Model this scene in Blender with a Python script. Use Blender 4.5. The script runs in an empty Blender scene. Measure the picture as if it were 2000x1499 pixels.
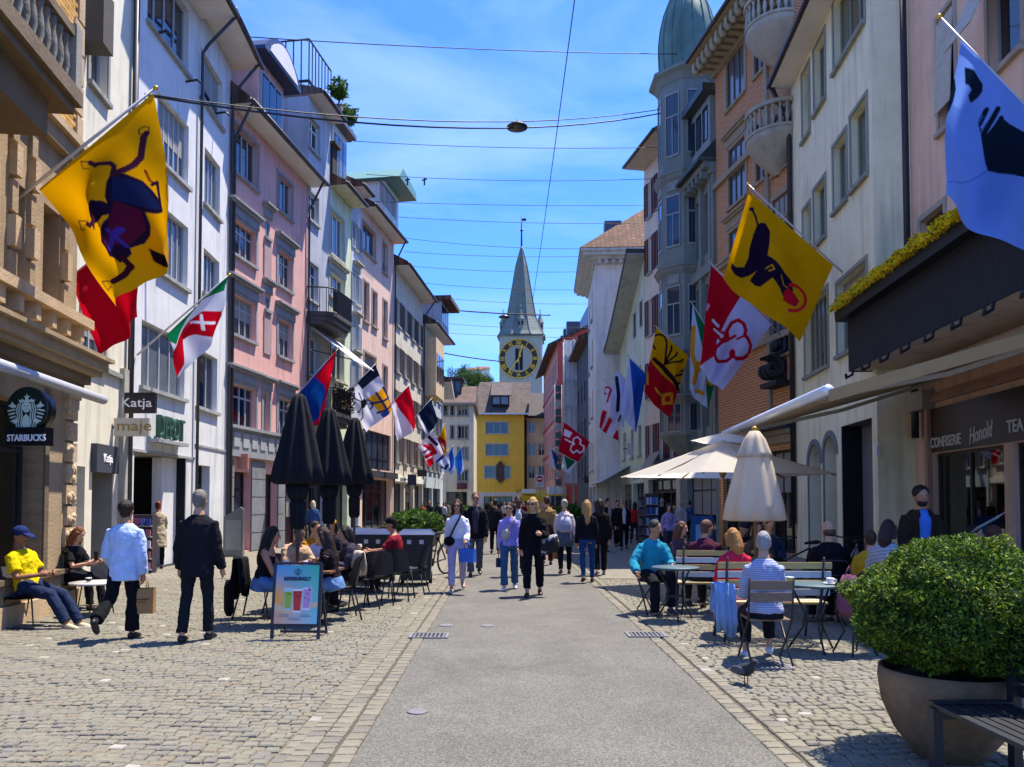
import bpy, bmesh, math, random
import numpy as np
from mathutils import Vector, Matrix, noise as mnoise
R = math.radians
random.seed(7)
rng = np.random.default_rng(7)
sc = bpy.context.scene
C = sc.collection

# ------------------------------------------------------------------ camera, sky, sun, exposure
CAM_H, FPX, CX, HY, TH = 1.63, 1500.0, 985.0, 982.0, R(2.0)
CY = HY - FPX * math.tan(TH)
cd = bpy.data.cameras.new('camera')
cd.sensor_width = 36; cd.lens = FPX / 2000 * 36
cd.shift_x = (1000 - CX) / 2000; cd.shift_y = (CY - 749.5) / 2000
cd.clip_start = 0.1; cd.clip_end = 3000
cam = bpy.data.objects.new('camera', cd); C.objects.link(cam)
cam.location = (0, 0, CAM_H); cam.rotation_euler = (R(90) + TH, 0, 0)
sc.camera = cam

SUN = Vector((0.44, 0.34, 1.45)).normalized()
w = bpy.data.worlds.new('World'); sc.world = w; w.use_nodes = True
nt = w.node_tree; nt.nodes.clear()
out = nt.nodes.new('ShaderNodeOutputWorld'); bg = nt.nodes.new('ShaderNodeBackground')
sky = nt.nodes.new('ShaderNodeTexSky'); sky.sky_type = 'NISHITA'; sky.sun_disc = False
sky.sun_elevation = math.asin(SUN.z); sky.sun_rotation = math.atan2(SUN.x, SUN.y)
sky.ozone_density = 2.2; sky.air_density = 1.0; sky.dust_density = 0.3
tc = nt.nodes.new('ShaderNodeTexCoord'); mp = nt.nodes.new('ShaderNodeMapping')
mp.inputs['Scale'].default_value = (1.0, 0.9, 4.2); mp.inputs['Rotation'].default_value = (0.25, 0.30, 0.2)
n1 = nt.nodes.new('ShaderNodeTexNoise'); n1.inputs['Scale'].default_value = 1.7
n1.inputs['Detail'].default_value = 9; n1.inputs['Roughness'].default_value = 0.58; n1.inputs['Distortion'].default_value = 0.6
rp = nt.nodes.new('ShaderNodeValToRGB'); rp.color_ramp.elements[0].position = 0.42; rp.color_ramp.elements[1].position = 0.80
rp.color_ramp.elements[1].color = (0.58, 0.58, 0.58, 1)
mx = nt.nodes.new('ShaderNodeMixRGB'); mx.inputs['Color2'].default_value = (1.6, 2.2, 3.2, 1)
hs = nt.nodes.new('ShaderNodeMixRGB'); hs.blend_type = 'MULTIPLY'; hs.inputs['Fac'].default_value = 1; hs.inputs['Color2'].default_value = (.195, .375, .77, 1)
L = nt.links.new
L(tc.outputs['Generated'], mp.inputs['Vector']); L(mp.outputs[0], n1.inputs['Vector'])
L(n1.outputs['Fac'], rp.inputs[0]); L(rp.outputs[0], mx.inputs['Fac'])
L(sky.outputs[0], hs.inputs['Color1']); L(hs.outputs[0], mx.inputs['Color1'])
L(mx.outputs[0], bg.inputs['Color']); L(bg.outputs[0], out.inputs[0])
bg.inputs['Strength'].default_value = 0.15
sl = bpy.data.lights.new('sun', 'SUN'); sl.energy = 3.2; sl.angle = R(0.6); sl.color = (1.0, 0.91, 0.78)
so = bpy.data.objects.new('sun', sl); C.objects.link(so)
so.rotation_euler = SUN.to_track_quat('Z', 'Y').to_euler(); so.location = (10, 10, 60)
sc.view_settings.view_transform = 'Standard'; sc.view_settings.look = 'None'
sc.view_settings.exposure = 1.68; sc.view_settings.gamma = 1.0
sc.view_settings.use_curve_mapping = False
sc.cycles.max_bounces = 8; sc.cycles.diffuse_bounces = 6; sc.cycles.glossy_bounces = 3
sc.cycles.use_denoising = True; sc.cycles.caustics_reflective = False; sc.cycles.caustics_refractive = False

# ------------------------------------------------------------------ helpers
def ray(px, py):
    s = (CY - py) / FPX; ct, st = math.cos(TH), math.sin(TH)
    h = (s * ct + st) / (ct - s * st)
    return (px - CX) / FPX * (ct + h * st), h           # x and z gained per metre of Y
def at(px, py, Y):
    a, h = ray(px, py); return Vector((a * Y, Y, CAM_H + h * Y))
def gx(px, Y): return at(px, HY, Y).x
def ground(px, py):
    a, h = ray(px, py); Y = -CAM_H / h; return Vector((a * Y, Y, 0))

def lin(h):
    if isinstance(h, str):
        h = h.lstrip('#'); h = h if len(h) == 6 else ''.join(c * 2 for c in h); h = [int(h[i:i+2], 16) / 255 for i in (0, 2, 4)]
        return tuple(c / 12.92 if c <= .04045 else ((c + .055) / 1.055) ** 2.4 for c in h)
    return tuple(h)

MATS = {}
def mat(col, rough=.8, var=.12, scale=4., bump=.0, bscale=60., metal=0., spec=.4, stretch=(1, 1, 1), trans=0., attr=False, stain=0.):
    key = (str(col), rough, var, scale, bump, bscale, metal, spec, stretch, trans, attr, stain)
    if key in MATS: return MATS[key]
    m = bpy.data.materials.new('mat'); m.use_nodes = True
    t = m.node_tree; N = t.nodes; K = t.links.new
    b = N['Principled BSDF']; c = lin(col)
    b.inputs['Roughness'].default_value = rough; b.inputs['Metallic'].default_value = metal
    b.inputs['Specular IOR Level'].default_value = spec
    src = None
    if attr:
        a = N.new('ShaderNodeAttribute'); a.attribute_name = 'Col'; src = a.outputs['Color']
    if var > 0 or bump > 0 or stain > 0:
        tx = N.new('ShaderNodeTexCoord'); mpn = N.new('ShaderNodeMapping'); mpn.inputs['Scale'].default_value = stretch
        K(tx.outputs['Object'], mpn.inputs['Vector'])
    if var > 0:
        no = N.new('ShaderNodeTexNoise'); no.inputs['Scale'].default_value = scale; no.inputs['Detail'].default_value = 8; no.inputs['Roughness'].default_value = .65
        K(mpn.outputs[0], no.inputs['Vector'])
        mr = N.new('ShaderNodeMapRange'); mr.inputs[1].default_value = .3; mr.inputs[2].default_value = .7
        mr.inputs[3].default_value = 1 - var; mr.inputs[4].default_value = 1 + var
        K(no.outputs['Fac'], mr.inputs[0])
        mu = N.new('ShaderNodeMixRGB'); mu.blend_type = 'MULTIPLY'; mu.inputs['Fac'].default_value = 1
        if src is not None: K(src, mu.inputs['Color1'])
        else: mu.inputs['Color1'].default_value = (*c, 1)
        K(mr.outputs[0], mu.inputs['Color2']); src = mu.outputs[0]
    if stain > 0:   # run marks: noise stretched down the wall, own shape
        m2 = N.new('ShaderNodeMapping'); m2.inputs['Scale'].default_value = (1.6, 1.6, .16)
        K(tx.outputs['Object'], m2.inputs['Vector'])
        ns = N.new('ShaderNodeTexNoise'); ns.inputs['Scale'].default_value = 2.2; ns.inputs['Detail'].default_value = 6
        K(m2.outputs[0], ns.inputs['Vector'])
        ms = N.new('ShaderNodeMapRange'); ms.inputs[1].default_value = .5; ms.inputs[2].default_value = .78
        ms.inputs[3].default_value = 1; ms.inputs[4].default_value = 1 - stain
        K(ns.outputs['Fac'], ms.inputs[0])
        mu2 = N.new('ShaderNodeMixRGB'); mu2.blend_type = 'MULTIPLY'; mu2.inputs['Fac'].default_value = 1
        if src is not None: K(src, mu2.inputs['Color1'])
        else: mu2.inputs['Color1'].default_value = (*c, 1)
        K(ms.outputs[0], mu2.inputs['Color2']); src = mu2.outputs[0]
    if src is not None: K(src, b.inputs['Base Color'])
    else: b.inputs['Base Color'].default_value = (*c, 1)
    if bump > 0:
        nb = N.new('ShaderNodeTexNoise'); nb.inputs['Scale'].default_value = bscale; nb.inputs['Detail'].default_value = 4
        K(mpn.outputs[0], nb.inputs['Vector'])
        bp = N.new('ShaderNodeBump'); bp.inputs['Strength'].default_value = bump; bp.inputs['Distance'].default_value = .02
        K(nb.outputs['Fac'], bp.inputs['Height']); K(bp.outputs[0], b.inputs['Normal'])
    if trans > 0:
        tr = N.new('ShaderNodeBsdfTranslucent'); ms_ = N.new('ShaderNodeMixShader'); ms_.inputs[0].default_value = trans
        if src is not None: K(src, tr.inputs['Color'])
        else: tr.inputs['Color'].default_value = (*c, 1)
        o = N['Material Output']; K(b.outputs[0], ms_.inputs[1]); K(tr.outputs[0], ms_.inputs[2]); K(ms_.outputs[0], o.inputs[0])
    MATS[key] = m
    return m

def lighter(col, k):
    if not isinstance(col, str): return col
    return tuple(min(.8, c * k) for c in lin(col))
def plaster(col, stain=.34): return mat(lighter(col, 1.42), .92, .10, 1.3, .25, 45, stain=stain)
def stone(col, var=.16): return mat(col, .9, var, 2.5, .5, 25, stain=.25)
def paint(col, rough=.45): return mat(col, rough, .05, 8)
def cloth(col, var=.16): return mat(col, .9, var, 9, .75, 16, spec=.15)
def metalm(col='#2a2c30', rough=.45): return mat(col, rough, .08, 10, spec=.5)

def glassm(tint='#1b2531', rough=.04):
    key = ('glass', tint, rough)
    if key in MATS: return MATS[key]
    m = bpy.data.materials.new('glass'); m.use_nodes = True
    t = m.node_tree; b = t.nodes['Principled BSDF']; K = t.links.new
    tx = t.nodes.new('ShaderNodeTexCoord'); no = t.nodes.new('ShaderNodeTexNoise'); no.inputs['Scale'].default_value = 2.0
    K(tx.outputs['Object'], no.inputs['Vector'])
    c = lin(tint); cr = t.nodes.new('ShaderNodeMixRGB')
    cr.inputs['Color1'].default_value = (*[x * .6 for x in c], 1); cr.inputs['Color2'].default_value = (*[x * 1.5 for x in c], 1)
    K(no.outputs['Fac'], cr.inputs['Fac']); K(cr.outputs[0], b.inputs['Base Color'])
    bp = t.nodes.new('ShaderNodeBump'); bp.inputs['Strength'].default_value = .05; bp.inputs['Distance'].default_value = .02
    K(no.outputs['Fac'], bp.inputs['Height']); K(bp.outputs[0], b.inputs['Normal'])
    b.inputs['Roughness'].default_value = rough; b.inputs['Specular IOR Level'].default_value = .75
    MATS[key] = m; return m

def clearglass():
    if 'clear' in MATS: return MATS['clear']
    m = bpy.data.materials.new('clear_glass'); m.use_nodes = True; t = m.node_tree; N = t.nodes; N.clear()
    o = N.new('ShaderNodeOutputMaterial'); mx_ = N.new('ShaderNodeMixShader'); tr = N.new('ShaderNodeBsdfTransparent'); gl = N.new('ShaderNodeBsdfGlossy'); fr = N.new('ShaderNodeFresnel')
    fr.inputs[0].default_value = 1.9; gl.inputs['Roughness'].default_value = .02; tr.inputs[0].default_value = (.75, .8, .8, 1); K = t.links.new
    K(fr.outputs[0], mx_.inputs[0]); K(tr.outputs[0], mx_.inputs[1]); K(gl.outputs[0], mx_.inputs[2]); K(mx_.outputs[0], o.inputs[0]); MATS['clear'] = m; return m
def emit(col, k):
    key = ('emit', col, k)
    if key not in MATS:
        m = bpy.data.materials.new('lamp'); m.use_nodes = True; b = m.node_tree.nodes['Principled BSDF']; b.inputs['Emission Color'].default_value = (*lin(col), 1); b.inputs['Emission Strength'].default_value = k; MATS[key] = m
    return MATS[key]

class MB:
    def __init__(s): s.v = []; s.f = []; s.mi = []; s.sm = []
    def face(s, pts, m=0, sm=False):
        i = len(s.v); s.v += [tuple(p) for p in pts]; s.f.append(tuple(range(i, i + len(pts)))); s.mi.append(m); s.sm.append(sm)
    def mesh(s, vs, fs, m=0, sm=False):
        i = len(s.v); s.v += [tuple(p) for p in vs]
        for f in fs: s.f.append(tuple(i + k for k in f)); s.mi.append(m); s.sm.append(sm)
        return s
    def box(s, x0, x1, y0, y1, z0, z1, m=0, T=None):
        vs = [Vector(p) for p in ((x0,y0,z0),(x1,y0,z0),(x1,y1,z0),(x0,y1,z0),(x0,y0,z1),(x1,y0,z1),(x1,y1,z1),(x0,y1,z1))]
        if T is not None: vs = [T @ p for p in vs]
        return s.mesh(vs, [(0,3,2,1),(4,5,6,7),(0,1,5,4),(1,2,6,5),(2,3,7,6),(3,0,4,7)], m)
    def bar(s, a, b, w, h=None, m=0, up=(0,0,1)):
        a, b = Vector(a), Vector(b); h = h or w; d = b - a; l = d.length
        if l < 1e-6: return s
        d.normalize(); u = Vector(up); x = d.cross(u)
        if x.length < 1e-4: x = d.cross(Vector((1, 0, 0)))
        x.normalize(); z = x.cross(d); T = Matrix((x, d, z)).transposed().to_4x4(); T.translation = a
        return s.box(-w/2, w/2, 0, l, -h/2, h/2, m, T)
    def tube(s, pts, r, n=8, m=0, sm=True, cap=True, ell=None):
        pts = [Vector(p) for p in pts]; k = len(pts)
        rs = r if isinstance(r, (list, tuple)) else [r] * k
        t0 = (pts[1] - pts[0]).normalized(); ref = Vector((1, 0, 0)) if abs(t0.x) < .9 else Vector((0, 1, 0))
        vs = []
        for i, p in enumerate(pts):
            t = (pts[min(i+1, k-1)] - pts[max(i-1, 0)]).normalized()
            x = (ref - t * ref.dot(t)).normalized(); y = t.cross(x); ref = x
            ex, ey = ell[i] if ell else (1, 1)
            for j in range(n):
                a = 2 * math.pi * j / n
                vs.append(p + x * (math.cos(a) * rs[i] * ex) + y * (math.sin(a) * rs[i] * ey))
        fs = [(i*n+j, i*n+(j+1) % n, (i+1)*n+(j+1) % n, (i+1)*n+j) for i in range(k-1) for j in range(n)]
        if cap: fs += [tuple(range(n-1, -1, -1)), tuple(range((k-1)*n, k*n))]
        return s.mesh(vs, fs, m, sm)
    def rings(s, rings, n=12, m=0, sm=True, cap=True):       # rings: (centre, ax, ay) with ax, ay vectors
        vs = []
        for c, ax, ay in rings:
            for j in range(n):
                a = 2 * math.pi * j / n; vs.append(Vector(c) + Vector(ax) * math.cos(a) + Vector(ay) * math.sin(a))
        k = len(rings)
        fs = [(i*n+j, i*n+(j+1) % n, (i+1)*n+(j+1) % n, (i+1)*n+j) for i in range(k-1) for j in range(n)]
        if cap: fs += [tuple(range(n-1, -1, -1)), tuple(range((k-1)*n, k*n))]
        return s.mesh(vs, fs, m, sm)
    def lathe(s, prof, n=24, c=(0, 0, 0), m=0, sm=True):
        return s.rings([((c[0], c[1], c[2] + z), (max(r, 1e-4), 0, 0), (0, max(r, 1e-4), 0)) for r, z in prof], n, m, sm)
    def ball(s, c, rx, ry=None, rz=None, n=12, k=8, m=0, T=None):
        ry = ry or rx; rz = rz or rx; c = Vector(c); T = T or Matrix.Identity(3); rr = []
        for i in range(k + 1):
            a = math.pi * i / k - math.pi / 2; q = max(math.cos(a), .02)
            rr.append((c + T @ Vector((0, 0, rz * math.sin(a))), T @ Vector((rx * q, 0, 0)), T @ Vector((0, ry * q, 0))))
        return s.rings(rr, n, m)
    def prism(s, poly, y0, y1, m=0):     # polygon in x,z pushed along y (front at y0, counter-clockwise seen from -y)
        n = len(poly); vs = [(x, y0, z) for x, z in poly] + [(x, y1, z) for x, z in poly]
        fs = [tuple(range(n)), tuple(range(2*n-1, n-1, -1))] + [(i, i+n, (i+1) % n + n, (i+1) % n) for i in range(n)]
        return s.mesh(vs, fs, m)
    def data(s, name='mesh'):
        me = bpy.data.meshes.new(name); me.from_pydata([tuple(v) for v in s.v], [], s.f)
        me.polygons.foreach_set('material_index', s.mi); me.polygons.foreach_set('use_smooth', s.sm); me.update()
        return me
    def build(s, name, mats, parent=None, loc=None, rot=None, flip=False):
        me = s.data(name)
        if flip or True:
            bm = bmesh.new(); bm.from_mesh(me); bmesh.ops.recalc_face_normals(bm, faces=bm.faces); bm.to_mesh(me); bm.free()
        return link(name, me, mats, parent, loc, rot)

def link(name, me, mats=None, parent=None, loc=None, rot=None):
    if mats is not None and not len(me.materials):
        for m in (mats if isinstance(mats, (list, tuple)) else [mats]): me.materials.append(m)
    o = bpy.data.objects.new(name, me); C.objects.link(o)
    if parent is not None: o.parent = parent
    if loc is not None: o.location = loc
    if rot is not None: o.rotation_euler = rot
    return o
def thing(name, label, cat, loc=(0, 0, 0), rz=0, group=None):
    o = bpy.data.objects.new(name, None); C.objects.link(o); o.location = loc; o.rotation_euler = (0, 0, rz)
    o.empty_display_size = .1
    return tag(o, label, cat, group)
def tag(o, label, cat, group=None):
    o['label'] = label; o['category'] = cat
    if group: o['group'] = group
    return o
def struct(o): o['kind'] = 'structure'; return o
def stuff(o): o['kind'] = 'stuff'; return o
def copy_tree(o, parent=None):
    c = o.copy(); C.objects.link(c); c.parent = parent
    for ch in list(o.children): copy_tree(ch, c)
    return c
def text(name, s, size, m, parent=None, loc=(0, 0, 0), rot=(R(90), 0, 0), ext=.006, align='LEFT', sx=1., shear=0., bold=0.):
    cu = bpy.data.curves.new(name, 'FONT'); cu.body = s; cu.size = size; cu.extrude = ext; cu.align_x = align; cu.resolution_u = 2
    cu.shear = shear; cu.offset = bold
    t = bpy.data.objects.new('tmp_text', cu); me = bpy.data.meshes.new_from_object(t)
    bpy.data.objects.remove(t); o = link(name, me, m, parent, loc, rot); o.scale = (sx, 1, 1)
    return o

# flat print on a sheet: cells of a grid coloured by shapes given in photo-like 2-D coordinates
def shade_cells(P, base, paints):
    col = np.tile(np.array(lin(base)), (len(P), 1)) if not callable(base) else base(P)
    x, y = P[:, 0], P[:, 1]
    for c, kind, *a in paints:
        c = np.array(lin(c))
        if kind == 'p':
            q = a[0]; ins = np.zeros(len(P), bool); j = len(q) - 1
            for i in range(len(q)):
                xi, yi = q[i]; xj, yj = q[j]
                if yi != yj:
                    hit = ((yi > y) != (yj > y)) & (x < (xj - xi) * (y - yi) / (yj - yi) + xi); ins ^= hit
                j = i
        elif kind == 'l':
            q, wd = a; ins = np.zeros(len(P), bool)
            for (x0, y0), (x1, y1) in zip(q[:-1], q[1:]):
                dx, dy = x1 - x0, y1 - y0; t = np.clip(((x - x0) * dx + (y - y0) * dy) / max(dx*dx + dy*dy, 1e-9), 0, 1)
                ins |= (x - x0 - t * dx) ** 2 + (y - y0 - t * dy) ** 2 < (wd / 2) ** 2
        elif kind == 'e':
            ex, ey, rx, ry = a; ins = ((x - ex) / rx) ** 2 + ((y - ey) / ry) ** 2 < 1
        elif kind == 'r':
            ex, ey, rad, wd = a; d = np.hypot(x - ex, y - ey); ins = abs(d - rad) < wd / 2
        col[ins] = c
    return col
def painted(name, n, m, pos, pix, base, paints, material, parent, disc=None):
    """pos(u,v)->3-D, pix(U,V)->2-D arrays for colouring"""
    u = np.linspace(0, 1, n + 1); v = np.linspace(0, 1, m + 1)
    verts = [pos(a, b) for b in v for a in u]
    uc = (u[:-1] + u[1:]) / 2; vc = (v[:-1] + v[1:]) / 2; U, V = np.meshgrid(uc, vc)
    col = 0
    for du in (-.33, 0, .33):
        for dv in (-.33, 0, .33): col = col + shade_cells(pix(U.ravel() + du / n, V.ravel() + dv / m), base, paints) / 9
    faces = []; keep = []
    for j in range(m):
        for i in range(n):
            k = j * n + i
            if disc and not disc(uc[i], vc[j]): continue
            a = j * (n + 1) + i; faces.append((a, a + 1, a + n + 2, a + n + 1)); keep.append(k)
    me = bpy.data.meshes.new(name); me.from_pydata([tuple(p) for p in verts], [], faces)
    at_ = me.color_attributes.new('Col', 'FLOAT_COLOR', 'CORNER')
    c4 = np.ones((len(keep), 4, 4), np.float32); c4[:, :, :3] = col[keep][:, None, :]
    at_.data.foreach_set('color', c4.ravel()); me.polygons.foreach_set('use_smooth', [True] * len(faces)); me.update()
    return link(name, me, material, parent)
# ------------------------------------------------------------------ building kit
_cache = {}
GLASS = glassm('#1d2833'); GLASS2 = glassm('#2b3846'); GLASS3 = glassm('#10161d'); GLASSW = glassm('#59636b', .12); GLASSC = glassm('#59626a', .2)
def cached(key, fn):
    if key not in _cache: _cache[key] = fn()
    return _cache[key]
BLIND = mat('#8f8d86', .8, .1, 3)
def rd(x): return round(x / .02) * .02

class Bld:
    def __init__(s, name, label, P0, P1, H, wm, depth=8., cat='building'):
        P0, P1 = Vector(P0), Vector(P1); d = P1 - P0
        s.P0, s.W, s.H, s.D, s.wm = P0, d.length, H, depth, wm
        s.d = d.normalized(); s.n = Vector((-s.d.y, s.d.x))
        s.root = thing(name, label, cat, (P0.x, P0.y, 0), math.atan2(d.y, d.x))
        s.op = []
    def uz(s, px, py, proj=0.):
        a, h = ray(px, py); P = s.P0 - s.n * proj
        Y = P.dot(s.n) / (a * s.n.x + s.n.y)
        return Vector((a * Y, Y)).dot(s.d) - s.P0.dot(s.d), CAM_H + h * Y
    def hole(s, u0, u1, z0, z1, rv=.18): s.op.append((u0, u1, z0, z1, rv))
    def win(s, px0, px1, yT, yB, **k):
        u0, zT = s.uz(px0, yT); _, zB = s.uz(px0, yB); u1, _ = s.uz(px1, yT)
        return s.w(u0, u1, zB, zT, **k)
    def w(s, u0, u1, z0, z1, n=2, t=None, fm=None, gm=None, sur=None, sill=None, ped=None, sh=None, rv=.18, fw=.055, lattice=0, box=None, name='window'):
        u0, z0 = max(u0, .04), max(z0, .0); u1 = min(u1, s.W - .04)
        W, H = rd(u1 - u0), rd(z1 - z0)
        if W < .1 or H < .1: return None
        s.hole(u0, u0 + W, z0, z0 + H, rv)
        fm = fm or FR_GREY; gm = gm or random.choice((GLASS, GLASS, GLASS2, GLASS2, GLASSC, GLASS3))
        def mk():
            b = MB(); f = fw; y0, y1 = rv - .07, rv
            b.box(0, f, y0, y1, 0, H); b.box(W - f, W, y0, y1, 0, H); b.box(f, W - f, y0, y1, 0, f); b.box(f, W - f, y0, y1, H - f, H)
            iw = W - 2 * f
            for i in range(1, n): x = f + iw * i / n; b.box(x - f * .5, x + f * .5, y0 + .002, y1, f, H - f)
            if t:
                for i in range(n): b.box(f + iw * i / n + f * .5, f + iw * (i + 1) / n - f * .5, y0 + .004, y1, H * t - f * .5, H * t + f * .5)
            return b.data('window')
        me = cached(('f', W, H, n, t, rv, fw, id(fm)), mk)
        o = link(name, me, fm, s.root, (u0, 0, z0))
        iw = W - 2 * fw; zs = [(fw, H - fw)] if not t else [(fw, H * t - fw * .5), (H * t + fw * .5, H - fw)]
        pw = iw / n
        for a, c in zs:
            def mp_():
                b = MB(); b.box(.0, pw - fw, rv - .035, rv - .02, 0, c - a); return b.data('pane')
            pm = cached(('p', round(pw, 3), round(c - a, 3), rv, fw, id(gm)), mp_)
            for i in range(n): link('pane', pm, gm, o, (fw + pw * i + fw * .5, 0, a))
        if W > .4 and random.random() < .16:
            bh = rd(H * random.uniform(.25, .6))
            link('blind', cached(('bl', W, bh, rv, fw), lambda: MB().box(fw + .01, W - fw - .01, rv - .055, rv - .04, -bh, 0).data('blind')), BLIND, o, (0, 0, H - fw))
        if sill:
            link('sill', cached(('s', W, id(sill)), lambda: MB().box(-.08, W + .08, -.1, .0, -.1, -.005).data('sill')), sill, o)
        if sur:
            sw, sm = sur
            def ms():
                b = MB(); b.box(-sw, 0, -.03, .0, 0, H); b.box(W, W + sw, -.03, .0, 0, H); b.box(-sw, W + sw, -.033, 0, H, H + sw); return b.data('surround')
            link('surround', cached(('u', W, H, sw, id(sm)), ms), sm, o)
        if ped:
            def mpd():
                b = MB(); b.box(-.14, W + .14, -.07, 0, H + .12, H + .42); b.box(-.2, W + .2, -.16, 0, H + .42, H + .5)
                b.box(-.25, W + .25, -.23, 0, H + .5, H + .57); return b.data('cornice')
            link('cornice', cached(('d', W, H, id(ped)), mpd), ped, o)
        if sh:
            def msh():
                b = MB(); q = .42 if W < .9 else W / 2; b.box(0, .045, 0, .04, 0, H); b.box(q - .045, q, 0, .04, 0, H)
                b.box(.045, q - .045, 0, .04, 0, .06); b.box(.045, q - .045, 0, .04, H - .06, H)
                k = int(H / .085)
                for i in range(k):
                    z = .06 + (H - .12) * i / k; b.mesh([(.045, 0, z), (q - .045, 0, z), (q - .045, .035, z + .06), (.045, .035, z + .06), (.045, .006, z - .006), (q - .045, .006, z - .006), (q - .045, .04, z + .054), (.045, .04, z + .054)], [(0,1,2,3),(7,6,5,4),(0,4,5,1),(2,6,7,3)])
                return b.data('shutter')
            q = .42 if W < .9 else W / 2
            m_ = cached(('h', W, H, id(sh)), msh)
            link('shutter', m_, sh, o, (-q - .02, -.05, 0)); link('shutter', m_, sh, o, (W + .02, -.05, 0))
        if box:
            link('planter_box', cached(('b', W, id(box)), lambda: MB().box(0, W, -.3, -.1, .0, .2).data('planter_box')), box, o)
        return o
    def grid(s, cols, rows, wd, ht, **k):
        for z in rows:
            for u in cols: s.w(u - wd / 2, u + wd / 2, z, z + ht, **k)
    def band(s, z0, z1, proj, m, name='cornice', u0=None, u1=None, parent=None):
        u0 = 0 if u0 is None else u0; u1 = s.W if u1 is None else u1
        return MB().box(u0, u1, -proj, 0.05, z0, z1).build(name, m, parent or s.root)
    def blk(s, px0, px1, yT, yB, proj, m, name, base=0.):
        u0, zT = s.uz(px0, yT); _, zB = s.uz(px0, yB); u1, _ = s.uz(px1, yT)
        return MB().box(u0, u1, -proj, -base + .02, zB, zT).build(name, m, s.root)
    def pt(s, u, z, y=0.):
        q = s.P0 + s.d * u + s.n * y; return Vector((q.x, q.y, z))
    def wall(s, mats=None):
        us = sorted({0., s.W, *[round(v, 4) for o in s.op for v in o[:2]]}); zs = sorted({0., s.H, *[round(v, 4) for o in s.op for v in o[2:4]]})
        us = [u for u in us if 0 <= u <= s.W]; zs = [z for z in zs if 0 <= z <= s.H]; b = MB()
        ops = [(round(o[0], 4), round(o[1], 4), round(o[2], 4), round(o[3], 4), o[4]) for o in s.op]
        for i in range(len(us) - 1):
            for j in range(len(zs) - 1):
                um, zm = (us[i] + us[i+1]) / 2, (zs[j] + zs[j+1]) / 2
                if any(o[0] < um < o[1] and o[2] < zm < o[3] for o in ops): continue
                b.face([(us[i], 0, zs[j]), (us[i+1], 0, zs[j]), (us[i+1], 0, zs[j+1]), (us[i], 0, zs[j+1])])
        for u0, u1, z0, z1, r in ops:
            b.face([(u0,0,z0),(u1,0,z0),(u1,r,z0),(u0,r,z0)]); b.face([(u0,0,z1),(u0,r,z1),(u1,r,z1),(u1,0,z1)])
            b.face([(u0,0,z0),(u0,r,z0),(u0,r,z1),(u0,0,z1)]); b.face([(u1,0,z0),(u1,0,z1),(u1,r,z1),(u1,r,z0)])
        W, D, H = s.W, s.D, s.H
        b.face([(0,0,0),(0,0,H),(0,D,H),(0,D,0)]); b.face([(W,0,0),(W,D,0),(W,D,H),(W,0,H)])
        b.face([(0,D,0),(0,D,H),(W,D,H),(W,D,0)]); b.face([(0,0,H),(W,0,H),(W,D,H),(0,D,H)])
        return link('wall', b.data('wall'), s.wm, s.root)
    def roof(s, over, rise, m, soffit=None, thick=.2, gut=None, o0=.0, o1=.0, run=None, name='roof'):
        H, W = s.H, s.W; run = run or s.D / 2; b = MB()
        prof = [(-over, H + .02), (-over, H + .02 + thick), (run, H + .02 + thick + rise), (s.D, H + .1), (s.D, H + .02)]
        vs = [(-o0, y, z) for y, z in prof] + [(W + o1, y, z) for y, z in prof]; k = len(prof)
        b.mesh(vs, [(0, 1, k+1, k)], 1); b.mesh(vs, [(1, 2, k+2, k+1), (2, 3, k+3, k+2), (3, 4, k+4, k+3), (0, 4, 3, 2, 1), (k, k+1, k+2, k+3, k+4)], 0)
        b.mesh(vs, [(4, 0, k, k+4)], 1)
        r = b.build(name, [m, soffit or m], s.root)
        if gut: MB().tube([(-o0, -over - .06, H + .1), (W + o1, -over - .06, H + .1)], .075, 8).build('gutter', gut, r)
        return r
    def pipe(s, u, z0, z1, m, off=.1, r=.045, bend=None):
        pts = [(u, -off, z0), (u, -off, z1)]
        if bend: pts = [(u, -off, z0), (u, -off, s.H - 1.0), (u, -off - .15, s.H - .75), (u, -bend, s.H + .05)]
        return MB().tube(pts, r, 8).build('downpipe', m, s.root)
    def shop(s, u0, u1, z0, z1, n=2, t=.78, fm=None, gm=None, rv=.3):
        return s.w(u0, u1, z0, z1, n=n, t=t, fm=fm or FR_DARK, gm=gm or GLASS3, rv=rv, fw=.08, name='shop_window')
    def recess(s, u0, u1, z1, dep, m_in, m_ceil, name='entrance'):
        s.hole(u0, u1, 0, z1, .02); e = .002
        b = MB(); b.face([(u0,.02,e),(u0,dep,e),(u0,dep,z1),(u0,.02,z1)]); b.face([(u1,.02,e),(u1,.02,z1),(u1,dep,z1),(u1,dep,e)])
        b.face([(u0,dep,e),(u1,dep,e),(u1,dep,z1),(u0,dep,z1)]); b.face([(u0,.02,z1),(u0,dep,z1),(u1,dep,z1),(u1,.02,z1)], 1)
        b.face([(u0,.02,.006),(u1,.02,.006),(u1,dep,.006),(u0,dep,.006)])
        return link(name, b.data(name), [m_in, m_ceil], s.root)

FR_GREY = paint('#a7abb0'); FR_WHITE = paint('#dedfdd'); FR_DARK = paint('#23262a'); FR_BROWN = paint('#5b4a40'); FR_OLIVE = paint('#8c8f7f')
FR_STONE = stone('#9a9c9b', .1); DARKIN = mat('#15161a', .9, .3, 2); PIPE = metalm('#33363f', .5)

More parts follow.
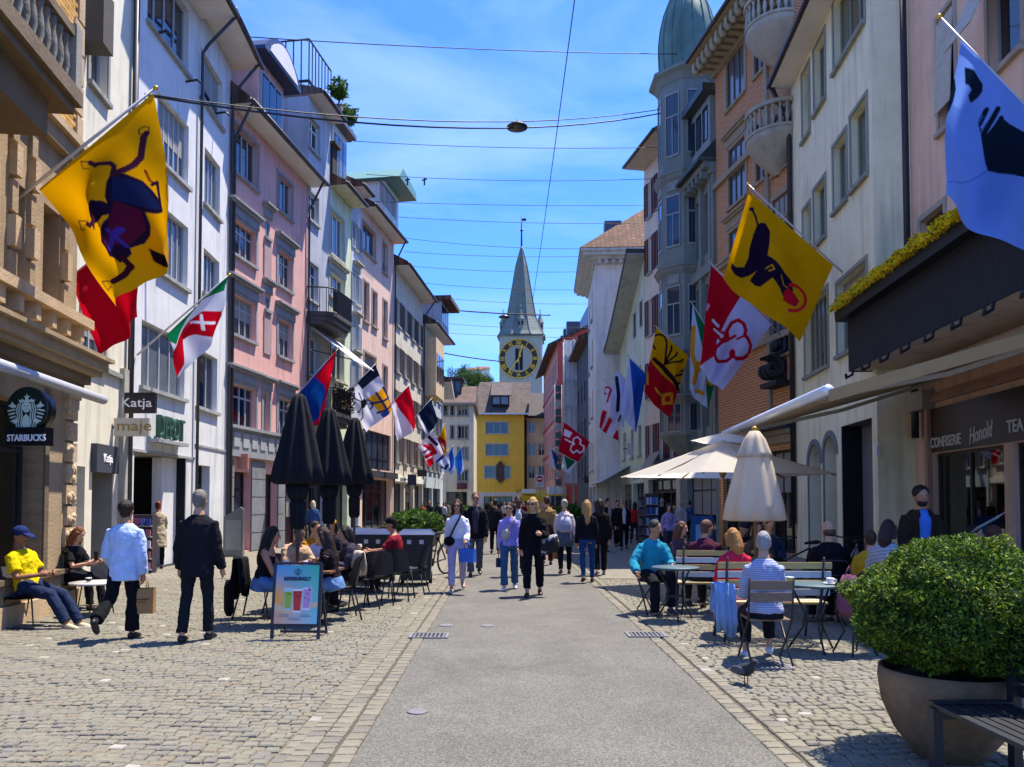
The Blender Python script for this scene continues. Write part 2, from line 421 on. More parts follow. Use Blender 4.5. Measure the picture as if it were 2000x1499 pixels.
def tilem(col, sx=5., var=.3):
    key = ('tile', col, sx)
    if key in MATS: return MATS[key]
    m = bpy.data.materials.new('roof_tiles'); m.use_nodes = True; t = m.node_tree; b = t.nodes['Principled BSDF']; K = t.links.new
    tx = t.nodes.new('ShaderNodeTexCoord'); br = t.nodes.new('ShaderNodeTexBrick'); br.inputs['Scale'].default_value = 1.0
    br.inputs['Brick Width'].default_value = .2; br.inputs['Row Height'].default_value = .26; br.inputs['Mortar Size'].default_value = .02
    c = lin(col); br.inputs['Color1'].default_value = (*c, 1); br.inputs['Color2'].default_value = (*[x * (1 - var) for x in c], 1)
    br.inputs['Mortar'].default_value = (*[x * .35 for x in c], 1)
    no = t.nodes.new('ShaderNodeTexNoise'); no.inputs['Scale'].default_value = 1.2; no.inputs['Detail'].default_value = 8
    K(tx.outputs['Object'], br.inputs['Vector']); K(tx.outputs['Object'], no.inputs['Vector'])
    mu = t.nodes.new('ShaderNodeMixRGB'); mu.blend_type = 'OVERLAY'; mu.inputs['Fac'].default_value = .7
    K(br.outputs['Color'], mu.inputs['Color1']); K(no.outputs['Fac'], mu.inputs['Color2']); K(mu.outputs[0], b.inputs['Base Color'])
    bp = t.nodes.new('ShaderNodeBump'); bp.inputs['Distance'].default_value = .04; K(br.outputs['Fac'], bp.inputs['Height']); bp.invert = True
    K(bp.outputs[0], b.inputs['Normal']); b.inputs['Roughness'].default_value = .85; MATS[key] = m; return m
def brickm(c1, c2, mortar, bw, rh, ms, off=.5):
    key = ('brick', c1, c2, bw)
    if key in MATS: return MATS[key]
    m = bpy.data.materials.new('brickwork'); m.use_nodes = True; t = m.node_tree; b = t.nodes['Principled BSDF']; K = t.links.new
    tx = t.nodes.new('ShaderNodeTexCoord'); sp = t.nodes.new('ShaderNodeSeparateXYZ'); cb = t.nodes.new('ShaderNodeCombineXYZ')
    K(tx.outputs['Object'], sp.inputs[0]); K(sp.outputs['X'], cb.inputs['X']); K(sp.outputs['Z'], cb.inputs['Y'])
    br = t.nodes.new('ShaderNodeTexBrick'); br.inputs['Scale'].default_value = 1
    br.inputs['Brick Width'].default_value = bw; br.inputs['Row Height'].default_value = rh; br.inputs['Mortar Size'].default_value = ms
    br.inputs['Color1'].default_value = (*lin(c1), 1); br.inputs['Color2'].default_value = (*lin(c2), 1); br.inputs['Mortar'].default_value = (*lin(mortar), 1)
    K(cb.outputs[0], br.inputs['Vector']); K(br.outputs['Color'], b.inputs['Base Color'])
    bp = t.nodes.new('ShaderNodeBump'); bp.inputs['Distance'].default_value = .012; bp.invert = True
    K(br.outputs['Fac'], bp.inputs['Height']); K(bp.outputs[0], b.inputs['Normal']); b.inputs['Roughness'].default_value = .9
    MATS[key] = m; return m
TILE_BR = tilem('#6b5347'); TILE_GR = tilem('#57504c'); TILE_RD = tilem('#8a5a42')

# ------------------------------------------------------------------ ground
JL, JR = -1.12, 1.90                # joints between asphalt lane and cobbles
g = MB(); g.face([(-400, -30, -.03), (400, -30, -.03), (400, 900, -.03), (-400, 900, -.03)])
struct(link('ground', g.data('ground'), mat('#6e6a62', .95, .2, .3)))
def asphalt():
    m = bpy.data.materials.new('asphalt'); m.use_nodes = True; t = m.node_tree; b = t.nodes['Principled BSDF']; K = t.links.new
    tx = t.nodes.new('ShaderNodeTexCoord')
    v = t.nodes.new('ShaderNodeTexVoronoi'); v.inputs['Scale'].default_value = 105; K(tx.outputs['Object'], v.inputs['Vector'])
    n = t.nodes.new('ShaderNodeTexNoise'); n.inputs['Scale'].default_value = 1.1; n.inputs['Detail'].default_value = 9; n.inputs['Roughness'].default_value = .7
    K(tx.outputs['Object'], n.inputs['Vector'])
    r = t.nodes.new('ShaderNodeValToRGB'); e = r.color_ramp.elements
    e[0].position = 0; e[0].color = (*lin('#474640'), 1); e[1].position = 1; e[1].color = (*lin('#74726a'), 1)
    q = e.new(.5); q.color = (*lin('#5d5b54'), 1)
    sp = t.nodes.new('ShaderNodeSeparateColor'); K(v.outputs['Color'], sp.inputs[0]); K(sp.outputs[0], r.inputs[0])
    mu = t.nodes.new('ShaderNodeMixRGB'); mu.blend_type = 'MULTIPLY'; mu.inputs['Fac'].default_value = 1
    mr = t.nodes.new('ShaderNodeMapRange'); mr.inputs[1].default_value = .3; mr.inputs[2].default_value = .7; mr.inputs[3].default_value = .78; mr.inputs[4].default_value = 1.16
    n2 = t.nodes.new('ShaderNodeTexNoise'); n2.inputs['Scale'].default_value = .55; n2.inputs['Detail'].default_value = 5; n2.inputs['Distortion'].default_value = 1.2; K(tx.outputs['Object'], n2.inputs['Vector'])
    m2 = t.nodes.new('ShaderNodeMapRange'); m2.inputs[1].default_value = .54; m2.inputs[2].default_value = .6; m2.inputs[3].default_value = 1; m2.inputs[4].default_value = .88; K(n2.outputs['Fac'], m2.inputs[0])
    mu3 = t.nodes.new('ShaderNodeMixRGB'); mu3.blend_type = 'MULTIPLY'; mu3.inputs['Fac'].default_value = 1; K(r.outputs[0], mu3.inputs['Color1']); K(m2.outputs[0], mu3.inputs['Color2'])
    K(n.outputs['Fac'], mr.inputs[0]); K(mu3.outputs[0], mu.inputs['Color1']); K(mr.outputs[0], mu.inputs['Color2']); K(mu.outputs[0], b.inputs['Base Color'])
    bp = t.nodes.new('ShaderNodeBump'); bp.inputs['Strength'].default_value = .5; bp.inputs['Distance'].default_value = .006
    K(v.outputs['Distance'], bp.inputs['Height']); K(bp.outputs[0], b.inputs['Normal']); b.inputs['Roughness'].default_value = .93
    return m
g = MB(); g.box(JL + .16, JR - .16, -6, 90, -.028, .0)
struct(link('road', g.data('road'), asphalt()))

def farcob():
    m = bpy.data.materials.new('far_cobbles'); m.use_nodes = True; t = m.node_tree; b = t.nodes['Principled BSDF']; K = t.links.new
    tx = t.nodes.new('ShaderNodeTexCoord'); br = t.nodes.new('ShaderNodeTexBrick'); br.inputs['Scale'].default_value = 1
    br.inputs['Brick Width'].default_value = .13; br.inputs['Row Height'].default_value = .115; br.inputs['Mortar Size'].default_value = .012; br.inputs['Mortar Smooth'].default_value = .5
    no = t.nodes.new('ShaderNodeTexNoise'); no.inputs['Scale'].default_value = 1.5; no.inputs['Detail'].default_value = 3
    mxv = t.nodes.new('ShaderNodeMixRGB'); mxv.inputs['Fac'].default_value = .06
    K(tx.outputs['Object'], no.inputs['Vector']); K(tx.outputs['Object'], mxv.inputs['Color1']); K(no.outputs['Color'], mxv.inputs['Color2']); K(mxv.outputs[0], br.inputs['Vector'])
    br.inputs['Color1'].default_value = (*lin('#857f70'), 1); br.inputs['Color2'].default_value = (*lin('#746e61'), 1); br.inputs['Mortar'].default_value = (*lin('#5f5a50'), 1)
    K(br.outputs['Color'], b.inputs['Base Color'])
    bp = t.nodes.new('ShaderNodeBump'); bp.inputs['Distance'].default_value = .015; bp.invert = True; K(br.outputs['Fac'], bp.inputs['Height']); K(bp.outputs[0], b.inputs['Normal'])
    b.inputs['Roughness'].default_value = .9
    return m
FARCOB = farcob()
COB = [mat(c, .88, .14, 9, .5, 40) for c in ('#716e5f', '#6e6b5e', '#757162', '#706b5d', '#6c695f', '#736b5a', '#706a5e', '#949085')]
YC = 16.5
pave = {}
for side, x0, x1 in (('left', -11.0, JL - .34), ('right', JR + .16, 11.5)):
    b = MB(); b.box(x0, x1, -2, YC, -.029, -.012); b.box(x0, x1, YC, 90, -.028, .004, 1)
    o = link('cobblestone_pavement', b.data('pavement'), [mat('#666153', .95, .2, 8), FARCOB]); struct(o); pave[side] = o
# stones: rows across the street, each row slightly bowed and staggered
stones = []
for side, x0, x1 in (('left', -7.6, JL - .36), ('right', JR + .18, 8.6)):
    y = 3.4; row = 0
    while y < YC - .1:
        dr = .086 + .012 * random.random(); x = x0 - random.random() * .1
        while x < x1 - .04:
            wst = .078 + .05 * random.random()
            if x + wst > x1 - .03: wst = x1 - x
            cxm = x + wst / 2; bow = .10 * math.sin(cxm * 1.55 + (0 if side == 'left' else 1.2)) + .02 * math.sin(cxm * 5 + row)
            yy = y + bow
            if abs(cxm) / max(yy, .1) < .76 and yy > 4.0:
                stones.append((side, cxm, yy + dr / 2, wst - .008, dr - .008, random.uniform(-.05, .05)))
            x += wst
        y += dr; row += 1
def stone_verts(wd, dp, hh, j=None):
    e = .010; a, c = wd / 2, dp / 2; r = (lambda: random.uniform(-.007, .007))
    t = [(-a + r(), -c + r()), (a + r(), -c + r()), (a + r(), c + r()), (-a + r(), c + r())]
    vs = [(x, y, -.02) for x, y in t] + [(x * .985, y * .985, hh - .008) for x, y in t] + [(x * (1 - e / a), y * (1 - e / c), hh + random.uniform(-.002, .002)) for x, y in t]
    fs = [(8, 9, 10, 11)] + [(i, (i+1) % 4, (i+1) % 4 + 4, i + 4) for i in range(4)] + [(i+4, (i+1) % 4 + 4, (i+1) % 4 + 8, i + 8) for i in range(4)]
    return vs, fs
stones.sort(key=lambda q: q[2])
near = {'left': 0, 'right': 0}; bulk = {'left': MB(), 'right': MB()}; proto = []
for k in range(24):
    b = MB(); b.mesh(*stone_verts(.1, .085, .0)); proto.append(b)
pm = {}
for side, x, y, wd, dp, rz in stones:
    px = 985 + x / y * 1500
    ci = random.choices(range(8), (5, 5, 4, 4, 4, 2, 3, .3))[0]
    hh = .004 + random.uniform(-.004, .004)
    lim = 150
    if near[side] < lim and 0 < px < 2000 and y > 4.75 and not (side == 'right' and px > 1730):
        key = (random.randrange(24), ci)
        if key not in pm: pm[key] = proto[key[0]].data('cobblestone'); pm[key].materials.append(COB[ci])
        o = bpy.data.objects.new('cobblestone', pm[key]); C.objects.link(o); o.parent = pave[side]
        o.location = (x, y, hh); o.rotation_euler = (random.uniform(-.02, .02), random.uniform(-.02, .02), rz); o.scale = (wd / .1, dp / .085, 1); near[side] += 1
    else:
        vs, fs = stone_verts(wd, dp, hh); c_, s_ = math.cos(rz), math.sin(rz)
        bulk[side].mesh([(x + a * c_ - b_ * s_, y + a * s_ + b_ * c_, z) for a, b_, z in vs], fs, ci)
for side in bulk: stuff(link('cobblestones', bulk[side].data('cobblestones'), COB, pave[side]))
# gutter and edge setts either side of the joints
setm = [mat(c, .88, .15, 8, .5, 40) for c in ('#706b5c', '#767162', '#68645a', '#87837a')]
sett = []
for k in range(6):
    b = MB(); b.mesh(*stone_verts(.135, .2, 0)); sett.append(b.data('edge_sett')); sett[-1].materials.append(setm[k % 4 if k < 4 else k % 2])
for x, side in ((JL - .07, 'left'), (JL + .085, 'left'), (JL - .205, 'left'), (JL - .3, 'left'), (JR + .08, 'right'), (JR - .085, 'right')):
    y = 3.6
    while y < 21:
        l = random.uniform(.1, .17)
        o = bpy.data.objects.new('edge_sett', sett[random.choices(range(6), (4, 4, 4, .5, 4, 4))[0]]); C.objects.link(o); o.parent = pave[side]
        dz = -.004 if abs(x - JL) < .06 or abs(x - JR) < .06 else 0
        o.location = (x + random.uniform(-.004, .004), y + l / 2, dz + .003); o.scale = (.95 if x > JL - .25 or x > 0 else .62, (l - .01) / .2, 1); o.rotation_euler = (0, 0, random.uniform(-.02, .02)); y += l
b = MB(); b.box(JL - .34, JL + .17, 20.9, 90, -.026, .003); b.box(JR - .17, JR + .17, 20.9, 90, -.026, .003); b.box(JL - .34, JL + .17, -2, 20.9, -.026, -.014, 1); b.box(JR - .17, JR + .17, -2, 20.9, -.026, -.014, 1)
struct(link('kerb_strip', b.data('kerb_strip'), [setm[0], mat('#4c473c', .95, .25, 8)]))
# drain grates and covers
def grate(px, py, label):
    q = ground(px, py); t = thing('drain_grate', label, 'drain', (q.x, q.y, .004), 0, 'drain grates in the road')
    b = MB(); b.box(-.24, .24, -.17, -.14, 0, .012); b.box(-.24, .24, .14, .17, 0, .012); b.box(-.24, -.2, -.14, .14, 0, .012); b.box(.2, .24, -.14, .14, 0, .012); b.build('frame', metalm('#6d6d70', .6), t)
    MB().box(-.2, .2, -.14, .14, 0, .002).build('sump', mat('#111114', .9, 0), t)
    for i in range(8): MB().box(-.185 + i * .05, -.16 + i * .05, -.139, .139, .002, .011).build('slat', metalm('#5f5f62', .6), t)
grate(838, 1243, 'iron drain grate beside the left gutter of the lane'); grate(1262, 1241, 'iron drain grate beside the right gutter of the lane')
grate(1495, 1302, 'iron drain grate in the cobbles behind the grey haired diner')
for px, py, r, lb in ((815, 1391, .06, 'small round metal cover in the asphalt near the left gutter'), (872, 1222, .08, 'pale oval utility cover in the asphalt beyond the left grate'), (952, 1223, .07, 'faint pale cover in the middle of the asphalt lane')):
    q = ground(px, py); t = thing('utility_cover', lb, 'cover', (q.x, q.y, .003)); MB().lathe([(r * .5, 0), (r, 0), (r, .003), (.01, .004)], 20).build('lid', metalm('#8d8d8c', .6), t)
    MB().lathe([(r + .004, 0), (r + .02, 0), (r + .02, .005), (r + .004, .005)], 20).build('ring', metalm('#6a6a6c', .6), t)
# ------------------------------------------------------------------ left row
LEAFG = mat('#2f4d22', .7, .3, 12)
SAND = stone('#9c8768'); SAND2 = stone('#b59d7b'); SANDD = stone('#6b5c48')
def A_():
    b = Bld('sandstone_house', 'sandstone and yellow brick corner house with balcony and round coffee shop sign', (-6.28, 7.6), (-6.86, 12.2), 16, SAND)
    W = b.W
    s1 = b.w(.4, 2.0, .62, 3.05, n=3, t=.72, fm=FR_DARK, gm=clearglass(), rv=.35, name='shop_window')
    b.w(2.15, 3.62, .62, 3.05, n=2, t=.72, fm=FR_DARK, gm=clearglass(), rv=.35, name='shop_window')
    b.win(18, 50, 345, 556, n=2, t=.7, fm=FR_BROWN, gm=GLASS3, rv=.3, fw=.04); b.win(86, 118, 395, 600, n=1, t=.7, fm=FR_BROWN, gm=GLASS3, rv=.3, fw=.04)
    b.w(.2, 1.5, 4.6, 6.8, n=2, t=.7, fm=FR_BROWN, gm=GLASS3, rv=.3)
    # upper storey French window and a stone framed one beside it
    b.w(1.95, 3.1, 7.95, 10.6, n=2, t=.75, fm=FR_BROWN, gm=GLASS3, rv=.3, sur=(.2, SAND2))
    wl = b.wall()
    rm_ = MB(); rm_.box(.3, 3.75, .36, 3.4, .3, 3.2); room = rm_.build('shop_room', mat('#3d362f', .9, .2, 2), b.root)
    for v in room.data.polygons: pass
    MB().box(.9, 3.0, 1.6, 2.1, .31, 1.35).build('counter', mat('#5d4631', .6, .2), b.root); MB().box(.6, 3.4, 3.2, 3.39, 1.5, 2.8).build('menu_board', mat('#20282a', .6, .2), b.root)
    for q in range(4): MB().lathe([(.02, 2.75), (.12, 2.6), (.1, 2.56), (.01, 2.58)], 12, (.8 + q * .75, 1.3, 0)).build('pendant_lamp', emit('#ffd9a0', 3.), b.root)
    for q in range(6): MB().ball((.7 + q * .5, .75, .72), .1, .1, .16, 10, 6).build('window_plant', LEAFG, b.root)
    # brick facing of the upper storey, brick by brick
    bm_ = [mat(c, .85, .12, 20, .3, 90) for c in ('#c39548', '#b8893f', '#cfa258', '#a97b3a')]
    cach = []
    for m in bm_:
        me = MB().box(-.12, .12, -.022, .01, -.032, .032).data('brick'); me.materials.append(m); cach.append(me)
    MB().box(0, W, -.006, .0, 7.32, 7.94).build('mortar_bed', mat('#8f7a52', .95, .15, 20), b.root)
    MB().box(3.32, W, -.006, .0, 7.94, 12).build('mortar_bed', mat('#8f7a52', .95, .15, 20), b.root)
    n = 0; z = 7.36; r = 0
    while z < 10.4:
        u = 1.6 + (.125 if r % 2 else 0)
        while u < W - .3:
            if not (z > 7.9 and 1.72 < u < 3.45) and n < 300:
                o = bpy.data.objects.new('brick', cach[random.randrange(4)]); C.objects.link(o); o.parent = wl; o.location = (u + .12, -.004, z + .032); n += 1
            u += .25
        z += .074; r += 1
    for k in range(6):   # toothed quoins up the corner
        MB().box(W - (.34 if k % 2 else .2), W + .01, -.05, .02, 7.35 + k * .5, 7.8 + k * .5).build('quoin', SAND2, b.root)
    # rusticated corner pier
    for k in range(8):
        z0 = .62 + k * .33; bb = MB(); w2 = .34 if k % 2 else .29
        vs, fs = [], []
        q = [(-.0, 0), (w2, 0), (w2, .29), (0, .29)]
        bb.box(W - w2, W + .03, -.05, .05, z0, z0 + .29)
        for _ in range(5):
            x = W - w2 * random.uniform(.15, .9); zz = z0 + random.uniform(.06, .23)
            bb.ball((x, -.05, zz), random.uniform(.05, .1), .035, random.uniform(.04, .09), 7, 5)
        bb.build('quoin', SAND2, b.root)
    MB().box(W - .4, W + .06, -.09, .05, 3.26, 3.36).build('capital', SAND2, b.root); MB().box(W - .36, W + .03, -.07, .05, 3.1, 3.26).build('capital', SAND2, b.root)
    for u in (2.0, 3.62): MB().box(u + .01, u + .14, -.03, .34, .62, 3.3).build('pier', SANDD, b.root)
    b.band(.0, .28, .16, SAND2, 'plinth'); b.band(.28, .58, .1, SAND, 'plinth'); b.band(.56, .63, .16, SANDD, 'ledge')
    # cornice above the shop
    for z0, z1, p in ((3.42, 3.52, .12), (3.52, 3.66, .2), (3.66, 3.74, .34), (3.74, 3.9, .42), (3.9, 3.96, .5)):
        b.band(z0, z1, p, SANDD if p < .3 else SAND, 'cornice', 0, W + p * .6)
    b.band(4.4, 4.55, .26, SAND2, 'window_ledge', 0, W + .06)
    for u in np.arange(.5, W, .48): MB().box(u, u + .13, -.2, .0, 4.16, 4.4).build('bracket', SAND2, b.root)
    for u, _ in (b.uz(52, 400), b.uz(120, 400), b.uz(14, 400)):
        for k in range(5):
            MB().box(u + .01, u + .17, -.06 - .05 * (k % 2), 0, 4.56 + k * .48, 4.98 + k * .48).build('pilaster_block', SAND2 if k % 2 else SAND, b.root)
    b.band(6.95, 7.3, .12, SAND, 'cornice'); b.band(7.2, 7.31, .2, SAND2, 'cornice')
    # balcony
    u0, u1 = .2, 2.22; bal = MB(); bal.box(u0, u1 + .1, -.98, -.01, 6.86, 7.06); bal.box(u0, u1 + .04, -.9, -.01, 6.74, 6.858); bal.box(u0, u1 - .25, -.7, -.01, 6.3, 6.738)
    bo = bal.build('balcony', SANDD, b.root)
    MB().box(u0, u1 + .08, -.94, -.78, 7.72, 7.84).build('handrail', SANDD, bo); MB().box(u1 - .04, u1 + .08, -.78, -.02, 7.721, 7.84).build('handrail', SANDD, bo)
    for k in range(12):
        u = u0 + .1 + k * .175
        MB().lathe([(.05, 7.06), (.05, 7.1), (.03, 7.14), (.062, 7.3), (.055, 7.42), (.028, 7.55), (.05, 7.66), (.05, 7.719)], 8, (u, -.86, 0)).build('baluster', stone('#6b675e'), bo)
    for k in range(4):
        MB().lathe([(.05, 7.06), (.05, 7.1), (.03, 7.14), (.062, 7.3), (.055, 7.42), (.028, 7.55), (.05, 7.66), (.05, 7.719)], 8, (u1 + .02, -.2 - k * .17, 0)).build('baluster', stone('#6b675e'), bo)
    MB().box(u1 - .08, u1 + .1, -.96, -.76, 7.061, 7.9).build('post', stone('#8d8a80'), bo)
    # rolled awning
    aw = MB(); aw.tube([(0, -.42, 3.28), (W + .05, -.42, 3.28)], .075, 12); aw.build('rolled_awning', paint('#a5a8b0'), b.root)
    b.root_a = None
    return b
bA = A_()
P_END = (-8.55, 17.38)
def B_():
    b = Bld('cream_house', 'narrow cream plastered house between the sandstone house and white house', (-8.1, 13.4), P_END, 17, plaster('#b9b4a2'))
    st = stone('#8e8e88', .1)
    for px0, px1, yT, yB, n in ((176, 211, 45, 160, 2), (166, 208, 310, 425, 2), (160, 206, 575, 700, 3)):
        b.win(px0, px1, yT, yB, n=n, fm=FR_GREY, sur=(.1, st), sill=st, rv=.22)
    u0, z1 = b.uz(138, 908); u1, _ = b.uz(166, 908)
    b.w(u0, u1, 0.02, z1, n=2, fm=paint('#7b7469'), gm=paint('#8b8272'), rv=.35, name='door')
    u0, z1 = b.uz(180, 922); u1, _ = b.uz(221, 922)
    b.recess(u0, u1, z1, .6, mat('#8f8b80', .9, .1), mat('#6f6b63', .9, .1)); 
    b.wall()
    b.blk(150, 172, -30, 82, .5, mat('#4d4740', .8, .1), 'roller_box')
    p = b.blk(178, 222, 866, 922, .12, mat('#3d404b', .6, .05), 'shop_panel')
    u, z = b.uz(190, 902); text('lettering', 'Katja', .24, mat('#e8e8ea', .6, 0), b.root, (u, -.126, z), bold=.004, sx=.95)
    b.band(4.35, 4.45, .08, st, 'string_course'); b.pipe(b.W - .14, .1, 16.5, PIPE, r=.07)
    MB().box(b.W - .5, b.W - .02, -.1, .02, 0, 4.6).build('pilaster', stone('#a5a294'), b.root)
    b.roof(.5, 2, TILE_BR, plaster('#8d8a84'))
    u, z = b.uz(135, 900); text('lettering', 'IC', .42, mat('#8a6b2a', .4, 0, metal=.6), b.root, (u - .1, -.03, z), sx=.8)
B_()
WHITE = plaster('#b5b6b6'); SOFW = plaster('#b8b5b1', .05)
def C_():
    b = Bld('white_house', 'tall white plastered house with long window bands and green shop lettering', P_END, (gx(378, 21.15), 21.15), 15.2, WHITE)
    k = dict(fm=FR_GREY, rv=.2, sill=FR_STONE, fw=.05)
    b.win(290, 371, -99, 42, n=4, **k); b.win(308, 370, 177, 308, n=6, **k); b.win(312, 368, 398, 530, n=5, **k); b.win(277, 362, 623, 753, n=4, **k)
    u0, z1 = b.uz(262, 882); u1, _ = b.uz(364, 882)
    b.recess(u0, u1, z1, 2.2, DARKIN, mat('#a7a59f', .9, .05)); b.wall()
    MB().box(u0 + .02, u0 + .5, .3, .34, .02, z1 - .1).build('glass_panel', GLASS2, b.root)
    MB().box(u1 - .9, u1 - .02, .25, .5, .02, z1 - .02).build('pier', WHITE, b.root)
    MB().box(u0 + .9, u1 - 1, 2.1, 2.15, .1, z1 - .3).build('inner_door', GLASS3, b.root)
    for q in range(3): MB().lathe([(.01, z1 - .03), (.07, z1 - .03), (.07, z1 - .012), (.01, z1 - .012)], 12, (u0 + .7 + q * .55, 1.0, 0)).build('added_glow_disc', emit('#fff0d0', 6.), b.root)  # glowing discs added only to brighten the otherwise black entrance recess
    for q in range(5): MB().box(u0 + .6 + q * .42, u0 + .95 + q * .42, 1.7, 1.95, .02, .5 + .35 * (q % 3)).build('display_block', mat(('#6a5a70', '#8a8478', '#3a4a6a', '#7a6a4a', '#a09a98')[q], .6, .2), b.root)
    b.band(z1, z1 + .06, .03, FR_STONE, 'lintel')
    ug, zg = b.uz(290, 862); ue, _ = b.uz(347, 862)
    gr = mat('#35594a', .5, .05); sz = .8
    text('lettering', 'DEPOT', sz, gr, b.root, (ug, -.2, zg + .1), ext=.05, bold=.0, sx=(ue - ug) / 2.75); MB().box(ug - .05, ue + .05, -.28, 0, zg - .02, zg + .06).build('sign_rail', metalm('#9b9da0'), b.root)
    b.roof(1.0, 3, TILE_BR, SOFW, gut=PIPE); b.pipe(b.W - .05, .1, 13.6, PIPE, bend=1.0)
    for px, py in ((303, 65), (363, 160), ):
        u, z = b.uz(px, py); MB().tube([(u, 0, z), (u, -.3, z + .05), (u, -.42, z - .06)], .03, 6).build('awning_bracket', metalm(), b.root)
    b2 = Bld('white_house', 'narrow white house right of the long window bands next to pink house', (gx(378.5, 21.2), 21.2), (gx(441, 24), 24), 15.5, WHITE)
    b2.win(393, 436, 93, 190, n=3, **k); b2.win(400, 431, 287, 397, n=4, **k); b2.win(398, 429, 484, 570, n=4, **k); b2.win(385, 425, 680, 793, n=3, **k)
    u0, z1 = b2.uz(383, 908); u1, _ = b2.uz(410, 908); b2.shop(u0, u1, .05, z1, n=1, gm=GLASS2); b2.wall()
    b2.roof(.88, 3, TILE_BR, SOFW, gut=PIPE, o1=.2); b2.pipe(b2.W - .1, .1, 14, PIPE, bend=.88); b2.band(3.2, 3.26, .03, FR_STONE, 'string_course')
    u, z = b2.uz(421, 222); MB().tube([(u, 0, z), (u, -.3, z + .05), (u, -.42, z - .06)], .03, 6).build('awning_bracket', metalm(), b2.root)
C_()
PINK = plaster('#bb8f86'); GST = stone('#8f9194', .1)
def D_():
    P0, P1 = (gx(444, 24.05), 24.05), (gx(595, 30.1), 30.1)
    b = Bld('pink_house', 'pink plastered house with grey stone window cornices and rounded dormer', P0, P1, 14.25, PINK)
    k = dict(fm=FR_GREY, sur=(.12, GST), sill=GST, rv=.2, t=.72)
    b.win(449, 504, 232, 326, n=4, fm=FR_GREY, sur=(.12, GST), sill=GST, rv=.2); b.win(543, 571, 338, 408, n=3, fm=FR_GREY, sur=(.12, GST), sill=GST)
    for l, r in (((447, 500, 418, 488), (543, 571, 486, 555)), ((447, 499, 568, 647), (543, 571, 621, 693)), ((447, 500, 746, 831), (543, 571, 775, 855))):
        b.win(*l, n=4, ped=GST, **k); b.win(*r, n=3, ped=GST, **k)
    b.win(514, 526, 768, 842, n=1, ped=GST, **k)
    for yT, yB in ((430, 462), (578, 604)):
        b.win(518, 526, yT, yB, n=1, fm=GST, gm=GLASSW, ped=GST, sill=GST, rv=.06)
    for yT, yB in ((462, 540), (606, 690)): b.blk(515, 529, yT, yB, .04, stone('#a9908e', .1), 'panel')
    for i, (a, c) in enumerate(((455, 489), (516, 541), (555, 585))):
        u0, z1 = b.uz(a, 920 + 6 * i); u1, _ = b.uz(c, 920); b.shop(u0, u1, .05, z1, n=2 if i != 1 else 1, gm=GLASS3 if i else GLASS2)
    b.wall()
    b.band(3.1, 3.3, .14, GST, 'cornice'); b.band(3.3, 4.0, .05, GST, 'apron'); b.band(4.0, 4.1, .16, GST, 'cornice')
    us = [0, b.uz(455, 920)[0], b.uz(489, 920)[0], b.uz(516, 920)[0], b.uz(541, 920)[0], b.uz(555, 920)[0], b.uz(585, 920)[0], b.W]
    for q in (0, 2, 4, 6):
        for j in range(5): MB().box(us[q] + .02, us[q+1] - .02, -.06, .0, .03 + j * .6, .6 + j * .6).build('ashlar_block', stone('#7d8084', .15), b.root)
    for u in np.arange(.25, b.W - .4, .62): MB().box(u, u + .42, -.08, 0, 3.42, 3.88).build('baluster_panel', stone('#a0a2a4', .1), b.root)
    rf = b.roof(.66, 4.2, TILE_BR, SOFW, gut=PIPE, o0=.1, o1=.35, run=4.2); b.pipe(.02, .1, 13, PIPE, bend=.66); b.pipe(b.W - .02, .1, 13, PIPE, bend=.66)
    # dormer with rounded roof
    d0, d1, z0, z1 = 1.9, 4.0, 14.5, 17.0
    dm = MB().box(d0, d1, .1, 3.6, z0, z1).build('dormer', PINK, b.root)
    fr = MB(); fr.box(d0 + .2, d1 - .2, .04, .098, z0 + .75, z1 - .35); fr.build('window_frame', FR_GREY, dm)
    for q in range(3): x = d0 + .28 + q * .54; MB().box(x, x + .44, .015, .036, z0 + .83, z1 - .43).build('pane', GLASS, dm)
    r2 = MB(); n = 10; prof = [(d0 - .45 + (d1 - d0 + .9) * i / n, z1 + .12 + .85 * math.sin(math.pi * i / n) ** .8) for i in range(n + 1)]
    r2.prism([(d0 - .45, z1)] + [(d1 + .45, z1)] + prof[::-1], -.4, 3.6); r2.build('dormer_roof', metalm('#2c3f63', .5), dm)
    MB().prism([(d0 - .1, z1 + .11)] + [(d1 + .1, z1 + .11)] + [(x * .86 + (d0 + d1) / 2 * .14, zz - .12) for x, zz in prof[::-1][1:-1]], -.43, -.402).build('dormer_pediment', SOFW, dm)
    c = MB().box(.3, .9, 2.2, 2.9, 14.5, 17.3).build('chimney', mat('#4b4a52', .9, .2), b.root)
D_()
